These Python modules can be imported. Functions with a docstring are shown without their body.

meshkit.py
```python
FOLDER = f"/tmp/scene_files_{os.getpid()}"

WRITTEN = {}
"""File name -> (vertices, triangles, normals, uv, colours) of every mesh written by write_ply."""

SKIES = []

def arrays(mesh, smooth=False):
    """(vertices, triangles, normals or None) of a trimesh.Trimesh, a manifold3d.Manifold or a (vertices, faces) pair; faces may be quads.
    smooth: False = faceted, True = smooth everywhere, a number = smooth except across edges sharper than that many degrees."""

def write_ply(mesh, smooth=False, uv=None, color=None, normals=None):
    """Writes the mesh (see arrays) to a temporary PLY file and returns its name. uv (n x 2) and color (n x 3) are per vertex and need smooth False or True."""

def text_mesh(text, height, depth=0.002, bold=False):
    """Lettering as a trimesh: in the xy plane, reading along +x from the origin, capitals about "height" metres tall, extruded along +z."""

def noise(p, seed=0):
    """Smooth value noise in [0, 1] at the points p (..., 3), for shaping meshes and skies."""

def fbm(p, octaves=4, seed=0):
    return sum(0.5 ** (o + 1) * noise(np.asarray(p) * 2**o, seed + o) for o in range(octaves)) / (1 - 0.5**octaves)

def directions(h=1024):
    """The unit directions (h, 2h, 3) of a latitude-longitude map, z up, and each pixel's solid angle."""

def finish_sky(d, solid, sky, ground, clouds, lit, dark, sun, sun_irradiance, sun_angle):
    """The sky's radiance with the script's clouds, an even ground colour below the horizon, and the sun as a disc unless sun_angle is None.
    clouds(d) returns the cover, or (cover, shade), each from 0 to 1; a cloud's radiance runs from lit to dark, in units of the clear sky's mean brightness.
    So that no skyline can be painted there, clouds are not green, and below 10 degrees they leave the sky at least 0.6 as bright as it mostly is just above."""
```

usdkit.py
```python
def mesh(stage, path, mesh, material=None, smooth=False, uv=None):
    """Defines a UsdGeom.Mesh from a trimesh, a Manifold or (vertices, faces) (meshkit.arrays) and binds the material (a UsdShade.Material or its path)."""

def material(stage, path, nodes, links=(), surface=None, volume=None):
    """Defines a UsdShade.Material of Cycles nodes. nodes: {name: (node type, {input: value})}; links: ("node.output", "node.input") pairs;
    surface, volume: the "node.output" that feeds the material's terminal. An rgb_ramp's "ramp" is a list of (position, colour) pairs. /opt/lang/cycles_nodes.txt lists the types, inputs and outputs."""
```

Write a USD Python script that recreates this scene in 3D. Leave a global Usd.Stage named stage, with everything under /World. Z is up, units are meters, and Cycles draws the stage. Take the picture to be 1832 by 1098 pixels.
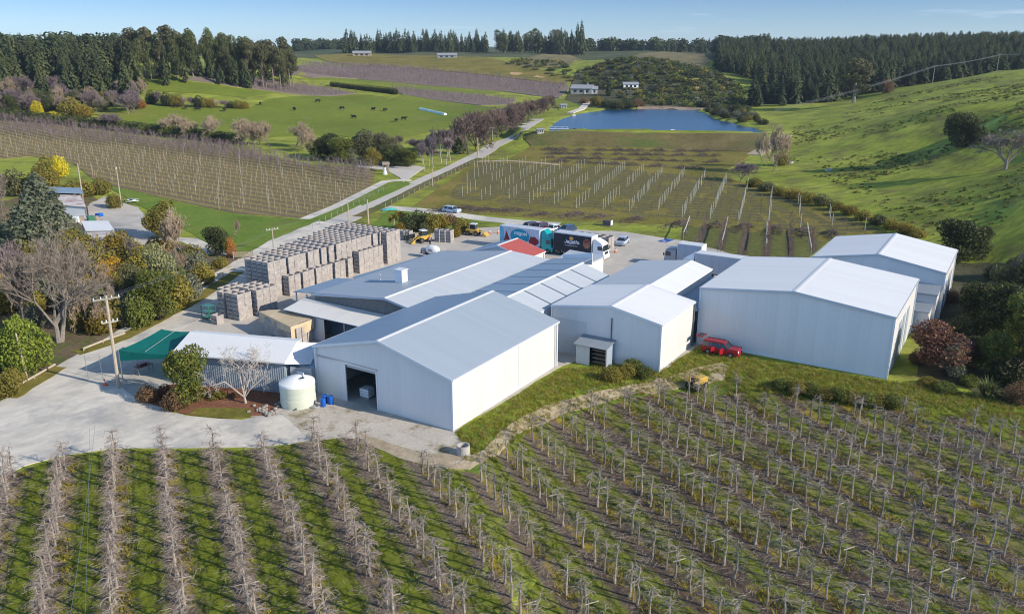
import math, random, re
import numpy as np
import trimesh, shapely, usdkit, meshkit
from shapely.geometry import Polygon, LineString, Point
from scipy.interpolate import RBFInterpolator, RegularGridInterpolator
from scipy.spatial import Delaunay
from pxr import Usd, UsdGeom, UsdLux, UsdShade, Sdf, Gf, Vt

stage = Usd.Stage.CreateInMemory()
UsdGeom.SetStageUpAxis(stage, UsdGeom.Tokens.z)
UsdGeom.SetStageMetersPerUnit(stage, 1.0)
world = UsdGeom.Xform.Define(stage, '/World')
stage.SetDefaultPrim(world.GetPrim())
UsdGeom.Scope.Define(stage, '/World/Looks')
PI = math.pi
rng = np.random.default_rng(7)

# ---------------------------------------------------------------- camera, sky, sun, exposure
FPX, CX, CY, CAMH, PITCH = 1483.0, 916.0, 549.0, 36.0, math.radians(17.35)
cam = UsdGeom.Camera.Define(stage, '/World/camera')
cam.AddTranslateOp().Set(Gf.Vec3d(0, 0, CAMH))
cam.AddRotateXOp().Set(90 - 17.35)
cam.CreateHorizontalApertureAttr(36.0)
cam.CreateFocalLengthAttr(36.0 * FPX / 1832)
cam.CreateClippingRangeAttr(Gf.Vec2f(1.0, 20000.0))
cam.CreateExposureAttr(0.46)
SUN_AZ, SUN_EL = math.radians(116.0), math.radians(25.5)
SUN = np.array([math.sin(SUN_AZ) * math.cos(SUN_EL), math.cos(SUN_AZ) * math.cos(SUN_EL), math.sin(SUN_EL)])
sky_m = usdkit.material(stage, '/World/Looks/sky_air', {
    'sky': ('sky_texture', {'sky_type': 'single_scattering', 'sun_disc': False, 'sun_elevation': SUN_EL, 'sun_rotation': SUN_AZ, 'altitude': 100.0, 'air_density': 1.0, 'aerosol_density': 0.1, 'ozone_density': 3.0}),
    'tc': ('texture_coordinate', {}),
    'map': ('mapping', {'scale': (2.2, 2.2, 26.0)}),
    'n': ('noise_texture', {'scale': 3.2, 'detail': 5.0, 'roughness': 0.6}),
    'r': ('rgb_ramp', {'ramp': [(0.0, (0, 0, 0)), (0.62, (0, 0, 0)), (0.78, (0.32, 0.32, 0.32)), (1.0, (0.5, 0.5, 0.5))]}),
    'mx': ('mix_color', {'blend_type': 'mix', 'b': (5.2, 5.6, 6.2)}),
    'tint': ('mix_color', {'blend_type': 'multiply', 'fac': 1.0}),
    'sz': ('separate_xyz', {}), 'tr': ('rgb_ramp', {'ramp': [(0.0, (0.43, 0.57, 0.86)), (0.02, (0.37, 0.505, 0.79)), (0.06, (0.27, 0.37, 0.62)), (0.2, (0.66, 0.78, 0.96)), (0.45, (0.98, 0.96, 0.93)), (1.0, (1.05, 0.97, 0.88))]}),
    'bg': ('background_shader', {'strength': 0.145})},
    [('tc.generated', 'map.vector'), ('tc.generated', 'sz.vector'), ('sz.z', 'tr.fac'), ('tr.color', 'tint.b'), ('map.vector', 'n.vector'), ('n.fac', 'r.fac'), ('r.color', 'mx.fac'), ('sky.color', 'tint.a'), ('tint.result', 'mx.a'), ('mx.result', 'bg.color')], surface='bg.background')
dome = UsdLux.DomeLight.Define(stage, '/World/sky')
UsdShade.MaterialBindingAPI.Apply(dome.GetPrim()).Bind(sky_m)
dome.GetPrim().SetCustomDataByKey('kind', 'structure')
sun = UsdLux.DistantLight.Define(stage, '/World/sun')
sun.CreateIntensityAttr(1.12)
sun.CreateAngleAttr(0.5)
sun.CreateNormalizeAttr(True)
sun.CreateColorAttr(Gf.Vec3f(1.0, 0.90, 0.76))
_z = SUN
_x = np.cross([0, 0, 1.0], _z); _x /= np.linalg.norm(_x)
_y = np.cross(_z, _x)
sun.AddTransformOp().Set(Gf.Matrix4d(*_x, 0, *_y, 0, *_z, 0, 0, 0, 0, 1))

# ---------------------------------------------------------------- helpers: prims
taken = {}
def numbered(parent, name):
    k = (parent, name)
    n = taken.get(k, -1) + 1
    taken[k] = n
    return name if n == 0 else '%s_%03d' % (name, n)
ONES = 'zeroth first second third fourth fifth sixth seventh eighth ninth tenth eleventh twelfth thirteenth fourteenth fifteenth sixteenth seventeenth eighteenth nineteenth'.split()
TENS = 'x x twent thirt fort fift sixt sevent eight ninet'.split()
def nth(n):
    n = int(n)
    if n >= 100: return 'hundred and ' + nth(n - 100) if n > 100 else 'hundredth'
    return ONES[n] if n < 20 else TENS[n // 10] + ('ieth' if n % 10 == 0 else 'y-' + ONES[n % 10])
def tag(prim, label=None, cat=None, group=None, kind=None):
    if label: label = re.sub(r'number (\d+)', lambda m: 'the ' + nth(m.group(1)), label)
    for k, v in (('label', label), ('category', cat), ('group', group), ('kind', kind)):
        if v: prim.SetCustomDataByKey(k, v)
    return prim
PROTO = '/World/Prototypes'
stage.CreateClassPrim(PROTO)
def xf(p, loc=(0, 0, 0), rz=0.0, sc=None):
    x = UsdGeom.Xformable(p)
    x.AddTranslateOp().Set(Gf.Vec3d(*map(float, loc)))
    x.AddRotateZOp().Set(math.degrees(rz))
    if sc is not None:
        x.AddScaleOp().Set(Gf.Vec3f(*(map(float, sc) if np.ndim(sc) else (float(sc),) * 3)))
def thing(name, label, cat, loc=(0, 0, 0), rz=0.0, group=None, sc=None, kind=None):
    p = UsdGeom.Xform.Define(stage, '/World/' + numbered('/World', name)).GetPrim()
    xf(p, loc, rz, sc)
    return tag(p, label, cat, group, kind)
def proto(name):
    return UsdGeom.Xform.Define(stage, PROTO + '/' + numbered(PROTO, name)).GetPrim()
def copy(pr, name, label, cat, loc, rz=0.0, group=None, sc=None):
    p = thing(name, label, cat, loc, rz, group, sc)
    p.GetReferences().AddInternalReference(pr.GetPath())
    p.SetInstanceable(True)
    return p
def obj(name, mesh, mat, parent=None, smooth=False, label=None, cat=None, group=None, kind=None):
    base = str(parent.GetPath()) if parent is not None else '/World'
    m = mesh.get() if isinstance(mesh, MB) else mesh
    p = usdkit.mesh(stage, base + '/' + numbered(base, name), m, MAT[mat] if isinstance(mat, str) else mat, smooth).GetPrim()
    return tag(p, label, cat, group, kind)
def scatter(name, protos, pts, rz, sc, idx, label, cat=None, kind='stuff', parent=None):
    """Uncountable small things: one PointInstancer. protos: list of (mesh, material)."""
    base = '/World' if parent is None else str(parent.GetPath())
    path = base + '/' + numbered(base, name)
    pi = UsdGeom.PointInstancer.Define(stage, path)
    for i, parts in enumerate(protos):
        x = UsdGeom.Xform.Define(stage, path + '/shape_%d' % i)
        for j, (m, mat) in enumerate(parts):
            usdkit.mesh(stage, path + '/shape_%d/piece_%d' % (i, j), m.get() if isinstance(m, MB) else m, MAT[mat])
        pi.CreatePrototypesRel().AddTarget(x.GetPath())
    pi.CreatePositionsAttr(Vt.Vec3fArray.FromNumpy(np.asarray(pts, np.float32)))
    pi.CreateProtoIndicesAttr(Vt.IntArray.FromNumpy(np.asarray(idx, np.int32)))
    h = np.asarray(rz, float) / 2
    pi.CreateOrientationsAttr(Vt.QuathArray([Gf.Quath(float(math.cos(a)), 0, 0, float(math.sin(a))) for a in h]))
    s = np.asarray(sc, np.float32)
    pi.CreateScalesAttr(Vt.Vec3fArray.FromNumpy(s if s.ndim == 2 else np.repeat(s[:, None], 3, 1)))
    return tag(pi.GetPrim(), label, cat, None, kind)

class MB:
    """Collects simple shapes into one mesh."""
    def __init__(s): s.v, s.f, s.n = [], [], 0
    def add(s, v, f):
        v = np.asarray(v, float); f = np.asarray(f, int)
        if f.shape[1] == 4: f = np.vstack([f[:, [0, 1, 2]], f[:, [0, 2, 3]]])
        s.v.append(v); s.f.append(f + s.n); s.n += len(v); return s
    def get(s): return trimesh.Trimesh(np.vstack(s.v), np.vstack(s.f), process=False)
    def box(s, c, d, rz=0.0, taper=1.0):
        x, y, z = np.asarray(d, float) / 2
        t = taper
        v = np.array([[-x, -y, -z], [x, -y, -z], [x, y, -z], [-x, y, -z], [-x * t, -y * t, z], [x * t, -y * t, z], [x * t, y * t, z], [-x * t, y * t, z]])
        if rz:
            ca, sa = math.cos(rz), math.sin(rz)
            v = np.column_stack([v[:, 0] * ca - v[:, 1] * sa, v[:, 0] * sa + v[:, 1] * ca, v[:, 2]])
        return s.add(v + c, [[0, 3, 2, 1], [4, 5, 6, 7], [0, 1, 5, 4], [1, 2, 6, 5], [2, 3, 7, 6], [3, 0, 4, 7]])
    def bb(s, x0, x1, y0, y1, z0, z1): return s.box(((x0 + x1) / 2, (y0 + y1) / 2, (z0 + z1) / 2), (x1 - x0, y1 - y0, z1 - z0))
    def prism(s, poly, axis, lo, hi):
        """poly: convex-ish 2D outline in the other two axes (in order), extruded along axis 0/1/2."""
        p = np.asarray(poly, float); n = len(p)
        def put(h):
            cols = [None] * 3; o = [i for i in range(3) if i != axis]
            cols[o[0]], cols[o[1]], cols[axis] = p[:, 0], p[:, 1], np.full(n, h)
            return np.column_stack(cols)
        ar = 0.5 * np.sum(p[:, 0] * np.roll(p[:, 1], -1) - np.roll(p[:, 0], -1) * p[:, 1])
        tri = np.asarray(trimesh.creation.triangulate_polygon(Polygon(p), engine='earcut')[1])
        tv = np.asarray(trimesh.creation.triangulate_polygon(Polygon(p), engine='earcut')[0])
        from_ = np.argmin(((tv[:, None] - p[None]) ** 2).sum(-1), 1)
        tri = from_[tri]
        flip = (axis == 1)
        t_ar = [np.cross(p[t[1]] - p[t[0]], p[t[2]] - p[t[0]]) for t in tri]
        tri = np.array([t if a > 0 else t[::-1] for t, a in zip(tri, t_ar)])
        v = np.vstack([put(lo), put(hi)])
        i = np.arange(n); j = (i + 1) % n
        if ar < 0: i, j = j, i
        side = np.column_stack([i, j, j + n, i + n])
        top, bot = tri + n, tri[:, ::-1]
        if flip: side, top, bot = side[:, ::-1], top[:, ::-1], bot[:, ::-1]
        s.add(v, side); s.f.append(np.vstack([top, bot]) + s.n - len(v)); return s
    def tube(s, pts, rad, sides=6, cap=True):
        p = np.asarray(pts, float); r = np.broadcast_to(np.asarray(rad, float), (len(p),))
        t = np.gradient(p, axis=0); t /= np.linalg.norm(t, axis=1, keepdims=True) + 1e-12
        ref = np.array([0, 0, 1.0]) if abs(t[0, 2]) < 0.9 else np.array([1.0, 0, 0])
        a = np.cross(t, ref); a /= np.linalg.norm(a, axis=1, keepdims=True) + 1e-12
        b = np.cross(t, a); an = np.arange(sides) * 2 * PI / sides
        v = p[:, None] + r[:, None, None] * (np.cos(an)[None, :, None] * a[:, None] + np.sin(an)[None, :, None] * b[:, None])
        i, j = np.meshgrid(np.arange(len(p) - 1), np.arange(sides), indexing='ij')
        q = np.stack([i * sides + j, i * sides + (j + 1) % sides, (i + 1) * sides + (j + 1) % sides, (i + 1) * sides + j], -1).reshape(-1, 4)
        base = s.n
        s.add(v.reshape(-1, 3), q[:, ::-1])
        if cap:
            for k, rev in ((0, False), (len(p) - 1, True)):
                ring = base + k * sides + np.arange(sides)
                f = np.column_stack([np.full(sides - 2, ring[0]), ring[1:-1], ring[2:]])
                s.f.append(f[:, ::-1] if not rev else f)
        return s
    def cyl(s, c, r, h, sides=14, r2=None): return s.tube([(c[0], c[1], c[2]), (c[0], c[1], c[2] + h)], [r, r if r2 is None else r2], sides)
    def wheel(s, c, r, wd, axis='y', sides=12):
        d = np.array([0, 1.0, 0]) if axis == 'y' else np.array([1.0, 0, 0])
        c = np.asarray(c, float); return s.tube([c - d * wd / 2, c + d * wd / 2], [r, r], sides)
    def quad(s, a, b, c, d): return s.add([a, b, c, d], [[0, 1, 2, 3]])
    def mesh(s, m): return s.add(m.vertices, m.faces)
def moved(m, loc=(0, 0, 0), rz=0.0, sc=1.0, rx=0.0):
    m = m.get() if isinstance(m, MB) else m.copy()
    T = trimesh.transformations
    m.apply_transform(T.translation_matrix(loc) @ T.rotation_matrix(rz, [0, 0, 1]) @ T.rotation_matrix(rx, [1, 0, 0]) @ np.diag([sc, sc, sc, 1.0]))
    return m
def hull(pts): return trimesh.convex.convex_hull(np.asarray(pts, float))

# ---------------------------------------------------------------- helpers: where a direction from the viewpoint meets the ground
_fw = np.array([0, math.cos(PITCH), -math.sin(PITCH)]); _up = np.array([0, math.sin(PITCH), math.cos(PITCH)])
def ray(px, py): return _fw + np.array([1.0, 0, 0]) * (px - CX) / FPX + _up * (CY - py) / FPX
def on(px, py, z=0.0):
    d = ray(px, py); return np.array([0, 0, CAMH]) + d * (z - CAMH) / d[2]
def at_d(px, py, D):
    d = ray(px, py); t = D / math.hypot(d[0], d[1]); return np.array([d[0] * t, d[1] * t, CAMH + d[2] * t])
def height_over(px, py, base):
    return at_d(px, py, math.hypot(base[0], base[1]))[2] - base[2]
def depth(p): return float((np.asarray(p, float) - [0, 0, CAMH]) @ _fw)
AZ = math.radians(58.0)
LO = np.array([-5.83, 74.13]); LU = np.array([math.cos(AZ), math.sin(AZ)]); LW = np.array([-math.sin(AZ), math.cos(AZ)])
def L(u, w, z=0.0):
    q = LO + LU * u + LW * w; return np.array([q[0], q[1], z])

# ---------------------------------------------------------------- materials
MAT = {}
def M(name, stops, scale=1.0, detail=4.0, rough=0.8, bump=0.0, bscale=None, spec=0.3, metal=0.0, space='pos', aniso=None, var=0.0, distort=0.0, isl=0.0, trans=0.0, bdist=0.05, second=None):
    """stops: colours (or (at, colour) pairs) run over by noise. var: lightness varies per object; isl: per loose piece. second: (scale, strength) coarser blotches."""
    n = {'geo': ('geometry', {}), 'tc': ('texture_coordinate', {}), 'n': ('noise_texture', {'scale': scale, 'detail': detail, 'roughness': 0.62, 'distortion': distort}),
         'p': ('principled_bsdf', {'roughness': rough, 'specular_ior_level': spec, 'metallic': metal})}
    src = 'geo.position' if space == 'pos' else 'tc.object'
    lk = []
    if aniso: n['map'] = ('mapping', {'scale': aniso[:3], 'rotation': (0, 0, aniso[3] if len(aniso) > 3 else 0)}); lk += [(src, 'map.vector')]; src = 'map.vector'
    lk.append((src, 'n.vector'))
    if np.ndim(stops[0]) == 0: stops = [stops, stops]
    if np.ndim(stops[0][-1]) == 0 and len(stops) > 1: stops = list(zip(np.linspace(0.28, 0.72, len(stops)), stops))
    n['r'] = ('rgb_ramp', {'ramp': stops}); lk.append(('n.fac', 'r.fac')); col = 'r.color'
    def hsv(key, fr, lo, hi, col):
        n[key + 'm'] = ('map_range', {'from_min': 0.0, 'from_max': 1.0, 'to_min': lo, 'to_max': hi}); n[key] = ('hsv', {})
        lk.extend([(fr, key + 'm.value'), (key + 'm.result', key + '.value'), (col, key + '.color')]); return key + '.color'
    if second:
        n['n2'] = ('noise_texture', {'scale': second[0], 'detail': 3.0}); lk.append(('geo.position', 'n2.vector')); col = hsv('sec', 'n2.fac', 1 - second[1], 1 + second[1], col)
    if var: n['oi'] = ('object_info', {}); col = hsv('var', 'oi.random', 1 - var, 1 + var, col)
    if isl: col = hsv('isl', 'geo.random_per_island', 1 - isl, 1 + isl, col)
    lk.append((col, 'p.base_color'))
    if bump:
        n['bn'] = ('noise_texture', {'scale': bscale or scale * 4, 'detail': 4.0}); n['b'] = ('bump', {'strength': bump, 'distance': bdist})
        lk += [(src, 'bn.vector'), ('bn.fac', 'b.height'), ('b.normal', 'p.normal')]
    out = 'p.BSDF'
    if trans:
        n['t'] = ('translucent_bsdf', {}); n['mx'] = ('mix_closure', {'fac': trans}); lk += [(col, 't.color'), ('p.BSDF', 'mx.closure1'), ('t.BSDF', 'mx.closure2')]; out = 'mx.closure'
    MAT[name] = usdkit.material(stage, '/World/Looks/' + name, n, lk, surface=out)
    return MAT[name]

def clad(name, color, along, pitch=0.5, strength=0.35, panel=1.15, rough=0.45, dirt=0.035, grime=(0.55, 0.52, 0.47)):
    """Ribbed painted sheet. along: unit vector across the ribs."""
    k = 2 * PI / pitch
    n = {'geo': ('geometry', {}), 'dot': ('vector_math', {'math_type': 'dot_product', 'vector2': (*along, 0.0)}),
         'w': ('math', {'math_type': 'multiply', 'value2': k}), 'sn': ('math', {'math_type': 'sine'}), 'pw': ('math', {'math_type': 'power', 'value2': 4.0}), 'ab': ('math', {'math_type': 'absolute'}),
         'b': ('bump', {'strength': strength, 'distance': 0.03}), 'fl': ('math', {'math_type': 'divide', 'value2': panel}), 'fl2': ('math', {'math_type': 'floor'}), 'wn': ('white_noise_texture', {'dimensions': '1D'}),
         'mr': ('map_range', {'to_min': 0.965, 'to_max': 1.02}), 'n': ('noise_texture', {'scale': 0.5, 'detail': 5.0, 'roughness': 0.65}), 'map': ('mapping', {'scale': (1.0, 1.0, 0.25)}),
         'rr': ('rgb_ramp', {'ramp': [(0.3, color), (0.55, color), (0.85, tuple(np.array(color) * (1 - 4 * dirt) + np.array(grime) * 4 * dirt))]}),
         'hv': ('hsv', {}), 'p': ('principled_bsdf', {'roughness': rough, 'specular_ior_level': 0.4})}
    lk = [('geo.position', 'dot.vector1'), ('dot.value', 'w.value1'), ('w.value', 'sn.value1'), ('sn.value', 'ab.value1'), ('ab.value', 'pw.value1'), ('pw.value', 'b.height'), ('b.normal', 'p.normal'),
          ('dot.value', 'fl.value1'), ('fl.value', 'fl2.value1'), ('fl2.value', 'wn.w'), ('wn.value', 'mr.value'), ('geo.position', 'map.vector'), ('map.vector', 'n.vector'), ('n.fac', 'rr.fac'),
          ('rr.color', 'hv.color'), ('mr.result', 'hv.value'), ('hv.color', 'p.base_color')]
    MAT[name] = usdkit.material(stage, '/World/Looks/' + name, n, lk, surface='p.BSDF')
U2, W2 = tuple(LU), tuple(LW)
WHITE = (0.60, 0.588, 0.568)
clad('white_wall_w', WHITE, W2, 0.5, 0.22); clad('white_wall_u', WHITE, U2, 0.5, 0.22)
clad('old_white_wall_w', (0.50, 0.52, 0.53), W2, 0.25, 0.5); clad('old_white_wall_u', (0.50, 0.52, 0.53), U2, 0.25, 0.5)
clad('blue_wall', (0.29, 0.35, 0.41), W2, 0.5, 0.9); clad('blue_wall_u', (0.29, 0.35, 0.41), U2, 0.5, 0.9)
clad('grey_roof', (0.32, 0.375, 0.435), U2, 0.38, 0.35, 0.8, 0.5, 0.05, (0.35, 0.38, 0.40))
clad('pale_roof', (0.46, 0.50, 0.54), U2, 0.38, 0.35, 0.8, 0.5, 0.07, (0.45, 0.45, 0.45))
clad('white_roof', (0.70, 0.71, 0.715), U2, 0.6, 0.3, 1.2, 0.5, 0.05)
clad('blue_and_shaded_roof', (0.22, 0.30, 0.39), U2, 0.38, 0.35, 0.8, 0.45, 0.05, (0.3, 0.35, 0.4))  # blue roofing; also slopes turned from the sun, shade put into the colour
clad('zinc_roof', (0.26, 0.30, 0.34), W2, 0.2, 0.7, 0.8, 0.4, 0.06, (0.3, 0.3, 0.3))
clad('cream_roof', (0.70, 0.685, 0.65), W2, 0.9, 0.5, 0.9, 0.6, 0.06)
clad('red_roof', (0.42, 0.09, 0.075), U2, 0.2, 0.5, 0.8, 0.6, 0.10, (0.45, 0.20, 0.16))
M('white_trim', (0.62, 0.63, 0.64), rough=0.4)
M('grey_trim', (0.42, 0.45, 0.48), rough=0.5)
M('dark_trim', (0.10, 0.11, 0.12), rough=0.5)
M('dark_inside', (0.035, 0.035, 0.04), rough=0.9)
M('concrete', [(0.34, 0.33, 0.31), (0.44, 0.43, 0.41)], 1.2, 5, 0.9, 0.2, 20)
M('timber', [(0.30, 0.25, 0.19), (0.40, 0.34, 0.27)], 3, 5, 0.85, isl=0.15)
M('pole_wood', [(0.32, 0.27, 0.20), (0.46, 0.40, 0.31)], 2, 5, 0.9, aniso=(4, 4, 0.6))
M('post_wood', [(0.28, 0.265, 0.205), (0.42, 0.395, 0.32)], 3, 3, 0.9, isl=0.2, var=0.15)
M('old_planks', [(0.20, 0.19, 0.175), (0.33, 0.31, 0.285)], 2.5, 4, 0.9, isl=0.3)
M('bin_wood', [(0.31, 0.28, 0.26), (0.48, 0.44, 0.41)], 2.2, 4, 0.9, isl=0.12, second=(0.55, 0.22))
M('bin_wood_new', [(0.46, 0.33, 0.17), (0.56, 0.42, 0.24)], 2.2, 4, 0.85, isl=0.12)
M('steel', (0.42, 0.43, 0.44), rough=0.35, metal=0.8)
M('black_metal', (0.03, 0.03, 0.035), rough=0.45)
M('rubber', (0.02, 0.02, 0.022), rough=0.85)
M('glass_dark', (0.02, 0.028, 0.035), rough=0.06, spec=0.9)
M('wire', (0.30, 0.30, 0.31), rough=0.4, metal=0.5)
for nm, c in dict(red_paint=(0.30, 0.012, 0.022), white_paint=(0.78, 0.79, 0.80), navy_paint=(0.03, 0.06, 0.13), maroon_paint=(0.11, 0.02, 0.04), plum_paint=(0.05, 0.025, 0.06), silver_blue_paint=(0.40, 0.47, 0.58), teal_paint=(0.0, 0.30, 0.30), yellow_paint=(0.50, 0.33, 0.06), grey_paint=(0.3, 0.31, 0.33), green_paint=(0.03, 0.15, 0.08)).items():
    M(nm, c, rough=0.25, spec=0.6)
M('black_curtain', [(0.012, 0.015, 0.022), (0.022, 0.026, 0.036)], 0.7, rough=0.5)
M('teal_print', [(0.0, 0.20, 0.30), (0.01, 0.27, 0.38)], 0.6, rough=0.5)
M('pale_print', [(0.36, 0.40, 0.50), (0.50, 0.52, 0.60)], 0.8, rough=0.5)
M('sky_print', [(0.05, 0.30, 0.45), (0.15, 0.42, 0.55)], 0.8, rough=0.5)
M('fruit_print', [(0.07, 0.01, 0.015), (0.30, 0.02, 0.03)], 2.5, rough=0.5)
M('hand_print', [(0.12, 0.05, 0.025), (0.38, 0.19, 0.11)], 2.2, rough=0.5)
M('orange_print', (0.62, 0.30, 0.10), rough=0.5)
M('white_print', (0.72, 0.74, 0.78), rough=0.5)
M('roof_vinyl', [(0.42, 0.47, 0.54), (0.52, 0.56, 0.62)], 0.8, rough=0.6)
M('cone_orange', (0.75, 0.14, 0.05), rough=0.6)
M('blue_plastic', (0.012, 0.10, 0.42), rough=0.35)
M('tank_cream', [(0.50, 0.54, 0.45), (0.56, 0.60, 0.51)], 0.6, rough=0.5)
M('tank_white', (0.76, 0.78, 0.78), rough=0.45)
M('tan_canvas', [(0.50, 0.39, 0.24), (0.63, 0.51, 0.35)], 1.0, 5, 0.9, 0.25, 4, bdist=0.1)
M('green_shade', [(0.0, 0.145, 0.12), (0.0, 0.19, 0.155)], 0.8, 3, 0.75, trans=0.18)
M('blue_tarp', (0.03, 0.09, 0.36), rough=0.6)
M('white_tarp', (0.70, 0.74, 0.76), rough=0.7)
M('wrap_green', [(0.35, 0.55, 0.48), (0.62, 0.75, 0.70)], 0.5, rough=0.4)
M('turquoise_tarp', (0.10, 0.42, 0.38), rough=0.6)
M('rust_sheet', [(0.25, 0.10, 0.07), (0.52, 0.48, 0.46), (0.58, 0.56, 0.55)], 0.5, rough=0.7)
M('rock', [(0.30, 0.27, 0.24), (0.50, 0.46, 0.41)], 2, 4, 0.9, isl=0.25)
M('cow_hide', (0.018, 0.015, 0.014), rough=0.8)
M('skin', (0.42, 0.26, 0.19), rough=0.6)
M('pink_cloth', (0.50, 0.30, 0.30), rough=0.9)
M('dark_cloth', (0.03, 0.035, 0.06), rough=0.9)
# bark and foliage
M('bark_grey', [(0.15, 0.13, 0.11), (0.27, 0.235, 0.20)], 4, 3, 0.95)
M('bark_dark', [(0.07, 0.055, 0.045), (0.14, 0.11, 0.09)], 4, 3, 0.95)
M('bark_pale', [(0.30, 0.26, 0.225), (0.50, 0.45, 0.40)], 3, 3, 0.95)
M('apple_bark', [(0.16, 0.13, 0.105), (0.40, 0.35, 0.305)], 5, 3, 0.95, var=0.2)
M('apple_twig', [(0.24, 0.185, 0.155), (0.40, 0.32, 0.275)], 3, 3, 0.95, var=0.12, isl=0.2)
M('apple_bark_grey', [(0.12, 0.10, 0.078), (0.37, 0.325, 0.265)], 5, 3, 0.95, var=0.25)
M('apple_twig_grey', [(0.27, 0.225, 0.185), (0.50, 0.44, 0.37)], 3, 3, 0.95, var=0.15, isl=0.2)
M('twig_brown', [(0.16, 0.11, 0.09), (0.24, 0.17, 0.14)], 2, 3, 0.95, var=0.15, isl=0.2)
M('twig_purple', [(0.19, 0.145, 0.15), (0.29, 0.225, 0.225)], 2, 3, 0.95, var=0.12, isl=0.2)
M('twig_tan', [(0.36, 0.275, 0.185), (0.50, 0.39, 0.28)], 2, 3, 0.95, var=0.12, isl=0.2)
M('twig_grey', [(0.21, 0.17, 0.14), (0.31, 0.26, 0.21)], 2, 3, 0.95, var=0.12, isl=0.2)
M('prunings', [(0.11, 0.085, 0.085), (0.20, 0.155, 0.15)], 2, 3, 0.95, var=0.15, isl=0.3)
def leaf(nm, c, var=0.22, isl=0.38, trans=0.28):
    c = np.array(c) * np.array([2.15, 2.1, 1.95]); M(nm, [tuple(c * 0.72), tuple(c), tuple(c * 1.35)], 0.6, 3, 0.65, spec=0.25, var=var, isl=isl, trans=trans)
leaf('leaf_conifer', (0.062, 0.082, 0.036)); leaf('leaf_pine', (0.085, 0.10, 0.038)); leaf('leaf_dark', (0.052, 0.063, 0.025)); leaf('leaf_mid', (0.095, 0.115, 0.024))
leaf('leaf_lime', (0.15, 0.19, 0.028)); leaf('leaf_olive', (0.165, 0.145, 0.03)); leaf('leaf_gold', (0.30, 0.19, 0.018)); leaf('leaf_orange', (0.28, 0.13, 0.03)); leaf('leaf_pale', (0.19, 0.20, 0.095))
leaf('leaf_blue', (0.105, 0.122, 0.082)); leaf('leaf_gum', (0.09, 0.092, 0.042)); leaf('leaf_red', (0.115, 0.055, 0.042)); leaf('leaf_yellow', (0.42, 0.36, 0.02)); leaf('leaf_gold_dark', (0.17, 0.13, 0.022))
leaf('leaf_grey', (0.13, 0.14, 0.105)); leaf('leaf_hedge', (0.05, 0.062, 0.020)); leaf('grass_blade', (0.125, 0.14, 0.014), 0.25, 0.35, 0.3); leaf('grass_dry', (0.20, 0.17, 0.06), 0.2, 0.3, 0.3); leaf('weed_yellow', (0.19, 0.165, 0.025), 0.2, 0.35, 0.2)
leaf('bank_blade', (0.19, 0.195, 0.024), 0.25, 0.35, 0.3); leaf('tussock', (0.085, 0.098, 0.018), 0.25, 0.3, 0.25); leaf('leaf_brown', (0.16, 0.10, 0.055)); leaf('flax', (0.09, 0.11, 0.04))

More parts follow.
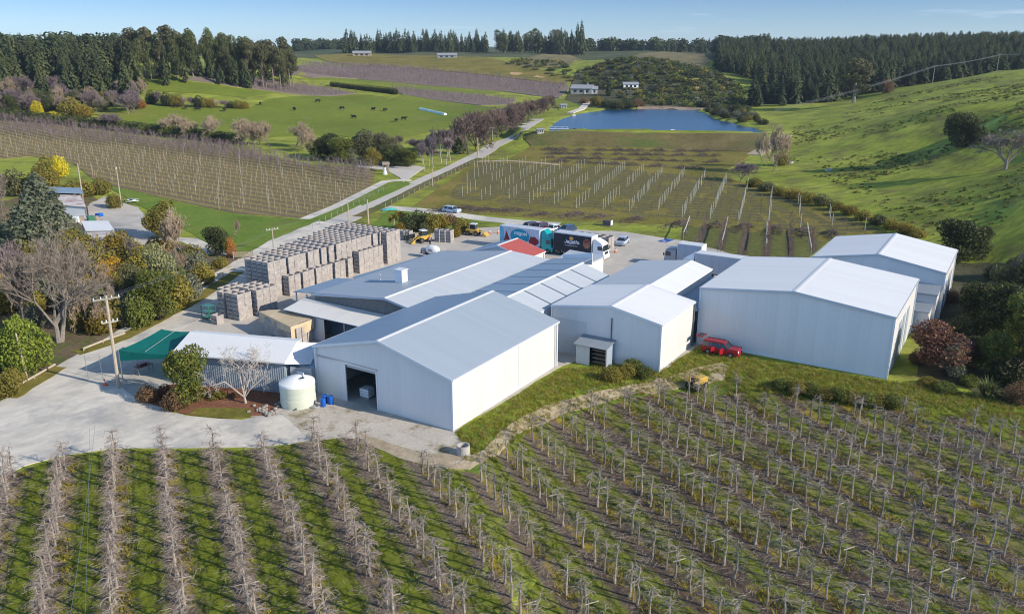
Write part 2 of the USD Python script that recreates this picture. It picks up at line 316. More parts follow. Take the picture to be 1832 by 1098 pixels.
def ground(name, stops, scale=0.05, fine=0.6, fine_amt=0.35, bump=0.3, bscale=1.5, bdist=0.15, patch=None, patch_scale=0.03, patch_at=0.6, patch_w=0.08, aniso=None):
    """Grassland and earth: broad noise over the stops, fine noise on lightness, and optional patches of another colour."""
    if np.ndim(stops[0][-1]) == 0: stops = list(zip(np.linspace(0.3, 0.7, len(stops)), stops))
    n = {'geo': ('geometry', {}), 'n': ('noise_texture', {'scale': scale, 'detail': 6.0, 'roughness': 0.65}), 'r': ('rgb_ramp', {'ramp': stops}),
         'f': ('noise_texture', {'scale': fine, 'detail': 5.0, 'roughness': 0.7}), 'fm': ('map_range', {'from_min': 0.25, 'from_max': 0.75, 'to_min': 1 - fine_amt, 'to_max': 1 + fine_amt}), 'hv': ('hsv', {}),
         'bn': ('noise_texture', {'scale': bscale, 'detail': 6.0, 'roughness': 0.7}), 'b': ('bump', {'strength': bump, 'distance': bdist}), 'p': ('principled_bsdf', {'roughness': 0.95, 'specular_ior_level': 0.1})}
    src, lk = 'geo.position', []
    if aniso: n['map'] = ('mapping', {'mapping_type': 'texture', 'scale': tuple(1 / q_ for q_ in aniso[:3]), 'rotation': (0, 0, aniso[3])}); lk.append((src, 'map.vector')); src = 'map.vector'
    lk += [('geo.position', 'n.vector'), (src, 'f.vector'), ('n.fac', 'r.fac'), ('f.fac', 'fm.value'), ('fm.result', 'hv.value'), (src, 'bn.vector'), ('bn.fac', 'b.height'), ('b.normal', 'p.normal')]
    col = 'r.color'
    if patch is not None:
        n['pn'] = ('noise_texture', {'scale': patch_scale, 'detail': 7.0, 'roughness': 0.68}); n['pm'] = ('map_range', {'from_min': patch_at - patch_w, 'from_max': patch_at + patch_w, 'to_min': 0.0, 'to_max': 1.0, 'clamp': True}); n['px'] = ('mix_color', {'b': patch})
        lk += [('geo.position', 'pn.vector'), ('pn.fac', 'pm.value'), ('pm.result', 'px.fac'), (col, 'px.a')]; col = 'px.result'
    lk += [(col, 'hv.color'), ('hv.color', 'p.base_color')]
    MAT[name] = usdkit.material(stage, '/World/Looks/' + name, n, lk, surface='p.BSDF')
ground('hill_grass', [(0.13, 0.165, 0.028), (0.25, 0.295, 0.042), (0.33, 0.355, 0.06)], 0.05, 0.45, 0.40, 0.8, 0.6, 0.6, patch=(0.16, 0.15, 0.05), patch_scale=0.11, patch_at=0.57, patch_w=0.10, aniso=(0.3, 1.3, 1.0, 0.35))
ground('paddock_grass', [(0.1120, 0.1500, 0.0218), (0.1512, 0.1900, 0.0258), (0.1848, 0.2100, 0.0306)], 0.02, 0.4, 0.14, 0.2, 0.8, 0.2, patch=(0.21, 0.19, 0.07), patch_scale=0.035, patch_at=0.66, patch_w=0.05)
ground('bright_grass', [(0.0960, 0.1540, 0.0221), (0.1344, 0.2015, 0.0298), (0.1792, 0.2251, 0.0396)], 0.08, 1.5, 0.3, 0.5, 3, 0.15, patch=(0.16, 0.14, 0.05), patch_scale=0.15, patch_at=0.62)
ground('rough_grass', [(0.1152, 0.1141, 0.0243), (0.1856, 0.1630, 0.0374), (0.2432, 0.1847, 0.0562)], 0.06, 1.2, 0.35, 0.5, 2, 0.2)
ground('dry_grass', [(0.10, 0.08, 0.035), (0.15, 0.12, 0.05), (0.20, 0.16, 0.07)], 0.06, 0.8, 0.3, 0.4, 2, 0.2, patch=(0.10, 0.125, 0.034), patch_scale=0.05, patch_at=0.55)
ground('dry_hill', [(0.16, 0.135, 0.065), (0.23, 0.19, 0.10)], 0.03, 0.5, 0.3, 0.4, 1, 0.3, patch=(0.085, 0.10, 0.035), patch_scale=0.04, patch_at=0.58)
ground('scrub_floor', [(0.055, 0.058, 0.028), (0.10, 0.095, 0.05), (0.15, 0.125, 0.085)], 0.05, 0.6, 0.4, 0.5, 1, 0.4)
ground('garden_soil', [(0.13, 0.09, 0.06), (0.20, 0.145, 0.10)], 0.2, 1.5, 0.4, 0.5, 4, 0.15, patch=(0.10, 0.12, 0.035), patch_scale=0.25, patch_at=0.52)
ground('bark_mulch', [(0.17, 0.075, 0.045), (0.25, 0.12, 0.075)], 0.5, 4, 0.4, 0.5, 10, 0.08)
ground('orange_clay', [(0.40, 0.26, 0.12), (0.52, 0.36, 0.20)], 0.1, 1, 0.25, 0.4, 2, 0.2)
ground('sandy_track', [(0.34, 0.275, 0.19), (0.45, 0.38, 0.275)], 0.15, 1.2, 0.25, 0.5, 3, 0.15, patch=(0.12, 0.13, 0.045), patch_scale=0.25, patch_at=0.66)
ground('gravel_road', [(0.5400, 0.4998, 0.4340), (0.6600, 0.6174, 0.5390)], 0.10, 1.0, 0.17, 0.35, 10, 0.05, patch=(0.41, 0.395, 0.37), patch_scale=0.16, patch_at=0.54, aniso=(0.30, 0.9, 1.0, 0.9))
ground('paved_road', [(0.4320, 0.4030, 0.3658), (0.5130, 0.4810, 0.4340)], 0.05, 1.2, 0.10, 0.2, 10, 0.03, aniso=(0.06, 1.2, 1.0, 1.35))
ground('yard_gravel', [(0.3915, 0.3575, 0.3162), (0.4860, 0.4485, 0.3968), (0.5670, 0.5200, 0.4588)], 0.07, 2.5, 0.14, 0.3, 12, 0.05, patch=(0.32, 0.31, 0.295), patch_scale=0.05, patch_at=0.56)
ground('front_gravel', [(0.4320, 0.3900, 0.3348), (0.5400, 0.4940, 0.4216)], 0.3, 3, 0.2, 0.4, 14, 0.05, patch=(0.22, 0.18, 0.10), patch_scale=0.35, patch_at=0.6)
ground('pond_bank', [(0.28, 0.21, 0.15), (0.38, 0.29, 0.21)], 0.1, 1, 0.3, 0.4, 2, 0.2)
ground('far_hill', [(0.0450, 0.0600, 0.0300), (0.0750, 0.0900, 0.0400), (0.1200, 0.1200, 0.0700)], 0.008, 0.05, 0.4, 0.3, 0.1, 1.0)

def row_ground(name, deg, period, offset, strip, grass, halfw, weed=None, ruts=False, soften=0.08, mottle=0.25, right_mix=None):
    """Orchard floor: strips of bare earth under the trees, grass alleys between. deg: direction of the row normal."""
    th = math.radians(deg)
    g = [tuple(np.array(grass) * k) for k in (0.62, 1.0, 1.35)]; s = [tuple(np.array(strip) * k) for k in (0.6, 1.0, 1.4)]
    n = {'geo': ('geometry', {}), 'dot': ('vector_math', {'math_type': 'dot_product', 'vector2': (math.cos(th), math.sin(th), 0.0)}),
         'wn': ('noise_texture', {'scale': 1.1, 'detail': 5.0, 'roughness': 0.7}), 'ws': ('math', {'math_type': 'multiply_add', 'value2': 1.3, 'value3': -0.65 - offset + period * 400.5}), 'ad': ('math', {'math_type': 'add'}),
         'dv': ('math', {'math_type': 'divide', 'value2': period}), 'fr': ('math', {'math_type': 'fraction'}), 'sb': ('math', {'math_type': 'subtract', 'value2': 0.5}), 'ab': ('math', {'math_type': 'absolute'}),
         'mr': ('map_range', {'from_min': halfw / period - soften, 'from_max': halfw / period + soften, 'to_min': 0.0, 'to_max': 1.0, 'clamp': True, 'range_type': 'smoothstep'}),
         'gn': ('noise_texture', {'scale': 0.9, 'detail': 6.0, 'roughness': 0.7}), 'gr': ('rgb_ramp', {'ramp': list(zip((0.3, 0.5, 0.7), g))}), 'sn': ('noise_texture', {'scale': 2.6, 'detail': 6.0, 'roughness': 0.75}), 'sr': ('rgb_ramp', {'ramp': list(zip((0.3, 0.5, 0.7), s))}),
         'mx': ('mix_color', {}), 'bn': ('noise_texture', {'scale': 5.0, 'detail': 6.0, 'roughness': 0.7}), 'b': ('bump', {'strength': 0.6, 'distance': 0.12}), 'p': ('principled_bsdf', {'roughness': 0.95, 'specular_ior_level': 0.1})}
    lk = [('geo.position', 'dot.vector1'), ('geo.position', 'wn.vector'), ('wn.fac', 'ws.value1'), ('dot.value', 'ad.value1'), ('ws.value', 'ad.value2'), ('ad.value', 'dv.value1'), ('dv.value', 'fr.value1'), ('fr.value', 'sb.value1'), ('sb.value', 'ab.value1'), ('ab.value', 'mr.value'),
          ('geo.position', 'gn.vector'), ('gn.fac', 'gr.fac'), ('geo.position', 'sn.vector'), ('sn.fac', 'sr.fac'), ('mr.result', 'mx.fac'), ('geo.position', 'bn.vector'), ('bn.fac', 'b.height'), ('b.normal', 'p.normal')]
    a, b = 'sr.color', 'gr.color'
    if right_mix:
        n.update({'sx': ('separate_xyz', {}), 'xm': ('map_range', {'from_min': -6.0, 'from_max': 14.0, 'clamp': True}), 'dk': ('mix_color', {'blend_type': 'multiply', 'b': (0.66, 0.62, 0.58)})})  # right-hand strips darkened: bare soil plus tree shade put into the colour
        lk += [('geo.position', 'sx.vector'), ('sx.x', 'xm.value'), ('xm.result', 'dk.fac'), (a, 'dk.a')]; a = 'dk.result'
    if weed:  # mossy weeds on one side of the strip
        n.update({'we': ('noise_texture', {'scale': 0.55, 'detail': 5.0, 'roughness': 0.65}), 'wm': ('map_range', {'from_min': 0.46, 'from_max': 0.56, 'clamp': True}), 'sg': ('map_range', {'from_min': -0.02, 'from_max': 0.08, 'clamp': True}), 'wmul': ('math', {'math_type': 'multiply'}), 'wx': ('mix_color', {'b': weed})})
        lk += [('geo.position', 'we.vector'), ('we.fac', 'wm.value'), ('sb.value', 'sg.value'), ('wm.result', 'wmul.value1'), ('sg.result', 'wmul.value2'), ('wmul.value', 'wx.fac'), (a, 'wx.a')]; a = 'wx.result'
    if right_mix:  # away to the right the alleys are thin and dead
        n.update({'rn': ('noise_texture', {'scale': 0.8, 'detail': 6.0, 'roughness': 0.7}), 'rm': ('map_range', {'from_min': 0.46, 'from_max': 0.60, 'clamp': True}), 'rmul': ('math', {'math_type': 'multiply'}), 'rx': ('mix_color', {'b': right_mix})})
        lk += [('geo.position', 'rn.vector'), ('rn.fac', 'rm.value'), ('xm.result', 'rmul.value1'), ('rm.result', 'rmul.value2'), ('rmul.value', 'rx.fac'), (b, 'rx.a')]; b = 'rx.result'
    lk += [(a, 'mx.a'), (b, 'mx.b')]; col = 'mx.result'
    if ruts:
        n.update({'rs': ('math', {'math_type': 'subtract', 'value2': 0.335}), 'ra': ('math', {'math_type': 'absolute'}), 'rr2': ('map_range', {'from_min': 0.02, 'from_max': 0.055, 'to_min': 0.55, 'to_max': 1.0, 'clamp': True}), 'hv': ('hsv', {})})
        lk += [('ab.value', 'rs.value1'), ('rs.value', 'ra.value1'), ('ra.value', 'rr2.value'), ('rr2.result', 'hv.value'), (col, 'hv.color')]; col = 'hv.color'
    lk.append((col, 'p.base_color'))
    MAT[name] = usdkit.material(stage, '/World/Looks/' + name, n, lk, surface='p.BSDF')
ROW_DEG, ROW_P, ROW_O = 24.4, 4.14, 3.45
row_ground('orchard_floor', ROW_DEG, ROW_P, ROW_O, (0.165, 0.128, 0.094), (0.155, 0.185, 0.022), 0.88, weed=(0.27, 0.21, 0.025), ruts=True, right_mix=(0.19, 0.165, 0.075))
water_n = {'geo': ('geometry', {}), 'map': ('mapping', {'scale': (0.35, 1.0, 1.0)}), 'n': ('noise_texture', {'scale': 0.9, 'detail': 4.0}), 'b': ('bump', {'strength': 0.55, 'distance': 0.12}),
           'p': ('principled_bsdf', {'base_color': (0.010, 0.050, 0.115), 'roughness': 0.22, 'ior': 1.33, 'specular_ior_level': 0.5})}
MAT['pond_water'] = usdkit.material(stage, '/World/Looks/pond_water', water_n, [('geo.position', 'map.vector'), ('map.vector', 'n.vector'), ('n.fac', 'b.height'), ('b.normal', 'p.normal')], surface='p.BSDF')

# ---------------------------------------------------------------- terrain
ctrl = [(300, 380, 0), (500, 395, 0), (600, 330, .5), (400, 300, 2), (200, 330, 1), (0, 270, 4), (200, 235, 5), (420, 255, 3.5), (660, 300, 1.5), (100, 215, 8), (0, 210, 9),
        (560, 235, 4), (400, 225, 6), (300, 205, 8), (600, 180, 9), (760, 200, 6), (850, 215, 4), (700, 245, 3), (640, 172, 11), (300, 165, 15), (250, 135, 22), (480, 165, 12), (420, 142, 20), (480, 133, 20),
        (330, 125, 25), (550, 140, 17), (700, 150, 15), (850, 180, 8), (640, 120, 22), (900, 140, 16), (1000, 160, 11), (1000, 185, 6.5), (780, 130, 19), (560, 118, 24), (700, 100, 29), (640, 98, 30), (800, 105, 27.5),
        (870, 100, 29), (1000, 100, 29), (900, 115, 24), (1050, 110, 25), (1150, 106, 28.2), (100, 140, 21), (250, 130, 23), (30, 150, 19.5), (530, 125, 23.5), (150, 200, 10), (100, 170, 14),
        (985, 237, 6.2), (1040, 238, 6.2), (1100, 238, 6.2), (1180, 239, 6.2), (1250, 239, 6.2), (1310, 240, 6.2), (1365, 240, 6.2), (960, 262, 2.3), (1030, 263, 2.2), (1100, 264, 2.2), (1180, 265, 2.2), (1250, 266, 2.2), (1340, 275, 2.5),
        (1010, 195, 6.4), (1090, 194, 6.3), (1150, 193, 6.3), (1255, 195, 6.3), (1300, 212, 6.4), (1340, 222, 6.5), (1040, 200, 6.3), (975, 222, 6.2), (1040, 175, 7.5), (1130, 175, 8), (1200, 170, 9.5), (1045, 165, 9.5),
        (1150, 130, 20.5), (1080, 140, 16), (1250, 140, 18), (1120, 107, 28), (1250, 125, 21), (1290, 160, 12), (1330, 165, 11),
        (1020, 285, 1.5), (1200, 290, 1), (900, 300, .8), (1000, 330, .4), (1200, 350, .3), (1400, 340, 1), (1300, 300, 1.2), (1450, 390, .6), (1550, 410, 1), (930, 245, 1.5), (870, 270, 1), (800, 305, .6),
        (1400, 270, 3), (1420, 240, 5), (1500, 250, 6.5), (1380, 215, 6.6), (1450, 205, 8), (1530, 185, 11), (1600, 165, 14.5), (1680, 147, 18.5), (1785, 126, 24.5), (1832, 122, 27), (1600, 230, 11), (1600, 290, 4.5),
        (1700, 190, 18), (1700, 262, 8.5), (1800, 200, 19.5), (1832, 250, 14), (1800, 300, 8.5), (1650, 340, 4), (1830, 360, 8), (1750, 400, 3.5), (1650, 415, 1.5), (1830, 430, 4), (1750, 470, .2), (1780, 520, -1), (1760, 600, -1.6), (1820, 650, -2)]
C = [on(*c) for c in ctrl]
def azd(px, D, z): d = ray(px, 400); h = math.hypot(d[0], d[1]); C.append(np.array([d[0] / h * D, d[1] / h * D, z]))
for c in [(1400, 430, 6.5), (1330, 430, 6.5), (1500, 470, 9), (1500, 600, 20), (1500, 750, 32), (1650, 540, 15), (1650, 640, 24), (1650, 760, 33), (1800, 560, 20), (1800, 700, 31), (1832, 820, 34), (1350, 520, 12), (1350, 640, 19), (1350, 760, 27), (1420, 820, 31),
          (1950, 420, 26), (1950, 300, 24), (1950, 200, 14), (1950, 140, 5), (2100, 250, 26), (2300, 500, 30), (-150, 250, 3), (-150, 350, 9), (-150, 500, 22), (-400, 300, 6), (0, 700, 31), (200, 700, 31), (420, 750, 29), (0, 560, 27), (300, 560, 27.5)]: azd(*c)
for px in range(-600, 2500, 300):
    azd(px, 1250, 31 + 1.5 * math.sin(px * .011)); azd(px, 1900, 33.5); azd(px, 2800, 36); azd(px, 4600, 40)
for x in range(-110, 61, 15):
    for y in range(35, 166, 15):
        if x > -100 or y < 120: C.append(np.array([x, y, 0.0]))
C = np.array(C); _, keep = np.unique(np.round(C[:, :2] / 2), axis=0, return_index=True); C = C[keep]
rbf = RBFInterpolator(C[:, :2], C[:, 2], kernel='linear', smoothing=1.5, neighbors=60)
def spaced(start, legs):
    a = [start]
    for end, step in legs:
        while a[-1] < end - 1e-6: a.append(min(end, a[-1] + step))
    return a
def grow(a, end, k):
    s = a[-1] - a[-2]
    while a[-1] < end: s *= k; a.append(a[-1] + s)
    return a
xp = grow(spaced(0, [(84, 2), (240, 2.6), (620, 10)]), 3600, 1.12)
GX = np.array([-v for v in xp[:0:-1]] + xp)
GY = np.array(grow(spaced(24, [(230, 2), (460, 3), (920, 8)]), 5200, 1.07))
XX, YY = np.meshgrid(GX, GY, indexing='ij')
ZZ = rbf(np.column_stack([XX.ravel(), YY.ravel()])).reshape(XX.shape)
def smooth01(t): t = np.clip(t, 0, 1); return t * t * (3 - 2 * t)
def wpoly(pts, z=None): return Polygon([(on(a, b, z)[:2] if z is not None else hit(a, b)[:2]) for a, b in pts])
POND_Z = 5.75
pond_poly = Polygon([on(a, b, POND_Z)[:2] for a, b in [(984, 234), (1100, 236), (1250, 237.2), (1367, 238), (1345, 229), (1318, 222), (1280, 213), (1262, 203), (1245, 197), (1150, 195), (1085, 196.5), (1045, 202), (1008, 213), (988, 224)]]).buffer(-1).buffer(1)
XY = np.column_stack([XX.ravel(), YY.ravel()])
pd = shapely.distance(pond_poly, shapely.points(XY)).reshape(XX.shape); pin = shapely.distance(pond_poly.exterior, shapely.points(XY)).reshape(XX.shape)
# rolling unevenness away from the flat yard
hills = meshkit.fbm(np.dstack([XX / 75, YY / 75, XX * 0 + 1.3]), 4, 3) - 0.5
far = smooth01((YY - 230) / 250) + smooth01((XX - 75) / 80) * smooth01((YY - 110) / 60)
ZZ = ZZ + hills * np.clip(far, 0, 1) * (3.0 + 9 * smooth01((YY - 520) / 500)) * smooth01(pd / 60) * (1 - .75 * smooth01((XX - 70) / 40) * smooth01((430 - YY) / 60))
terr = meshkit.fbm(np.dstack([XX / 9, YY / 5.5, XX * 0]), 3, 9) - 0.5      # sheep tracks on the hillside
ZZ += terr * 1.5 * smooth01((XX - 95 - (YY - 200) * 0.1) / 50) * smooth01((430 - YY) / 60) * smooth01(pd / 30)
core = smooth01((XX + 118) / 25) * smooth01((64 - XX) / 10) * smooth01((176 - YY) / 20)
ZZ = ZZ * (1 - core)
ZZ = np.where(pd < 1e-9, np.minimum(ZZ, POND_Z - 0.4 - 1.5 * smooth01(pin / 8)), np.where(pd < 14, np.maximum(ZZ, POND_Z + 0.25 * smooth01(pd / 2.0) - 0.02 - 10 * smooth01((pd - 10) / 1.0) * (YY < 310)), ZZ))
# the yard stands above the orchard on its right-hand side
bank_line = LineString([on(a, b)[:2] for a, b in [(842, 812), (890, 772), (965, 728), (1100, 690), (1290, 668), (1360, 700), (1470, 712), (1600, 722), (1720, 740), (1900, 760)]])
lower = Polygon(list(bank_line.coords) + [(90, 20), (10, 20), on(830, 850)[:2]])
bd = shapely.distance(bank_line, shapely.points(XY)).reshape(XX.shape) * np.where(shapely.contains_xy(lower, XY), 1, -1).reshape(XX.shape)
ZZ += -1.3 * smooth01((bd + 1.2) / 4.5) * smooth01((XX + 8) / 14) * (YY < 100) * (XX < 80)
ZZ = np.clip(ZZ, -4, 70)
_T = RegularGridInterpolator((GX, GY), ZZ, bounds_error=False, fill_value=None)
def T(x, y): return float(_T((min(max(x, GX[0]), GX[-1]), min(max(y, GY[0]), GY[-1]))))
def Tv(p): return _T(np.asarray(p)[:, :2])
_ts = np.concatenate([np.arange(30, 300, .5), np.arange(300, 1000, 1.5), np.arange(1000, 5000, 8)])
def hit(px, py):
    d = ray(px, py); P = np.array([0, 0, CAMH]) + d[None] * _ts[:, None]
    g = P[:, 2] - _T(P[:, :2]); k = np.argmax(g < 0)
    if not (g < 0).any(): k = len(g) - 1
    t = _ts[k - 1] + (_ts[k] - _ts[k - 1]) * g[k - 1] / (g[k - 1] - g[k] + 1e-9)
    p = np.array([0, 0, CAMH]) + d * t
    p[2] = T(p[0], p[1]); return p
nx, ny = len(GX), len(GY)
idx = np.arange(nx * ny).reshape(nx, ny)
q = np.stack([idx[:-1, :-1], idx[1:, :-1], idx[1:, 1:], idx[:-1, 1:]], -1)
cy = (YY[:-1, :-1] + YY[1:, 1:]) / 2; cx = (XX[:-1, :-1] + XX[1:, 1:]) / 2
fardist = np.hypot(cx, cy)
tv = np.column_stack([XY, ZZ.ravel()])
def part_of_ground(sel, name, mat, label, cat):
    f = q[sel].reshape(-1, 4); u, inv = np.unique(f, return_inverse=True)
    obj(name, trimesh.Trimesh(tv[u], np.vstack([inv.reshape(-1, 4)[:, [0, 1, 2]], inv.reshape(-1, 4)[:, [0, 2, 3]]]), process=False), mat, smooth=True, label=label, cat=cat, kind='structure')
part_of_ground(fardist < 760, 'ground', 'hill_grass', 'green rolling farm ground under the whole valley', 'ground')
part_of_ground(fardist >= 760, 'distant_hills', 'far_hill', 'dark bluish hills along the horizon', 'hills')

LAYER = [0]
def drape(name, poly, mat, label, cat, step=None, rough=0.0, seed=0, kind='structure', lift=None):
    """A sheet laid on the ground, one layer above the last."""
    LAYER[0] += 1
    if isinstance(poly, list): poly = wpoly(poly)
    if poly.is_empty: return None
    c = poly.centroid; D = math.hypot(c.x, c.y)
    step = step or max(2.0, D / 55)
    poly = poly.buffer(0); poly = max(getattr(poly, 'geoms', [poly]), key=lambda g: g.area)
    ex = np.array(poly.exterior.segmentize(step * 0.5).coords)[:-1]
    rings = [ex] + [np.array(LineString(i.coords).segmentize(step * 0.5).coords)[:-1] for i in poly.interiors]
    if rough:
        for r in rings:
            r += rough * 2 * (np.stack([meshkit.fbm(np.column_stack([r / (rough * 5), np.full(len(r), seed + k)]), 3, seed + k) for k in (0, 9)], 1) - 0.5)
        poly = Polygon(rings[0], rings[1:]).buffer(0)
    x0, y0, x1, y1 = poly.bounds
    gx, gy = np.meshgrid(np.arange(x0, x1, step), np.arange(y0, y1, step)); g = np.column_stack([gx.ravel(), gy.ravel()])
    g = g + rng.uniform(-.15, .15, g.shape) * step
    g = g[shapely.contains_xy(poly.buffer(-step * .3), g)]
    p = np.vstack(rings + [g]); t = Delaunay(p).simplices
    cc = p[t].mean(1); t = t[shapely.contains_xy(poly, cc)]
    a = p[t]; ar = np.cross(a[:, 1] - a[:, 0], a[:, 2] - a[:, 0]); t = np.where(ar[:, None] > 0, t, t[:, ::-1])[np.abs(ar) > 1e-6]
    d = np.hypot(p[:, 0], p[:, 1])
    z = Tv(p) + (lift if lift is not None else 0.02 + LAYER[0] * np.clip(d - 150, 0, 400) * 0.00002 + np.clip(d - 150, 0, 400) * 0.0007)
    v, o = np.column_stack([p, z]), 0
    for r in rings:                                        # the sheet's edge goes down into the ground
        n = len(r); i = o + np.arange(n); j = o + (np.arange(n) + 1) % n; b = len(v)
        v = np.vstack([v, v[o:o + n] - [0, 0, 0.5]]); k = b + np.arange(n); l = b + (np.arange(n) + 1) % n
        t = np.vstack([t, np.column_stack([i, k, l]), np.column_stack([i, l, j])]); o += n
    return obj(name, trimesh.Trimesh(v, t, process=False), mat, smooth=35, label=label, cat=cat, kind=kind)
def strip(pts, width, z=None):
    return LineString([(on(a, b, z) if z is not None else hit(a, b))[:2] for a, b in pts]).buffer(width / 2, cap_style='flat', join_style='round')
def rowdeg(p, q): v = (hit(*q) - hit(*p))[:2]; return math.degrees(math.atan2(v[1], v[0])) + 90

LEFT_ROW = rowdeg((170, 326), (545, 392)); MID_ROW = rowdeg((745, 371), (1560, 412))
row_ground('left_orchard_floor', LEFT_ROW, 3.6, 0.0, (0.165, 0.125, 0.08), (0.22, 0.185, 0.075), 0.75, soften=0.12)
row_ground('vineyard_floor', MID_ROW, 3.3, 0.0, (0.13, 0.105, 0.055), (0.15, 0.145, 0.045), 0.7, soften=0.14)
row_ground('small_block_floor', MID_ROW + 90, 4.2, 0.0, (0.095, 0.08, 0.055), (0.13, 0.14, 0.04), 0.8, soften=0.12)
row_ground('purple_orchard_floor', 30, 4.0, 0.0, (0.20, 0.155, 0.14), (0.19, 0.16, 0.12), 1.2, soften=0.2)
left_orchard_poly = wpoly([(-60, 204), (90, 222), (200, 238), (330, 254), (420, 264), (560, 296), (672, 302), (668, 330), (590, 376), (545, 391), (430, 383), (300, 356), (170, 324), (130, 292), (60, 280), (-60, 290)])
paddock1 = wpoly([(170, 205), (262, 190), (440, 196), (480, 178), (560, 172), (640, 170), (760, 186), (872, 204), (818, 226), (760, 240), (690, 258), (600, 242), (500, 245), (410, 262), (330, 246), (250, 232)])
paddock2 = wpoly([(212, 152), (268, 135), (330, 146), (420, 158), (500, 168), (440, 176), (330, 166), (255, 160)])
drape('paddock', paddock1, 'paddock_grass', 'bright green grazing paddock left of the avenue of bare trees', 'paddock')
drape('paddock', paddock2, 'paddock_grass', 'green hillside paddock below the tall gum trees', 'paddock')
drape('paddock', [(545, 140), (640, 150), (700, 158), (860, 172), (900, 166), (780, 156), (690, 147), (640, 143), (560, 141)], 'paddock_grass', 'thin green strip below the far purple orchard', 'paddock')
drape('paddock', [(870, 205), (700, 178), (720, 170), (860, 190), (915, 196)], 'paddock_grass', 'green strip beside the hay tunnel below the far orchard', 'paddock')
drape('paddock', [(985, 178), (1020, 178), (1050, 184), (1035, 192), (1000, 197)], 'paddock_grass', 'small green lawn by the gravel drive at the pond corner', 'paddock')
drape('orchard_ground', left_orchard_poly, 'left_orchard_floor', 'brown orchard ground in rows left of the road', 'orchard ground')
drape('orchard_ground', [(484, 136), (520, 124), (560, 117), (640, 119), (780, 128), (900, 139), (1015, 153), (1018, 160), (1000, 176), (900, 164), (780, 155), (640, 142), (560, 141)], 'purple_orchard_floor', 'far purple brown orchard block on the slope beyond the paddocks', 'orchard ground')
drape('orchard_ground', [(275, 130), (335, 127), (480, 143), (600, 160), (640, 168), (560, 172), (500, 166), (420, 156), (330, 144)], 'purple_orchard_floor', 'pale strip of young orchard above the hillside paddock', 'orchard ground')
drape('orchard_ground', [(700, 157), (870, 172), (925, 180), (910, 188), (860, 189), (720, 170)], 'purple_orchard_floor', 'narrow bare orchard strip between two green strips', 'orchard ground')
drape('field', [(560, 100), (640, 97), (700, 99), (760, 100), (870, 104), (940, 120), (1030, 140), (1010, 152), (900, 138), (780, 127), (640, 118), (590, 112)], 'rough_grass', 'rough green hillside field below the dark pine ridge', 'field')
drape('field', [(905, 118), (960, 100), (1010, 98), (1040, 108), (1020, 120), (960, 122)], 'dry_hill', 'dry brown hillock below the ridge pines', 'field')
drape('field', [(1080, 108), (1150, 97), (1240, 95), (1270, 108), (1260, 120), (1180, 112)], 'dry_hill', 'dry brown slope behind the scrub covered hill', 'field')
drape('scrub_ground', [(1030, 130), (1080, 112), (1130, 106), (1220, 115), (1290, 135), (1330, 160), (1340, 215), (1290, 210), (1258, 196), (1150, 192), (1060, 193), (1010, 180), (1020, 160)], 'scrub_floor', 'brown scrubby ground around the far side of the pond', 'scrub')
drape('clay_cut', [(912, 130), (930, 131), (978, 139), (975, 141), (940, 138), (915, 134)], 'orange_clay', 'orange clay scar on the far hillside', 'clay', rough=2)
drape('clay_cut', [(1240, 150), (1247, 149), (1250, 162), (1243, 164)], 'orange_clay', 'orange clay cutting beside the scrub hill', 'clay', rough=2)
drape('dam_face', [(930, 240), (986, 236), (1100, 238), (1250, 239.5), (1372, 240), (1350, 272), (1180, 266), (1100, 265), (950, 262)], 'dry_grass', 'long dry grass face of the dam holding the pond', 'dam', step=2.5)
drape('brush_ground', [(905, 286), (950, 262), (1100, 265), (1180, 266), (1350, 273), (1300, 305), (1200, 312), (1000, 295)], 'rough_grass', 'cleared olive green ground covered in brush piles below the dam', 'field')
vine_poly = wpoly([(800, 352), (852, 290), (1000, 296), (1100, 300), (1290, 320), (1350, 335), (1420, 360), (1590, 418), (1480, 420), (1220, 392), (1000, 372), (830, 360)])
drape('verge', [(735, 372), (860, 284), (905, 286), (1000, 296), (1300, 305), (1310, 322), (1360, 335), (1590, 418), (1640, 430), (1480, 432), (1200, 402), (1000, 394), (860, 384)], 'rough_grass', 'olive green grass around the trellis block', 'field')
drape('vineyard_ground', vine_poly, 'vineyard_floor', 'olive ground of the trellis block with pale posts', 'orchard ground')
drape('vineyard_ground', [(1222, 404), (1400, 412), (1490, 424), (1440, 466), (1330, 462), (1215, 452)], 'small_block_floor', 'small dark striped orchard block behind the white truck', 'orchard ground')
drape('verge', [(700, 372), (745, 370), (860, 392), (850, 402), (832, 424), (800, 425), (700, 420), (660, 408)], 'bright_grass', 'green grass island behind the stacked bins', 'lawn')
drape('verge', [(185, 330), (300, 358), (430, 385), (548, 393), (590, 378), (668, 332), (722, 322), (735, 330), (640, 372), (590, 400), (500, 440), (420, 465), (330, 410), (240, 362)], 'bright_grass', 'green field between the left orchard and the yard bins', 'field')
garden_poly = wpoly([(-80, 720), (-80, 380), (140, 330), (260, 420), (380, 452), (425, 462), (425, 480), (340, 545), (218, 608), (95, 655), (40, 692)])
drape('garden_ground', garden_poly, 'garden_soil', 'overgrown ground under the trees left of the road', 'garden', rough=0.6, lift=0.030)
drape('left_yard', [(150, 408), (130, 385), (185, 352), (250, 372), (262, 400), (280, 425), (300, 445), (285, 450), (230, 442), (175, 425)], 'yard_gravel', 'pale dusty yard beside the sheds at the left', 'yard', rough=0.8, lift=0.035)
drape('gully_ground', [(1640, 675), (1650, 600), (1700, 500), (1712, 470), (1760, 470), (1900, 470), (1900, 760), (1830, 745), (1720, 690)], 'scrub_floor', 'dark shaded gully ground beyond the right-hand sheds', 'gully', lift=0.030)
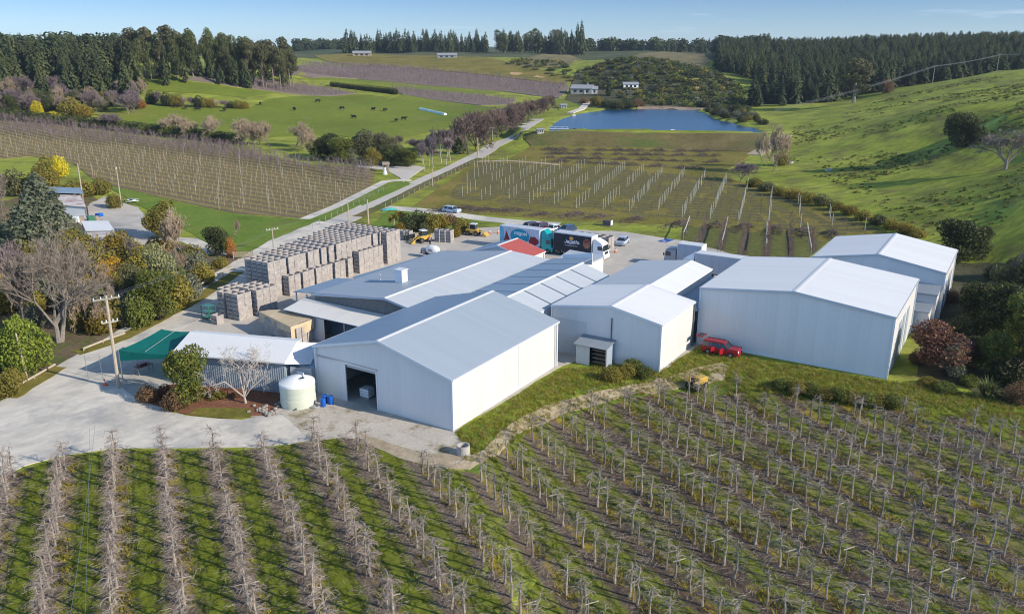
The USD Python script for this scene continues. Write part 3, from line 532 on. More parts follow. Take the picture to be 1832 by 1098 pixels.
# yard and roads
yard_poly = Polygon([tuple(L(u, w)[:2]) for u, w in [(-3, 0), (27, -1), (26, -12), (37, -12), (60, -15), (72, -18), (80, -12), (92, 10), (94, 24), (90, 36), (86, 48), (76, 56), (62, 60), (50, 62), (30, 56), (10, 56), (-6, 50), (-14, 40), (-8, 18), (-4, 10)]])
drape('yard', yard_poly, 'yard_gravel', 'grey gravel yard around the packing sheds', 'yard', rough=0.7, step=3, lift=0.040)
front_apron = wpoly([(500, 740), (560, 720), (700, 740), (812, 772), (836, 800), (850, 822), (800, 836), (720, 815), (640, 785), (560, 790)])
drape('apron', front_apron, 'front_gravel', 'weedy gravel apron in front of the white shed corner', 'gravel', rough=0.5, lift=0.075)
road_main = strip([(600, 400), (650, 376), (700, 350), (760, 324), (820, 297), (880, 262), (930, 232), (962, 213)], 6.0)
drive = LineString([on(a, b)[:2] for a, b in [(600, 398), (520, 432), (440, 482), (365, 532), (255, 600), (140, 672), (40, 740), (-90, 810)]]).buffer(4.2, cap_style='flat')
drive = drive.union(wpoly([(-90, 900), (-90, 790), (60, 720), (130, 690), (220, 690), (245, 716), (330, 744), (430, 752), (510, 742), (585, 728), (655, 742), (640, 785), (560, 787), (480, 799), (380, 802), (200, 802), (100, 816), (40, 836)]))
drape('driveway', drive, 'gravel_road', 'wide pale gravel driveway curving round the sheds', 'driveway', rough=0.35, step=2.5, lift=0.060)
drape('road', road_main, 'paved_road', 'straight grey country road climbing towards the pond', 'road', step=3, lift=0.075)
drape('road', wpoly([(722, 327), (760, 300), (700, 288), (640, 292), (640, 300), (690, 305), (715, 318)]), 'paved_road', 'dark sealed driveway turning off the road by the birches', 'driveway', step=3)
drape('track', strip([(545, 392), (600, 370), (650, 345), (690, 325), (735, 322)], 2.6), 'gravel_road', 'pale farm track along the corner of the left orchard', 'track', step=3)
drape('track', strip([(690, 372), (745, 376), (800, 382), (860, 391), (930, 398), (1000, 402)], 4.5), 'gravel_road', 'gravel lane behind the garden island leading to the car park', 'track', step=3)
drape('track', strip([(440, 478), (410, 465), (385, 452), (340, 430), (270, 425)], 3.4), 'gravel_road', 'gravel drive from the road to the sheds at the left', 'track', step=3)
drape('track', strip([(852, 290), (905, 288), (960, 292), (1000, 296)], 2.0), 'sandy_track', 'sandy farm track along the top of the trellis block', 'track', step=3)
drape('track', strip([(1020, 203), (1040, 196), (1052, 183)], 3.5), 'gravel_road', 'gravel drive at the far left corner of the pond', 'track', step=3)
drape('pond_shore', strip([(1140, 193.5), (1200, 193.5), (1258, 196)], 5.0), 'pond_bank', 'bare brown shore at the far side of the pond', 'shore', step=4)
drape('spillway', strip([(1348, 278), (1375, 262), (1405, 243)], 5.0), 'sandy_track', 'pale dirt ramp at the right end of the dam', 'track', step=3)
obj('pond', trimesh.Trimesh(*[(lambda v, f: (np.column_stack([v, np.full(len(v), POND_Z)]), f))(*trimesh.creation.triangulate_polygon(pond_poly.buffer(0.8), engine='earcut'))][0], process=False), 'pond_water', label='blue rippled irrigation pond behind the long grass dam', cat='pond', kind='structure')
# foreground orchard floor and the bank above it
orch_poly = wpoly([(-140, 880), (40, 842), (110, 820), (200, 806), (380, 806), (480, 803), (560, 790), (600, 778), (640, 788), (720, 818), (800, 840), (860, 850), (905, 800), (985, 750), (1130, 712), (1215, 700), (1330, 700), (1480, 722), (1600, 730), (1700, 745), (1920, 790), (1950, 1150), (-140, 1150)])
bank = wpoly([(812, 775), (1005, 659), (1100, 655), (1180, 664), (1244, 624), (1590, 682), (1660, 690), (1760, 710), (1930, 750), (1930, 800), (1700, 750), (1480, 726), (1330, 704), (1215, 702), (1130, 716), (985, 755), (905, 805), (860, 852), (832, 840)])
drape('bank', bank, 'bright_grass', 'bright green grassy bank between the sheds and the orchard', 'bank', rough=0.4, lift=0.050)
drape('orchard_floor', orch_poly, 'orchard_floor', 'orchard floor of green alleys and brown strips in the foreground', 'orchard ground', rough=0.3, lift=0.070)
drape('dirt_track', wpoly([(800, 842), (838, 822), (880, 788), (935, 745), (1000, 716), (1090, 694), (1200, 676), (1285, 648), (1300, 655), (1290, 682), (1215, 698), (1140, 708), (1060, 722), (1000, 742), (940, 772), (885, 815), (850, 842)]), 'sandy_track', 'worn sandy track winding between bank and orchard', 'track', rough=0.7, step=2, lift=0.13)
drape('dirt_track', wpoly([(640, 770), (700, 795), (770, 812), (850, 820), (845, 836), (790, 838), (720, 822), (650, 792)]), 'sandy_track', 'sandy edge of the gravel apron above the orchard', 'track', rough=0.4, step=2, lift=0.10)
drape('flower_bed', wpoly([(256, 716), (300, 690), (372, 690), (505, 700), (515, 722), (480, 742), (430, 747), (330, 742)]), 'bark_mulch', 'red brown bark garden bed beside the small blue shed', 'garden bed', rough=0.25, step=2, lift=0.090)
drape('lawn', wpoly([(338, 742), (350, 732), (400, 730), (452, 733), (448, 747), (400, 749)]), 'rough_grass', 'little olive lawn strip in front of the bark bed', 'lawn', rough=0.15, step=2, lift=0.110)
drape('verge', strip([(15, 712), (105, 657)], 2.2), 'rough_grass', 'weedy grass verge at the left edge of the driveway', 'verge', rough=0.2, lift=0.090)
drape('verge', strip([(135, 632), (220, 605), (345, 540), (425, 487)], 2.2), 'rough_grass', 'weedy verge along the road below the garden trees', 'verge', rough=0.3, lift=0.080)
drape('verge', strip([(600, 393), (660, 366), (720, 336)], 2.6).union(strip([(640, 388), (690, 366), (745, 338), (800, 312), (860, 284)], 3.0)), 'dry_grass', 'dry roadside grass along the road', 'verge', rough=0.3)

# ---------------------------------------------------------------- sheds (local axes: x runs away along the sheds, y to the left across them)
def site(name, label, u, w, cat='building'): return thing(name, label, cat, L(u, w), AZ)
def slab(poly3, th):
    """A sheet of the given outline (planar, 3D, seen from above anticlockwise), th thick downwards."""
    p = np.asarray(poly3, float); n = len(p); mb = MB()
    v = np.vstack([p, p - [0, 0, th]]); fan = np.array([[0, i, i + 1] for i in range(1, n - 1)])
    i = np.arange(n); j = (i + 1) % n
    mb.add(v, np.vstack([fan, fan[:, ::-1] + n, np.column_stack([i, i + n, j + n]), np.column_stack([i, j + n, j])])); return mb
def wall_x(y, x0, x1, z0, z1, th=0.12): return MB().bb(x0, x1, y - th / 2, y + th / 2, z0, z1)
def gable_front(b, x, prof, mat, z0=0.0, panel=1.15, th=0.10, opening=None, name='wall_panel', gap=0.005):
    """End wall in upright panels. prof: [(y, z)] roofline from right (low y) to left; opening: (y0, y1, ztop)."""
    ys = np.array([p[0] for p in prof]); zs = np.array([p[1] for p in prof])
    n = max(1, round((ys[-1] - ys[0]) / panel)); cuts = np.linspace(ys[0], ys[-1], n + 1)
    for a, c in zip(cuts[:-1], cuts[1:]):
        a, c = a + gap / 2, c - gap / 2
        segs = [(a, c, z0)]
        if opening:
            o0, o1, oz = opening; segs = []
            if a < o0: segs.append((a, min(c, o0), z0))
            if c > o1: segs.append((max(a, o1), c, z0))
            if min(c, o1) > max(a, o0): segs.append((max(a, o0), min(c, o1), oz))
        for s0, s1, zb in segs:
            if s1 - s0 < 0.02: continue
            inner = [y for y in ys if s0 + 1e-6 < y < s1 - 1e-6]
            yy = [s0] + inner + [s1]
            poly = [(s0, zb), (s1, zb)] + [(y, float(np.interp(y, ys, zs))) for y in yy[::-1]]
            obj(name, MB().prism(poly, 0, x - th / 2, x + th / 2), mat, b)
def gable(name, label, u0, u1, wr, wl, hr, hl, wrid, hrid, roofs, wall, wallu, over=0.18, opening=None, panel=1.15, trims=True, z0=0.0, front=True, back=True, left=True, right=True, gut='white_trim'):
    """Shed between u0 and u1; right eave at wr, left eave at wl. roofs: (right slope, left slope) materials."""
    b = site(name, label, u0, wr); l = u1 - u0; y1 = wl - wr; yr = wrid - wr; t = 0.10
    prof = [(0, hr - .02), (yr, hrid - .02), (y1, hl - .02)]
    if front: gable_front(b, 0.05, prof, wall, z0, panel, opening=opening)
    if back: obj('rear_wall', MB().prism([(0, z0), (y1, z0), (y1, hl - .02), (yr, hrid - .02), (0, hr - .02)], 0, l - .15, l - .05), wall, b)
    if right: obj('side_wall', MB().bb(.102, l - .152, 0, .1, z0, hr - .03), wallu, b)
    if left: obj('side_wall', MB().bb(.102, l - .152, y1 - .1, y1, z0, hl - .03), wallu, b)
    sr, sl = (hrid - hr) / yr, (hrid - hl) / (y1 - yr)
    o = over
    obj('roof_slope', slab([(-o, -o, hr - o * sr + .1), (l + o, -o, hr - o * sr + .1), (l + o, yr - .003, hrid + .1), (-o, yr - .003, hrid + .1)], t), roofs[0], b)
    obj('roof_slope', slab([(-o, yr + .003, hrid + .1), (l + o, yr + .003, hrid + .1), (l + o, y1 + o, hl - o * sl + .1), (-o, y1 + o, hl - o * sl + .1)], t), roofs[1], b)
    cap = MB()
    for s, k in ((-1, sr), (1, sl)):
        e = [(-o - .02, yr, hrid + .15), (l + o + .02, yr, hrid + .15), (l + o + .02, yr + s * .24, hrid + .15 - .24 * k), (-o - .02, yr + s * .24, hrid + .15 - .24 * k)]
        cap.mesh(slab(e if s > 0 else e[::-1], .03).get())
    obj('ridge_cap', cap, 'white_trim', b)
    if trims:
        for x in (-o - .03, l + o + .03):
            m = MB(); m.prism([(-o, hr - o * sr - .14), (yr, hrid - .14), (yr, hrid + .13), (-o, hr - o * sr + .13)], 0, x - .02, x + .02); m.prism([(yr, hrid - .14), (y1 + o, hl - o * sl - .14), (y1 + o, hl - o * sl + .13), (yr, hrid + .13)], 0, x - .02, x + .02)
            obj('barge_board', m, gut, b)
        for y, h, s in ((-o - .07, hr - o * sr, 1), (y1 + o + .07, hl - o * sl, -1)):
            obj('gutter', MB().bb(-o, l + o, y - .06, y + .06, h - .06, h + .07), gut, b)
        for y, h, k in ((0, hr, -1), (y1, hl, 1)):
            for x in (0.03, l - .03):
                if (k < 0 and not right) or (k > 0 and not left): continue
                obj('corner_flashing', MB().bb(x - .1, x + .1, y + k * .035 - .1, y + k * .035 + .1, z0, h - .05 - (o * .2)), 'white_trim', b)
    return b, l, y1

# front shed with the open door
b, l, y1 = gable('white_shed', 'white gabled shed nearest the orchard with an open dark doorway', 0, 20.9, 0, 18.1, 5.5, 5.5, 9.05, 7.75, ('grey_roof', 'blue_and_shaded_roof'), 'white_wall_w', 'white_wall_u', opening=(9.65, 13.85, 4.25))  # left slope bluer and darker: its shade is put into the roof colour
obj('floor', MB().bb(.11, 20.7, .11, 17.9, .02, .055), 'concrete', b)
obj('side_wall', MB().bb(12.3, 12.42, -.012, .0, .02, 5.3), 'grey_trim', b)
obj('door_frame', MB().bb(-.03, .0, 9.5, 9.65, 0, 4.25).bb(-.03, .0, 13.85, 14.0, 0, 4.25).bb(-.03, .0, 9.5, 14.0, 4.25, 4.4), 'white_trim', b)
obj('downpipe', MB().tube([(-.12, 17.85, 5.35), (-.12, 17.85, .1)], .06, 6), 'white_trim', b)
obj('door_track', MB().bb(-.09, -.031, 9.4, 18.0, 4.41, 4.53), 'steel', b)
obj('roller_door', MB().tube([(.35, 9.7, 4.05), (.35, 13.8, 4.05)], .22, 10), 'grey_trim', b)
obj('downpipe', MB().tube([(20.4, -.12, 5.35), (20.4, -.12, .1)], .06, 6), 'white_trim', b)
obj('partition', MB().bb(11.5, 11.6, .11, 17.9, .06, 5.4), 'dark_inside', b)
# central packhouse: gable roof with a lean-to strip on the left
b = site('packhouse', 'long pale roofed packing house in the middle with a rooftop box', 15.8, 15.7)
yR, yB = 5.9, 18.6
obj('wall_panel', MB().bb(.4, 29.6, .15, .27, 0, 5.0), 'old_white_wall_u', b)
gable_front(b, .42, [(.3, 5.1), (yR, 6.15), (yB, 4.75)], 'old_planks', 3.55, 0.9, name='wall_board')
gable_front(b, .44, [(.3, 3.5), (yB - .1, 3.5)], 'blue_wall', 0, 1.6)
obj('rear_wall', MB().prism([(.3, 0), (18.4, 0), (18.4, 4.7), (yR, 6.1), (.3, 5.05)], 0, 29.6, 29.7), 'old_white_wall_w', b)
obj('side_wall', MB().bb(.5, 27.5, 18.3, 18.4, 0, 4.6), 'old_white_wall_u', b)
obj('roof_slope', slab([(-.2, -.1, 5.2), (31.6, -.1, 5.2), (29.5, yR - .003, 6.3), (-.2, yR - .003, 6.3)], .12), 'pale_roof', b)
obj('roof_slope', slab([(-.2, yR + .003, 6.3), (29.5, yR + .003, 6.3), (28.2, yB, 4.9), (8.3, yB, 4.9), (.2, yB, 4.9)], .12), 'grey_roof', b, label='pale grey left roof slope')  # left slope and lean-to strips darker: shade put into the roof colours
obj('roof_slope', slab([(.2, yB + .003, 4.9), (8.3, yB + .003, 4.9), (8.9, 22.6, 4.36), (.6, 22.9, 4.32)], .10), 'blue_and_shaded_roof', b)
obj('roof_slope', slab([(8.31, yB + .003, 4.9), (28.2, yB + .003, 4.9), (27.8, 19.1, 4.72), (10.3, 20.9, 4.42)], .10), 'blue_and_shaded_roof', b)
obj('ridge_cap', MB().prism([(yR - .28, 6.27), (yR + .28, 6.29), (yR, 6.39)], 0, -.23, 29.5), 'white_trim', b)
obj('barge_board', MB().prism([(-.1, 4.95), (yR, 6.05), (yR, 6.33), (-.1, 5.23)], 0, -.27, -.23).prism([(yR, 6.05), (yB, 4.65), (yB, 4.93), (yR, 6.33)], 0, -.27, -.23), 'grey_trim', b)
for y in (20.4, 22.4): obj('post', MB().bb(.7, .85, y, y + .15, 0, 4.2), 'white_trim', b)
obj('rooftop_box', MB().bb(7.4, 8.6, 9.3, 10.5, 5.6, 7.55).bb(7.3, 8.7, 9.2, 10.6, 7.552, 7.65), 'white_trim', b)
obj('vent_pipe', MB().tube([(8.3, 13.9, 5.2), (8.3, 13.9, 6.3)], .09, 7), 'white_trim', b)
# banded canopy shed
b = site('canopy_shed', 'low pale shed with dark banded roof panels between the packing house and cool store', 23.2, 4.0)
yr = 4.5
for i, (x0, x1) in enumerate(zip(np.arange(0, 20, 4.15), np.arange(0, 20, 4.15) + 3.85)):
    x1 = min(x1, 20.6)
    obj('roof_panel', slab([(x0, 0, 5.2), (x1, 0, 5.2), (x1, yr - .05, 6.5), (x0, yr - .05, 6.5)], .1), 'pale_roof', b)
    if i: obj('roof_band', slab([(x0 - .299, 0, 5.12), (x0 - .001, 0, 5.12), (x0 - .001, yr - .06, 6.42), (x0 - .299, yr - .06, 6.42)], .1), 'dark_trim', b)
for i in range(6):
    x0, x1 = -1 + i * 4.15, min(-1 + i * 4.15 + 3.85, 23.8)
    obj('roof_panel', slab([(x0, yr + .05, 6.5), (x1, yr + .05, 6.5), (x1, 11.1, 5.65), (x0, 11.1, 5.65)], .1), 'blue_and_shaded_roof', b)  # left panels darker and bluer than the right: shade put into the colour
    if i: obj('roof_band', slab([(x0 - .299, yr + .06, 6.42), (x0 - .001, yr + .06, 6.42), (x0 - .001, 11.1, 5.57), (x0 - .299, 11.1, 5.57)], .1), 'dark_trim', b)
obj('ridge_cap', MB().prism([(yr - .25, 6.46), (yr + .25, 6.5), (yr, 6.6)], 0, -.9, 20.7), 'white_trim', b)
obj('side_wall', MB().bb(0, 20.2, .05, .15, 0, 5.08), 'white_wall_u', b)
obj('rear_wall', MB().prism([(.2, 0), (11, 0), (11, 5.5), (yr, 6.35), (.2, 5.05)], 0, 20.0, 20.12), 'white_wall_w', b)
obj('parapet', MB().prism([(yr + .2, 5.4), (9.6, 5.4), (9.6, 6.3), (yr + .2, 7.2)], 0, 24.0, 24.15), 'white_trim', b)
# cool store (two lengths) with a blue lean-to
b, l, y1 = gable('cool_store', 'white cool store in the middle right with a pump hut against its end', 25.3, 36.0, -11.15, 3.1, 5.8, 5.8, -4.9, 7.0, ('white_roof', 'white_roof'), 'white_wall_w', 'white_wall_u', over=.1, panel=1.15, back=True)
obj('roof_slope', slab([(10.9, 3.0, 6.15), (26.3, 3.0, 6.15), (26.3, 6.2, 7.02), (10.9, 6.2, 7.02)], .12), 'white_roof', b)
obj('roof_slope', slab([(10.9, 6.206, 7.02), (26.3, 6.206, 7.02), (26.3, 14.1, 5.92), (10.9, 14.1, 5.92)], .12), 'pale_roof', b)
obj('roof_slope', slab([(10.9, -.35, 4.7), (26.2, -.35, 4.7), (26.2, 2.98, 5.1), (10.9, 2.98, 5.1)], .1), 'blue_and_shaded_roof', b)
obj('side_wall', MB().bb(10.9, 26.1, 3.05, 3.15, 0, 6.0), 'white_wall_u', b)
obj('side_wall', MB().bb(10.9, 26.1, 14.0, 14.1, 0, 5.78), 'white_wall_u', b)
obj('rear_wall', MB().prism([(3.16, 0), (13.99, 0), (13.99, 5.8), (6.2, 6.88), (3.16, 6.0)], 0, 26.0, 26.12), 'white_wall_w', b)
obj('downpipe', MB().tube([(-.1, 6.15, 5.6), (-.1, 6.15, 3.0)], .07, 6), 'dark_trim', b)
obj('door_outline', MB().bb(-.03, -.0, 9.3, 9.42, 0, 4.6).bb(-.03, 0, 9.42, 13.9, 4.48, 4.6), 'white_trim', b)
obj('door_leaf', MB().bb(-.02, 0, 9.43, 13.9, .1, 4.47), 'old_white_wall_w', b)
obj('downpipe', MB().tube([(10.6, -.12, 5.6), (10.6, -.12, .1)], .11, 6), 'dark_trim', b)
# big right shed
b, l, y1 = gable('large_white_shed', 'largest white shed at the right with the red car parked against it', 37.2, 56.0, -33.9, -11.5, 7.35, 7.35, -22.85, 8.6, ('white_roof', 'white_roof'), 'white_wall_w', 'white_wall_u', over=.12, panel=1.2, gut='grey_trim')
obj('base_strip', MB().bb(-.06, -.001, .1, 22.3, 0, .35), 'white_trim', b)
for x in (5.2, 8.4, 11.8): obj('side_door', MB().bb(x, x + 2.0, -.05, -.002, .1, 5.2), 'blue_wall_u', b)
# rear right shed
b, l, y1 = gable('rear_white_shed', 'white shed furthest to the right behind the largest shed', 64.9, 80.9, -36.4, -18.9, 6.5, 6.5, -27.7, 8.0, ('white_roof', 'white_roof'), 'white_wall_w', 'white_wall_u', over=.12, gut='grey_trim')
for x in (3.0, 7.5, 11.0): obj('side_door', MB().bb(x, x + 1.8, -.05, -.002, .1, 4.4), 'blue_wall_u', b)
b = site('link_annex', 'low silvery roofed annex between the two right-hand sheds', 57.0, -36.2)
obj('roof_slope', slab([(4.0, 0, 4.3), (7.8, 0, 4.75), (7.8, 13, 4.75), (4.0, 13, 4.3)], .12), 'zinc_roof', b)
obj('front_wall', MB().bb(4.2, 4.3, .1, 12.9, 0, 4.15), 'white_wall_w', b)
obj('side_wall', MB().bb(4.31, 7.75, .1, .2, 0, 4.2), 'white_wall_u', b)
obj('side_wall', MB().bb(.31, 4.19, .5, .6, 0, 2.78), 'white_wall_u', b)
obj('front_wall', MB().bb(.2, .3, .5, 4.0, 0, 2.8), 'white_wall_w', b)
obj('roof_slope', slab([(.1, .4, 2.82), (4.19, .4, 3.0), (4.19, 4.1, 3.0), (.1, 4.1, 2.82)], .08), 'zinc_roof', b, label='small lower roof')
# pump hut
b = site('pump_hut', 'small open fronted pump hut against the cool store end wall', 23.0, -5.5)
obj('roof_slope', slab([(-.4, -.2, 2.55), (2.25, -.2, 3.0), (2.25, 4.2, 3.0), (-.4, 4.2, 2.55)], .06), 'zinc_roof', b)
obj('front_wall', MB().bb(0, .08, 2.2, 4.0, 0, 2.5), 'old_white_wall_w', b)
obj('side_wall', MB().prism([(0, 0), (2.2, 0), (2.2, 2.85), (0, 2.45)], 1, 0, .08), 'blue_wall_u', b)
obj('side_wall', MB().prism([(.085, 0), (2.2, 0), (2.2, 2.85), (.085, 2.45)], 1, 3.92, 4.0), 'old_white_wall_u', b)
obj('post', MB().bb(0, .1, .0, .1, 0, 2.45), 'white_trim', b)
obj('rear_panel', MB().bb(2.0, 2.06, .1, 3.9, 0, 2.6), 'dark_inside', b)
for i in range(4): obj('shelf', MB().bb(.5, 1.9, .15, 2.1, .35 + i * .5, .42 + i * .5), 'timber', b)
# lean-to with the cream roof
b = site('lean_to', 'cream roofed lean-to shed behind the front shed', 12.0, 20.6)
n = 9
for i in range(n):
    y0 = 1.0 + i * 14.3 / n; y1 = y0 + 14.3 / n - .02
    obj('roof_sheet', slab([(0, y0, 3.4), (3.9, y0, 4.0), (3.9, y1, 4.0), (0, y1, 3.4)], .07), 'cream_roof', b)
gable_front(b, .55, [(8.6, 3.35), (12.9, 3.35)], 'white_wall_w', 0, 1.45)
obj('beam', MB().bb(.3, .45, 1, 15.3, 3.1, 3.32), 'dark_trim', b)
for y in (1.2, 5.0, 8.5): obj('post', MB().bb(.4, .55, y, y + .15, 0, 3.1), 'steel', b)
obj('rear_wall', MB().bb(3.6, 3.7, 1.1, 15.2, 0, 3.7), 'blue_wall', b)
obj('side_wall', MB().bb(.6, 3.59, 12.8, 12.9, 0, 3.3), 'white_wall_u', b)
# small blue-grey shed behind the tank
b = site('blue_shed', 'small blue grey shed with a white roof behind the bare magnolia', -6.3, 20.3)
hr = 5.05
obj('front_wall', MB().bb(3.3 - .1, 3.3, .2, 13.2, 0, .01), 'concrete', b)
def skew(u, w): return (u + 6.3, w - 20.3)
A0, A1, R0, R1, B0, B1 = skew(-6.9, 33.3), skew(-2.3, 20.4), skew(-3.2, 34.6), skew(1.0, 21.8), skew(-1.2, 36.2), skew(3.2, 23.4)
obj('roof_slope', slab([(*A1, 3.8), (*R1, 5.0), (*R0, 5.0), (*A0, 3.8)], .1), 'white_roof', b)
obj('roof_slope', slab([(*R1, 5.004), (*B1, 4.3), (*B0, 4.3), (*R0, 5.004)], .1), 'white_roof', b)
d = np.array(A0) - A1; d /= np.linalg.norm(d); nrm = np.array([d[1], -d[0]]); nrm = nrm if nrm[0] > 0 else -nrm
def skwall(p, q, z0, z1, th=.1):
    p, q = np.array(p), np.array(q); c = (p + q) / 2; v = q - p
    return MB().box((c[0], c[1], (z0 + z1) / 2), (np.linalg.norm(v), th, z1 - z0), math.atan2(v[1], v[0]))
a0, a1 = np.array(A0) + nrm * .45 - d * .35, np.array(A1) + nrm * .45 + d * .35
nw = 9
for i in range(nw):
    p, q_ = a1 + (a0 - a1) * (i + .01) / nw, a1 + (a0 - a1) * (i + .99) / nw
    obj('wall_panel', skwall(p, q_, 0, 3.75), 'blue_wall', b)
e1, e0 = np.array(B1) - nrm * .3 + d * .35, np.array(B0) - nrm * .3 - d * .35
obj('rear_wall', skwall(e1, e0, 0, 4.2), 'blue_wall', b)
for s, e in ((a1, e1), (a0, e0)):
    obj('end_wall', skwall(s + nrm * .08, e - nrm * .08, 0, 3.8), 'blue_wall_u', b)
    mid = s + (e - s) * .66
    obj('gable_top', MB().add(np.vstack([[*(s + d * dd), 3.8] for dd in (-.05, .05)] + [[*(e + d * dd), 4.2] for dd in (-.05, .05)] + [[*(mid + d * dd), 4.9] for dd in (-.05, .05)]), [[0, 2, 4], [1, 5, 3], [0, 1, 3], [0, 3, 2], [2, 3, 5], [2, 5, 4], [4, 5, 1], [4, 1, 0]]), 'blue_wall_u', b)
obj('side_roof', slab([(*(np.array(A1) - d * .02), 3.7), (*(np.array(A1) + d * -2.2 + nrm * 1.6), 3.3), (*(np.array(B1) - d * 2.4), 4.0), (*(np.array(R1) - d * .02), 4.9)], .08), 'white_roof', b)
obj('gutter', skwall(np.array(A1) - nrm * .08, np.array(A0) - nrm * .08, 3.68, 3.8, .12), 'white_trim', b)
obj('side_fence', skwall(np.array(skew(-.6, 18.3)), np.array(skew(-1.4, 20.6)), 0, 3.0, .08), 'old_white_wall_w', b)
obj('low_roof', slab([(*skew(-.4, 18.3), 3.1), (*skew(3.0, 18.4), 3.5), (*skew(3.0, 21.5), 3.5), (*skew(-.6, 20.4), 3.1)], .08), 'blue_and_shaded_roof', b)
# green shade cloth shelter
b = site('shade_shelter', 'green shade cloth shelter beside the driveway', -9.0, 33.0)
S0, S1, S2, S3 = (0.0, 6.7), (7.2, 9.0), (8.1, 4.8), (2.1, .3)
def sag(p, q_, n=7, s=.12): return [np.array([*(np.array(p[:2]) + (np.array(q_[:2]) - p[:2]) * t), p[2] + (q_[2] - p[2]) * t - s * 4 * t * (1 - t)]) for t in np.linspace(0, 1, n)]
E0, E1 = sag((*S0, 3.55), (*S3, 3.65)), sag((*S1, 3.55), (*S2, 3.75))
g = np.array([[e0 + (e1 - e0) * t - np.array([0, 0, .14 * 4 * t * (1 - t)]) for t in np.linspace(0, 1, 7)] for e0, e1 in zip(E0, E1)])
def sheet(g):
    n, m = g.shape[:2]; i = np.arange(n * m).reshape(n, m); q_ = np.stack([i[:-1, :-1], i[1:, :-1], i[1:, 1:], i[:-1, 1:]], -1).reshape(-1, 4)
    return MB().add(g.reshape(-1, 3), q_)
obj('shade_cloth', sheet(g), 'green_shade', b, smooth=True)
dr = np.array([[e - [0, 0, dz] for dz in (0.005, .5 + .9 * (1 - t) ** 2 * .9)] for e, t in zip(E0, np.linspace(0, 1, 7))])
obj('shade_valance', sheet(dr), 'green_shade', b, smooth=True)
obj('ridge_wire', MB().tube([(1.2, 3.6, 3.62), (7.7, 6.9, 3.68)], .022, 5), 'grey_trim', b)
for (x, y) in (S0, S1, S2): obj('post', MB().tube([(x, y, 0), (x, y, 3.6)], .06, 6), 'steel', b)
obj('post', MB().tube([(-1.4, 8.3, 0), (-1.4, 8.3, 3.2)], .03, 5), 'steel', b)
obj('post', MB().tube([(-2.2, 9.8, 0), (-2.2, 9.8, 3.0)], .03, 5), 'steel', b)
# red roofed shed
b, l, y1 = gable('red_roofed_shed', 'small red roofed shed at the far end of the packing house', 47.0, 52.6, 20.0, 30.0, 4.9, 4.9, 25.1, 6.35, ('red_roof', 'blue_and_shaded_roof'), 'white_wall_w', 'white_wall_u', over=.2)  # left slope of the red roof coloured blue-grey to paint in its shade
b = site('loading_dock', 'flat white roofed loading dock beside the black truck', 44.5, 8.6)
obj('roof_slope', slab([(.5, 1.2, 5.2), (9.5, 1.2, 5.2), (12.5, 9, 4.6), (3, 7.0, 4.9)], .12), 'pale_roof', b)
obj('wall', MB().bb(1.5, 9.2, 1.4, 1.5, 0, 4.9).bb(9.2, 9.3, 1.4, 7.5, 0, 4.6), 'white_wall_u', b)
# tan canvas over stacked bins
b = site('canvas_cover', 'tan canvas covered bin stack beside the lean-to', 6.2, 28.0, 'canvas cover')
pts = [(.2, 1.2, 0), (3.0, .6, 0), (4.6, 8.8, 0), (2.6, 9.2, 0)]
top = [(2.8, 3.5, 2.6), (6.0, 2.6, 3.0), (6.5, 8.9, 3.0), (5.2, 11.9, 2.6)]
c0 = np.array([[np.array(top[0]) * (1 - s) * (1 - t) + np.array(top[1]) * s * (1 - t) + np.array(top[2]) * s * t + np.array(top[3]) * (1 - s) * t + np.array([0, 0, .18 * math.sin(7 * t + 2 * s) * s * (1 - s) * 2]) for t in np.linspace(0, 1, 10)] for s in np.linspace(0, 1, 6)])
obj('canvas_top', sheet(c0[:, ::-1]), 'tan_canvas', b, smooth=True)
def skirt(a, b_, drop0, drop1, n=8, ins=0.15):
    a, b_ = np.array(a, float), np.array(b_, float)
    return np.array([[(a + (b_ - a) * t) - [0, 0, .004], (a + (b_ - a) * t) - [0, 0, drop0 + (drop1 - drop0) * t] + ins * np.array([math.sin(5 * t), 0, 0])] for t in np.linspace(0, 1, n)])
obj('canvas_side', sheet(skirt(top[0], top[1], 1.9, 1.3)), 'tan_canvas', b, smooth=True)
obj('canvas_side', sheet(skirt(top[3], top[0], 1.5, .7)), 'tan_canvas', b, smooth=True)
obj('canvas_side', sheet(skirt(top[1], top[2], 1.6, 2.0)), 'tan_canvas', b, smooth=True)
inner = MB()
for i in range(3):
    for j in range(3): inner.box((3.75 + i * .85 + j * .5, 4.2 + j * 2.4 - i * .1, 1.15), (.8, 2.2, 2.2))
obj('stacked_load', inner, 'bin_wood', b)

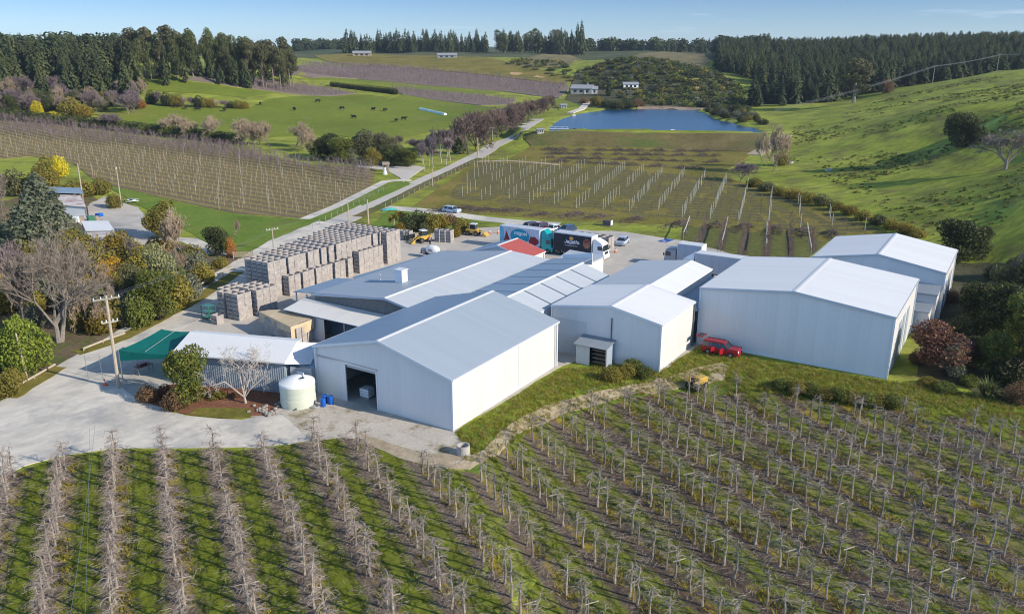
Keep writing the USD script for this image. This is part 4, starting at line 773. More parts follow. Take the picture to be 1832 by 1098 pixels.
# ---------------------------------------------------------------- plants
def cards(r, c, nrm, size, asp=0.6):
    """Loose leaf clumps: one quad each, centred at c, roughly facing nrm."""
    n = len(c); a = r.normal(size=(n, 3)) + nrm * 1.2; a /= np.linalg.norm(a, axis=1, keepdims=True)
    t = np.cross(a, r.normal(size=(n, 3))); t /= np.linalg.norm(t, axis=1, keepdims=True); b = np.cross(a, t)
    s = size * r.uniform(.6, 1.35, (n, 1)); t, b = t * s, b * s * asp
    v = np.stack([c - t, c - b * .9, c + t, c + b], 1).reshape(-1, 3)
    f = np.arange(4 * n).reshape(n, 4)
    return v, np.vstack([f[:, [0, 1, 2]], f[:, [0, 2, 3]]])
def crown(seed, blobs, n, size, fill=0.35, flat=0.0):
    r = np.random.default_rng(seed); mb = MB(); bl = np.array(blobs, float); w = (bl[:, 3] * bl[:, 4] * bl[:, 5]) ** .67; w /= w.sum()
    k = r.choice(len(bl), n, p=w); d = r.normal(size=(n, 3)); d /= np.linalg.norm(d, axis=1, keepdims=True)
    d[:, 2] = np.where(r.random(n) < flat, np.abs(d[:, 2]), d[:, 2])
    rad = np.where(r.random(n) < fill, r.random(n) ** .5, .86 + .2 * r.random(n))
    lump = 0.78 + 0.44 * meshkit.noise(d * 2.3 + bl[k, :3] * .7, seed)
    c = bl[k, :3] + d * bl[k, 3:6] * (rad * lump)[:, None]
    keep = c[:, 2] > 0.02; mb.add(*cards(r, c[keep], d[keep], size)); return mb
def limbs(mb, r, p, d, length, rad, depth, spread, up, sides, curl=.25, kids=(3, 4), minr=.012, taper=.62, shrink=.68):
    """Branching wood from p along d."""
    n = 3; pts = [p]; dd = d.copy()
    for i in range(n):
        dd = dd + r.normal(size=3) * curl / n + np.array([0, 0, up / n]); dd /= np.linalg.norm(dd); pts.append(pts[-1] + dd * length / n)
    mb.tube(pts, np.linspace(rad, max(rad * taper, minr * .7), n + 1), sides if depth > 1 else 3, cap=False)
    if depth == 0: return
    for k in range(r.integers(kids[0], kids[1] + 1)):
        t = r.uniform(.45, 1.0) if k else 1.0; i = min(n - 1, int(t * n)); q = pts[i] + (pts[i + 1] - pts[i]) * (t * n - i) if t < 1 else pts[-1]
        e = r.normal(size=3); e -= e @ dd * dd; e /= np.linalg.norm(e); nd = dd + e * spread * r.uniform(.6, 1.3); nd[2] += up * .3; nd /= np.linalg.norm(nd)
        limbs(mb, r, q, nd, length * shrink * r.uniform(.75, 1.15), max(rad * taper * .8, minr), depth - 1, spread, up, max(3, sides - 1), curl, kids, minr, taper, shrink)
def bare_tree(nm, seed, wood, twig, depth=5, trunk_h=.22, spread=.75, up=.25, rad=.022, kids=(3, 4), stems=1, minr=.0024, lean=0.0, shrink=.7, length=.24):
    """Unit-height bare tree: trunk and limbs, then fine twigs as a second part."""
    r = np.random.default_rng(seed); pr = proto(nm); tr, tw = MB(), MB()
    for s in range(stems):
        d = np.array([r.normal() * (.12 + lean * (stems > 1)), r.normal() * (.12 + lean * (stems > 1)), 1.0]); d /= np.linalg.norm(d)
        p0 = np.array([r.normal() * .02 * (stems > 1), r.normal() * .02 * (stems > 1), -.01]); p1 = p0 + d * trunk_h
        tr.tube([p0, p0 + d * trunk_h * .5, p1], [rad * 1.35, rad, rad * .85], 7)
        for k in range(r.integers(kids[0], kids[1] + 1) + 1):
            e = r.normal(size=3); e[2] *= .3; nd = d * (.9 if k else 1.3) + e / np.linalg.norm(e) * spread * (.9 if k else .15); nd /= np.linalg.norm(nd)
            full = MB(); limbs(full, r, p1 - d * trunk_h * r.uniform(0, .35) * (k > 0), nd, length, rad * .62, depth - 1, spread, up, 5, kids=kids, minr=minr, shrink=shrink)
            for v, f in zip(full.v, full.f):
                big = len(v) // 4 >= 4 and np.ptp(v[:len(v) // 4], 0).max() > minr * 3.2
                (tr if big else tw).add(v, f - f.min())
    allv = np.vstack([x for x in tr.v + tw.v]); k = 1.0 / allv[:, 2].max()
    for m in (tr, tw): m.v = [x * k for x in m.v]
    pr_w = float(np.percentile(np.hypot(allv[:, 0], allv[:, 1]), 97) * k * 2)
    obj('trunk', tr, wood, pr); obj('twigs', tw, twig, pr, kind='stuff'); WID[str(pr.GetPath())] = pr_w; return pr
WID = {}
def leafy(nm, seed, leafm, blobs, n, size, bark='bark_dark', trunk=(.32, .03), fill=.35, limbs_to=4, second=None):
    """Unit-height leafy tree: blobs in units of height."""
    r = np.random.default_rng(seed + 50); pr = proto(nm); tr = MB()
    if trunk[0] > 0:
        top = np.array([r.normal() * .02, r.normal() * .02, trunk[0]]); tr.tube([(0, 0, -.02), top * .5, top], [trunk[1] * 1.3, trunk[1], trunk[1] * .8], 7)
        for b in blobs[:limbs_to]:
            c = np.array(b[:3]); tr.tube([top * .8, (top + c) / 2 + r.normal(size=3) * .02, c], [trunk[1] * .6, trunk[1] * .4, trunk[1] * .15], 5)
        obj('trunk', tr, bark, pr)
    cr = crown(seed, blobs, n, size, fill); v = np.vstack(cr.v)
    obj('crown', cr, leafm, pr, kind='stuff')
    if second: obj('highlights', crown(seed + 9, blobs[:second[2]] if second[2] else blobs, second[1], size * 1.05, .05), second[0], pr, kind='stuff')  # loose leaves of a second colour over the outside of the crown
    WID[str(pr.GetPath())] = float(np.percentile(np.hypot(v[:, 0], v[:, 1]), 97) * 2); return pr
def round_blobs(seed, k=9, r0=.26, wide=.31, base=.20, top=.82):
    r = np.random.default_rng(seed); out = [(0, 0, (base + top) / 2, wide * .9, wide * .9, (top - base) * .52)]
    for i in range(k):
        a = i * 2.4 + r.uniform(-.3, .3); z = r.uniform(base, top); q = wide * (1.0 - .5 * abs((z - base) / (top - base) - .35)); s = r0 * r.uniform(.55, 1.05)
        out.append((math.cos(a) * q * .75, math.sin(a) * q * .75, z, s, s, s * .85))
    return out
def conifer(nm, seed, leafm, w=.17, n=95, ragged=.25, base=.06, dense=1.0, tall_top=True):
    r = np.random.default_rng(seed); pr = proto(nm); tr, cr = MB(), MB()
    tr.tube([(0, 0, -.02), (0, 0, .5), (0, 0, .985)], [.014, .009, .002], 6)
    for i in range(int(n * dense)):
        t = r.random() ** .85; z = base + (1 - base) * t; R = w * (1 - t) ** .8 * (1 - ragged + 2 * ragged * r.random()) + .010
        if z < base + .1: R *= .75
        a = r.uniform(0, 2 * PI); d = np.array([math.cos(a), math.sin(a), 0]); s = np.array([-d[1], d[0], 0]); droop = r.uniform(.1, .5)
        p0 = np.array([0, 0, z]); p1 = p0 + d * R * .55 + [0, 0, R * .10]; p2 = p0 + d * R + [0, 0, -R * droop]; wd = R * .24 + .008
        cr.add([p0, p1 - s * wd, p2, p1 + s * wd], [[0, 1, 2, 3]])
        cr.add([p1 + [0, 0, wd * .6], p2 - s * wd * .7 - [0, 0, R * .1], p2 + d * .012, p2 + s * wd * .7 + [0, 0, R * .05]], [[0, 1, 2, 3]])
        up = np.array([0, 0, wd * 1.1]); cr.add([p0 + d * R * .2, p1 - up * .5, p2 - up * .2, p1 + up], [[0, 1, 2, 3]])
    obj('trunk', tr, 'bark_dark', pr); obj('crown', cr, leafm, pr, kind='stuff'); WID[str(pr.GetPath())] = w * 2; return pr

CON = [conifer('conifer_shape', s, m, w, 120, g, b_) for s, m, w, g, b_ in ((1, 'leaf_conifer', .17, .25, .05), (2, 'leaf_conifer', .20, .3, .05), (3, 'leaf_pine', .18, .35, .08), (4, 'leaf_conifer', .145, .25, .05), (5, 'leaf_pine', .22, .35, .12))]
PINE = [leafy('tall_pine_shape', s, m, bl, 2000, .020, 'bark_grey', (.55, .014), .3, 5) for s, m, bl in (
    (21, 'leaf_gum', [(0, 0, .80, .13, .13, .14), (.08, .05, .68, .10, .10, .09), (-.09, -.02, .63, .10, .11, .08), (.02, -.1, .55, .09, .09, .08), (0, .06, .92, .09, .09, .07), (-.05, .08, .45, .08, .08, .09), (.07, -.02, .34, .07, .07, .09)]),
    (22, 'leaf_pine', [(0, 0, .78, .15, .14, .16), (.1, .0, .62, .12, .10, .10), (-.1, .03, .58, .11, .11, .10), (.0, -.08, .46, .11, .11, .10), (.02, .05, .93, .08, .08, .06), (.0, .0, .34, .12, .12, .12), (0, 0, .2, .1, .1, .1)]),
    (23, 'leaf_gum', [(-.03, 0, .85, .15, .13, .11), (.1, .03, .74, .11, .12, .08), (-.11, .02, .68, .10, .10, .09), (.03, -.1, .60, .12, .09, .08), (-.03, .08, .48, .09, .09, .09)]))]
AV = [bare_tree('avenue_tree_shape', s, 'bark_dark', 'twig_brown', 6, .07, .85, .16, .016, (3, 4), 1, .0036, shrink=.74, length=.20) for s in (31, 32)]
BIRCH = [bare_tree('birch_shape', s, 'bark_pale', 'twig_purple', 6, .22, .5, .35, .009, (3, 4), 1, .003, shrink=.72, length=.2) for s in (34, 35)]
COPSE = [bare_tree('copse_tree_shape', s, 'twig_grey', m, 6, .12, .75, .2, .013, (3, 4), 1, .0035, shrink=.73, length=.21) for s, m in ((36, 'twig_purple'), (37, 'twig_grey'), (38, 'twig_tan'))]
BIGBARE = bare_tree('big_bare_tree_shape', 41, 'bark_grey', 'twig_grey', 6, .20, .72, .16, .019, (3, 4), 2, .0013, .25, shrink=.72, length=.26)
MAGN = bare_tree('magnolia_shape', 44, 'bark_pale', 'bark_pale', 5, .14, 1.25, .05, .016, (3, 4), 1, .0018, shrink=.64, length=.34)
SPREAD = bare_tree('spreading_bare_tree_shape', 47, 'bark_grey', 'twig_grey', 6, .14, .85, .10, .028, (3, 4), 1, .0032, shrink=.72, length=.25)
ROUND = {m: leafy('round_tree_shape', 60 + i, m, round_blobs(60 + i), 6000, .024, second=(sec[0], int(sec[1] * 2.2), sec[2])) for i, (m, sec) in enumerate((('leaf_mid', ('leaf_olive', 260, 0)), ('leaf_dark', ('leaf_mid', 260, 0)), ('leaf_lime', ('leaf_mid', 500, 0)), ('leaf_olive', ('leaf_gold_dark', 300, 0)), ('leaf_gold', ('leaf_orange', 300, 0)), ('leaf_pale', ('leaf_grey', 400, 0)), ('leaf_red', ('leaf_brown', 500, 0)), ('leaf_gum', ('leaf_grey', 300, 0)), ('leaf_grey', ('leaf_olive', 300, 0))))}
LIME = leafy('lime_tree_shape', 59, 'leaf_lime', [(0, 0, .48, .40, .40, .46), (.25, .1, .38, .28, .28, .34), (-.25, .05, .42, .28, .3, .34), (.05, -.28, .36, .28, .28, .33), (-.05, .27, .45, .25, .25, .34), (0, .05, .75, .24, .24, .22)], 7000, .028, trunk=(.3, .03), second=('leaf_mid', 900, 0))
BUSH = {m: leafy('bush_shape', 80 + i, m, [(0, 0, .48, .42, .42, .46), (.25, .1, .35, .28, .28, .32), (-.25, .05, .4, .28, .3, .34), (.05, -.28, .34, .28, .28, .3), (-.05, .27, .42, .25, .25, .34)], 2600, .042, trunk=(.2, .02), second=None) for i, m in enumerate(('leaf_mid', 'leaf_dark', 'leaf_olive', 'leaf_gold', 'leaf_orange', 'leaf_brown', 'leaf_yellow', 'leaf_grey', 'leaf_gold_dark', 'leaf_red', 'leaf_gum'))}
BLUE = leafy('blue_conifer_shape', 91, 'leaf_blue', [(0, 0, .18, .36, .36, .16), (0, .03, .36, .30, .30, .15), (.02, 0, .53, .23, .23, .14), (0, -.02, .69, .16, .16, .13), (0, 0, .83, .10, .10, .12), (0, 0, .93, .05, .05, .08)], 7000, .021, trunk=(.3, .02), second=('leaf_grey', 900, 0))
GOLDCOL = leafy('golden_conifer_shape', 92, 'leaf_gold_dark', [(0, 0, .30, .19, .19, .3), (0, 0, .55, .16, .16, .28), (0, 0, .8, .09, .09, .2)], 1500, .045, trunk=(.2, .03))
COLUMN = leafy('dark_column_tree_shape', 93, 'leaf_dark', [(0, 0, .30, .22, .22, .3), (.02, 0, .55, .20, .20, .28), (0, .02, .78, .13, .13, .2)], 1500, .045, trunk=(.2, .03))

_trees = [0]
def tree(pr, name, px, py, top, wpx, label, cat='tree', group=None, p=None, sink=.05, seed=None):
    """Stands a tree on the ground with the height and spread it shows."""
    p = hit(px, py) if p is None else np.asarray(p, float); H = max(.4, height_over(px, top, p)); W = wpx * depth(p + [0, 0, H / 2]) / FPX
    _trees[0] += 1; k = W / WID[str(pr.GetPath())]
    return copy(pr, name, label, cat, p - [0, 0, sink], _trees[0] * 2.399, group, (k, k, H))

# hero trees and shrubs around the yard
tree(LIME, 'lime_green_tree', 47, 664, 560, 96, 'bright yellow green tree at the far left edge beside the driveway')
tree(BIGBARE, 'bare_tree', 107, 612, 398, 215, 'biggest leafless grey tree on the left with a pale split trunk')
tree(BUSH['leaf_dark'], 'evergreen_shrub', 178, 590, 532, 46, 'small dark evergreen shrub behind the tall wooden power pole', 'shrub')
tree(ROUND['leaf_olive'], 'olive_tree', 160, 512, 402, 105, 'sprawling olive green tree sloping down towards the golden tree')
tree(ROUND['leaf_gold'], 'golden_tree', 205, 532, 450, 66, 'golden yellow leaved tree left of the pale willow')
tree(ROUND['leaf_pale'], 'pale_tree', 298, 540, 428, 66, 'pale silvery green tree beside the drive to the left yard')
tree(ROUND['leaf_mid'], 'green_tree', 285, 572, 478, 74, 'mid green tree standing in front of the pale silvery one')
tree(ROUND['leaf_gum'], 'grey_green_tree', 255, 560, 462, 60, 'grey green tree just left of the mid green roadside tree')
tree(BLUE, 'blue_spruce', 84, 452, 308, 138, 'broad bluish grey conifer in front of the sheds on the left')
tree(GOLDCOL, 'golden_conifer', 40, 440, 368, 36, 'upright golden brown conifer left of the blue spruce')
tree(ROUND['leaf_gold_dark'] if 'leaf_gold_dark' in ROUND else ROUND['leaf_olive'], 'brown_green_tree', 84, 352, 276, 56, 'brownish green tree behind the blue spruce')
tree(BUSH['leaf_yellow'], 'yellow_shrub', 108, 318, 276, 32, 'bright yellow flowering shrub beside the brownish tree', 'shrub')
tree(COPSE[1], 'bare_tree', 8, 405, 288, 40, 'bare pale trunked tree at the left edge above the blue spruce')
tree(BUSH['leaf_gum'], 'dark_bush', 30, 350, 300, 50, 'dark grey green bush behind the pale bare trunk at left', 'shrub')
tree(BUSH['leaf_olive'], 'olive_bush', 140, 352, 318, 56, 'olive bush behind the far left shed roof', 'shrub')
tree(ROUND['leaf_olive'], 'olive_brown_tree', 291, 425, 355, 64, 'olive brown tree at the right side of the dusty left yard')
tree(COPSE[2], 'bare_tree', 328, 462, 366, 64, 'bare olive tinted tree right of the olive brown tree')
tree(ROUND['leaf_dark'], 'dark_round_tree', 388, 455, 400, 48, 'dark rounded evergreen by the drive to the left yard')
tree(BUSH['leaf_orange'], 'orange_shrub', 414, 460, 422, 20, 'orange leaved shrub against the dark rounded evergreen', 'shrub')
tree(COPSE[2], 'small_bare_tree', 427, 422, 388, 14, 'thin bare young tree alone on the green field')
tree(ROUND['leaf_mid'], 'garden_tree', 338, 722, 618, 70, 'dense rounded green tree at the corner of the small blue shed')
tree(MAGN, 'bare_magnolia', 440, 722, 614, 140, 'bare pale branched magnolia in front of the blue shed')
for i, (x, y, t, w, m, l) in enumerate(((265, 718, 686, 38, 'leaf_brown', 'leftmost rusty brown shrub of the bark garden bed'), (297, 712, 684, 26, 'leaf_red', 'dark reddish shrub between two rusty shrubs in the bark bed'), (313, 732, 694, 42, 'leaf_brown', 'rusty shrub in front of the rounded garden tree'), (388, 712, 697, 34, 'leaf_olive', 'low olive shrub under the blue shed wall'), (422, 710, 699, 22, 'leaf_brown', 'low brownish shrub left of the magnolia trunk'))):
    tree(BUSH[m], 'garden_shrub', x, y, t, w, l, 'shrub', 'shrubs of the bark garden bed')
for i, (x, y, t, w, m) in enumerate(((12, 708, 668, 40, 'leaf_olive'), (28, 690, 660, 30, 'leaf_olive'), (4, 660, 610, 30, 'leaf_grey'), (155, 588, 545, 40, 'leaf_olive'), (205, 585, 530, 44, 'leaf_olive'), (232, 582, 528, 38, 'leaf_grey'), (250, 585, 520, 40, 'leaf_mid'), (318, 548, 488, 46, 'leaf_olive'), (340, 535, 492, 36, 'leaf_grey'),
        (365, 508, 470, 34, 'leaf_olive'), (345, 475, 440, 40, 'leaf_olive'), (30, 520, 455, 62, 'leaf_olive'), (75, 548, 470, 60, 'leaf_grey'), (8, 560, 490, 56, 'leaf_gold_dark'), (130, 470, 425, 48, 'leaf_gold_dark'), (225, 520, 470, 40, 'leaf_gold_dark'), (255, 505, 440, 44, 'leaf_olive'), (215, 455, 415, 44, 'leaf_gold_dark'), (235, 468, 428, 36, 'leaf_olive'), (270, 475, 440, 40, 'leaf_olive'),
        (20, 450, 400, 44, 'leaf_grey'), (140, 560, 512, 46, 'leaf_grey'), (60, 590, 548, 40, 'leaf_grey'), (148, 535, 480, 40, 'leaf_gold_dark'), (172, 545, 497, 40, 'leaf_gold_dark'), (100, 420, 380, 44, 'leaf_gold_dark'), (180, 348, 322, 30, 'leaf_olive'), (205, 372, 350, 22, 'leaf_olive'), (395, 478, 462, 24, 'leaf_olive'), (300, 500, 460, 40, 'leaf_olive'), (265, 545, 500, 40, 'leaf_olive'), (190, 560, 505, 44, 'leaf_mid'), (120, 530, 470, 50, 'leaf_olive'), (50, 490, 430, 50, 'leaf_olive'), (310, 520, 470, 44, 'leaf_mid'), (175, 500, 440, 50, 'leaf_olive'), (215, 545, 490, 44, 'leaf_olive'), (90, 505, 440, 50, 'leaf_gold_dark'), (355, 490, 452, 34, 'leaf_grey'), (285, 455, 425, 40, 'leaf_gold_dark'))):
    tree(BUSH[m], 'roadside_shrub', x, y, t - 6, w * 1.3, '%s shrub, number %d from the left among the scrub left of the road' % ({'leaf_brown': 'brownish', 'leaf_olive': 'olive', 'leaf_gum': 'grey green', 'leaf_grey': 'greyish', 'leaf_mid': 'mid green', 'leaf_gold_dark': 'mustard coloured'}[m], i + 1), 'shrub', 'scrub left of the road')
for i, (x, y, t, w, pr) in enumerate(((45, 600, 440, 90, COPSE[1]), (25, 540, 420, 80, COPSE[0]), (150, 590, 500, 50, COPSE[2]), (195, 575, 500, 40, COPSE[1]))):
    tree(pr, 'bare_tree', x, y, t, w, ('bare grey tree left of the biggest leafless tree', 'purplish bare tree at the left edge behind the lime green tree', 'thin tan bare tree behind the small dark shrub', 'thin bare grey tree right behind the tall power pole')[i])
r = np.random.default_rng(55); n_ = 0
for _ in range(900):
    if n_ >= 44: break
    x, y = r.uniform(0, 370), r.uniform(400, 600)
    if not shapely.contains_xy(garden_poly.buffer(-2.5), *hit(x, y)[:2]) or (150 < x < 290 and y < 452) or (y > 560 and x < 150) or (290 < x and y < 470): continue
    n_ += 1; k = n_ % 5; h = r.uniform(36, 66) if k < 2 else r.uniform(26, 46)
    tree((COPSE[2], COPSE[1], BUSH['leaf_olive'], BUSH['leaf_grey'], BUSH['leaf_gold_dark'])[k], 'scrub_tree', x, y, y - h, r.uniform(34, 54), '%s, number %d of the overgrown bank left of the road' % (('tan bare sapling', 'grey bare sapling', 'olive bush', 'greyish bush', 'mustard bush')[k], n_), group='overgrown bank left of the road')
# right-hand side
tree(ROUND['leaf_red'], 'reddish_tree', 1684, 662, 576, 112, 'reddish brown rounded tree beside the largest shed')
tree(ROUND['leaf_grey'], 'olive_small_tree', 1698, 674, 606, 52, 'small olive grey tree with pale stem in front of the reddish tree')
tree(ROUND['leaf_mid'], 'green_tree', 1772, 672, 592, 62, 'bushy green tree right of the reddish tree')
tree(ROUND['leaf_dark'], 'dark_tree', 1740, 655, 598, 50, 'dark bushy tree between the reddish and the bushy green tree')
for i, (x, y, t, w, m, l) in enumerate(((1745, 580, 495, 80, 'leaf_dark', 'shaded dark tree behind the annex of the right-hand sheds'), (1790, 610, 500, 95, 'leaf_dark', 'broad dark tree in the right-hand gully'), (1832, 640, 520, 90, 'leaf_mid', 'green tree cut by the right edge of the gully'), (1800, 540, 465, 70, 'leaf_gum', 'grey green tree high in the right-hand gully'),
        (1845, 560, 455, 80, 'leaf_dark', 'dark tree at the right edge behind the gully'), (1712, 465, 385, 90, 'leaf_dark', 'dark rounded tree behind the furthest right shed'), (1752, 455, 400, 40, 'leaf_dark', 'narrow dark tree right of the tree behind the furthest shed'), (1870, 690, 560, 110, 'leaf_dark', 'dark tree beyond the right edge near the orchard'))):
    tree(ROUND[m], 'gully_tree', x, y, t, w, l)
tree(COPSE[1], 'bare_tree', 1808, 540, 435, 66, 'bare grey tree rising above the dark gully trees')
for i, (x, y, t, w, m) in enumerate(((1720, 600, 560, 50, 'leaf_gum'), (1765, 560, 520, 50, 'leaf_dark'), (1800, 690, 640, 60, 'leaf_dark'), (1825, 720, 680, 60, 'leaf_brown'), (1700, 540, 515, 30, 'leaf_brown'), (1780, 500, 470, 40, 'leaf_dark'), (1640, 650, 622, 30, 'leaf_brown'), (1735, 690, 668, 36, 'leaf_mid'), (1690, 700, 680, 44, 'leaf_mid'), (1660, 690, 672, 36, 'leaf_olive'), (1820, 490, 455, 40, 'leaf_gum'))):
    tree(BUSH[m], 'gully_shrub', x, y, t, w, '%s shrub, number %d of the undergrowth around the right-hand gully' % ({'leaf_gum': 'grey green', 'leaf_dark': 'dark', 'leaf_brown': 'brownish', 'leaf_mid': 'bright green', 'leaf_olive': 'olive'}[m], i + 1), 'shrub', 'undergrowth of the gully')
fl = MB(); r = np.random.default_rng(5)
for i in range(90):
    a, l, e = r.uniform(0, 2 * PI), r.uniform(.7, 1.0), r.uniform(.25, 1.2); d = np.array([math.cos(a) * math.sin(e), math.sin(a) * math.sin(e), math.cos(e)]) * l; s = np.array([-math.sin(a), math.cos(a), 0]) * .035
    fl.add([-s, s, d * .6 + s * .8 + [0, 0, .08], d * .6 - s * .8 + [0, 0, .08]], [[0, 1, 2, 3]]); fl.add([d * .6 - s * .8 + [0, 0, .08], d * .6 + s * .8 + [0, 0, .08], d - [0, 0, .1]], [[0, 1, 2]])
FLAX = proto('flax_shape'); obj('leaves', fl, 'flax', FLAX); WID[str(FLAX.GetPath())] = 1.6
tree(FLAX, 'flax_bush', 1765, 712, 660, 66, 'spiky flax bush below the bushy green tree at the right', 'shrub')
# hillside and valley
tree(ROUND['leaf_dark'], 'hill_tree', 1712, 264, 196, 62, 'dark evergreen tree standing alone on the green hillside')
tree(BUSH['leaf_dark'], 'hill_tree', 1744, 258, 212, 34, 'smaller dark tree touching the lone hillside evergreen')
tree(SPREAD, 'bare_hill_tree', 1798, 303, 228, 104, 'broad bare grey tree at the right on the hillside')
tree(PINE[0], 'gum_tree', 1527, 184, 104, 64, 'tall grey green gum in front of the dark forest')
tree(BUSH['leaf_brown'], 'brown_bush', 1585, 167, 140, 26, 'brown bush right of the tall gum on the ridge', 'shrub')
tree(COPSE[2], 'bare_willow', 1383, 308, 218, 52, 'pale bare willow at the right end of the dam')
tree(COPSE[2], 'bare_willow', 1362, 300, 232, 34, 'thinner pale bare willow left of the dam end willow')
tree(COPSE[0], 'purple_bush', 1325, 324, 288, 56, 'purplish bare thicket at the corner of the trellis block', 'shrub')
tree(BUSH['leaf_olive'], 'olive_bush', 1398, 296, 270, 26, 'small olive bush beside the dam end willows', 'shrub')
for i, (x, y) in enumerate(((1350, 334), (1372, 342), (1395, 350), (1420, 356), (1445, 362), (1470, 368), (1495, 375), (1520, 384), (1545, 393), (1570, 402), (1595, 410), (1618, 418), (1640, 424))):
    tree(BUSH[('leaf_olive', 'leaf_gum', 'leaf_olive', 'leaf_gold_dark')[i % 4]], 'ditch_shrub', x, y, y - 17 - (i * 7) % 6, 32, 'low ditch shrub, number %d from the willows along the curved ditch' % (i + 1), 'shrub', 'shrubs along the curved ditch')
for i in range(19):
    t = i / 18; x = 838 + (988 - 838) * t ** .85; y = 276 + (194 - 276) * t ** .8; h = 76 - 50 * t ** .75
    tree(AV[i % 2], 'avenue_tree', x, y, y - h, h * 1.12, 'bare brown roadside tree, number %d from the near end of the avenue' % (i + 1), group='bare avenue along the road')
tree(COLUMN, 'dark_conifer', 820, 276, 230, 26, 'narrow dark evergreen at the near end of the avenue')
for i, (x, y, t, w) in enumerate(((760, 306, 250, 30), (775, 300, 238, 36), (790, 292, 226, 40), (806, 288, 232, 38), (798, 296, 244, 34), (768, 298, 262, 26))):
    tree(BIRCH[i % 2], 'birch_tree', x, y, t, w, 'bare purplish birch, number %d of the clump by the sealed driveway' % (i + 1), group='birch clump by the road')
for i, (x, y, t, w, pr, l) in enumerate(((585, 284, 236, 62, ROUND['leaf_dark'], 'leftmost dark green tree of the group behind the left orchard corner'), (612, 290, 244, 46, ROUND['leaf_mid'], 'mid green tree second from the left behind the left orchard corner'), (628, 290, 254, 20, BLUE, 'narrow bluish conifer behind the left orchard corner'), (650, 288, 227, 52, ROUND['leaf_gum'], 'tall grey green tree right of the bluish conifer'),
        (668, 296, 262, 40, ROUND['leaf_olive'], 'rounded olive tree in front of the tall grey green tree'), (690, 288, 234, 42, ROUND['leaf_gum'], 'tall brownish green tree left of the birches'), (705, 296, 258, 50, ROUND['leaf_dark'], 'dark spreading evergreen by the sealed driveway'), (730, 298, 266, 40, ROUND['leaf_mid'], 'green spreading tree nearest the birch clump'))):
    tree(pr, 'driveway_tree', x, y, t, w, l)
for i, (x, y, t, w) in enumerate(((680, 262, 236, 50), (722, 268, 240, 46), (745, 270, 248, 40))):
    tree(COPSE[i % 2], 'bare_tree', x, y, t, w, 'bare greyish tree, number %d behind the driveway evergreens' % (i + 1))
hedge_spots = [(x, 208 + (252 - 208) * ((x + 10) / 430) ** 1.15) for x in np.arange(-10, 425, 13)]
for i, (x, y) in enumerate(hedge_spots):
    tree(BUSH['leaf_dark' if i % 3 else 'leaf_mid'], 'hedge_bush', x, y + 5, y - 15 - (i * 5) % 5, 34, 'dark hedge bush, number %d from the left along the back of the left orchard' % (i + 1), 'hedge', 'dark hedge behind the left orchard')
for i, (x, y, t, w, k) in enumerate(((318, 240, 208, 40, 2), (340, 244, 214, 26, 2), (205, 230, 206, 30, 0), (390, 248, 210, 34, 2), (430, 256, 214, 46, 2), (455, 258, 222, 30, 2), (465, 256, 232, 22, 2), (530, 262, 222, 40, 2), (480, 258, 220, 34, 2), (548, 268, 236, 26, 2))):
    tree(COPSE[k], 'willow_tree', x, y + 3, t - 6, w * 1.5, 'pale bare willow, number %d from the left along the paddock edge' % (i + 1), group='pale willows behind the left orchard')
r = np.random.default_rng(12); spots = sorted([(r.uniform(-10, 262), r.uniform(168, 206)) for _ in range(40)])
for i, (x, y) in enumerate(spots):
    tree(COPSE[(0, 0, 1, 2)[i % 4]], 'copse_tree', x, y, y - r.uniform(30, 48), r.uniform(26, 40), 'bare purplish grey tree, number %d from the left in the paddock copse' % (i + 1), group='bare copse left of the paddock')
for i, (x, y, t, w, m) in enumerate(((68, 208, 178, 24, 'leaf_yellow'), (95, 212, 198, 26, 'leaf_yellow'), (128, 205, 172, 44, 'leaf_olive'), (150, 210, 186, 36, 'leaf_gold_dark'), (108, 192, 165, 26, 'leaf_dark'), (140, 188, 164, 20, 'leaf_dark'), (195, 190, 160, 20, 'leaf_dark'), (240, 196, 180, 22, 'leaf_dark'), (252, 195, 176, 22, 'leaf_orange'), (272, 186, 160, 22, 'leaf_dark'), (70, 165, 145, 26, 'leaf_orange'), (88, 195, 182, 26, 'leaf_yellow'))):
    tree(BUSH[m], 'copse_shrub', x, y, t, w, '%s bush, number %d among the bare copse left of the paddock' % ({'leaf_yellow': 'yellow', 'leaf_olive': 'olive', 'leaf_gold_dark': 'mustard', 'leaf_dark': 'dark green', 'leaf_orange': 'orange'}[m], i + 1), 'shrub')
for i in range(14):
    x = 286 + i * 11.6; y = 190 + i * .4
    pr, m = ((COPSE[0], 0), (BUSH['leaf_olive'], 1), (COPSE[2], 0), (BUSH['leaf_dark'], 1), (BUSH['leaf_gold_dark'], 1))[(i * 3) % 5]
    tree(pr, 'hedgerow_tree', x, y, y - 29 + i * 1.0 + (i * 7) % 6, 19, 'hedgerow tree, number %d from the left between the two green paddocks' % (i + 1), group='hedgerow between the paddocks')
for i in range(20):
    x = 594 + i * 6.0; tree(BUSH['leaf_dark'], 'hedge_bush', x, 155 + i * .75, 145 + i * .62, 10, 'dark shelter hedge bush, number %d along the far orchard' % (i + 1), 'hedge', 'short shelter hedge in front of the far purple orchard')
for i, (x, y, t, w, m) in enumerate(((1068, 190, 170, 26, 'leaf_olive'), (1085, 192, 176, 22, 'leaf_dark'), (1102, 194, 177, 34, 'leaf_dark'), (1122, 194, 178, 26, 'leaf_dark'), (1045, 186, 174, 18, 'leaf_brown'), (1140, 192, 176, 28, 'leaf_brown'), (1072, 160, 146, 12, 'leaf_dark'))):
    tree(BUSH[m], 'pond_bush', x, y, t, w, '%s bush, number %d from the left on the far bank of the pond' % ({'leaf_olive': 'olive', 'leaf_dark': 'dark', 'leaf_brown': 'brown'}[m], i + 1), 'shrub')
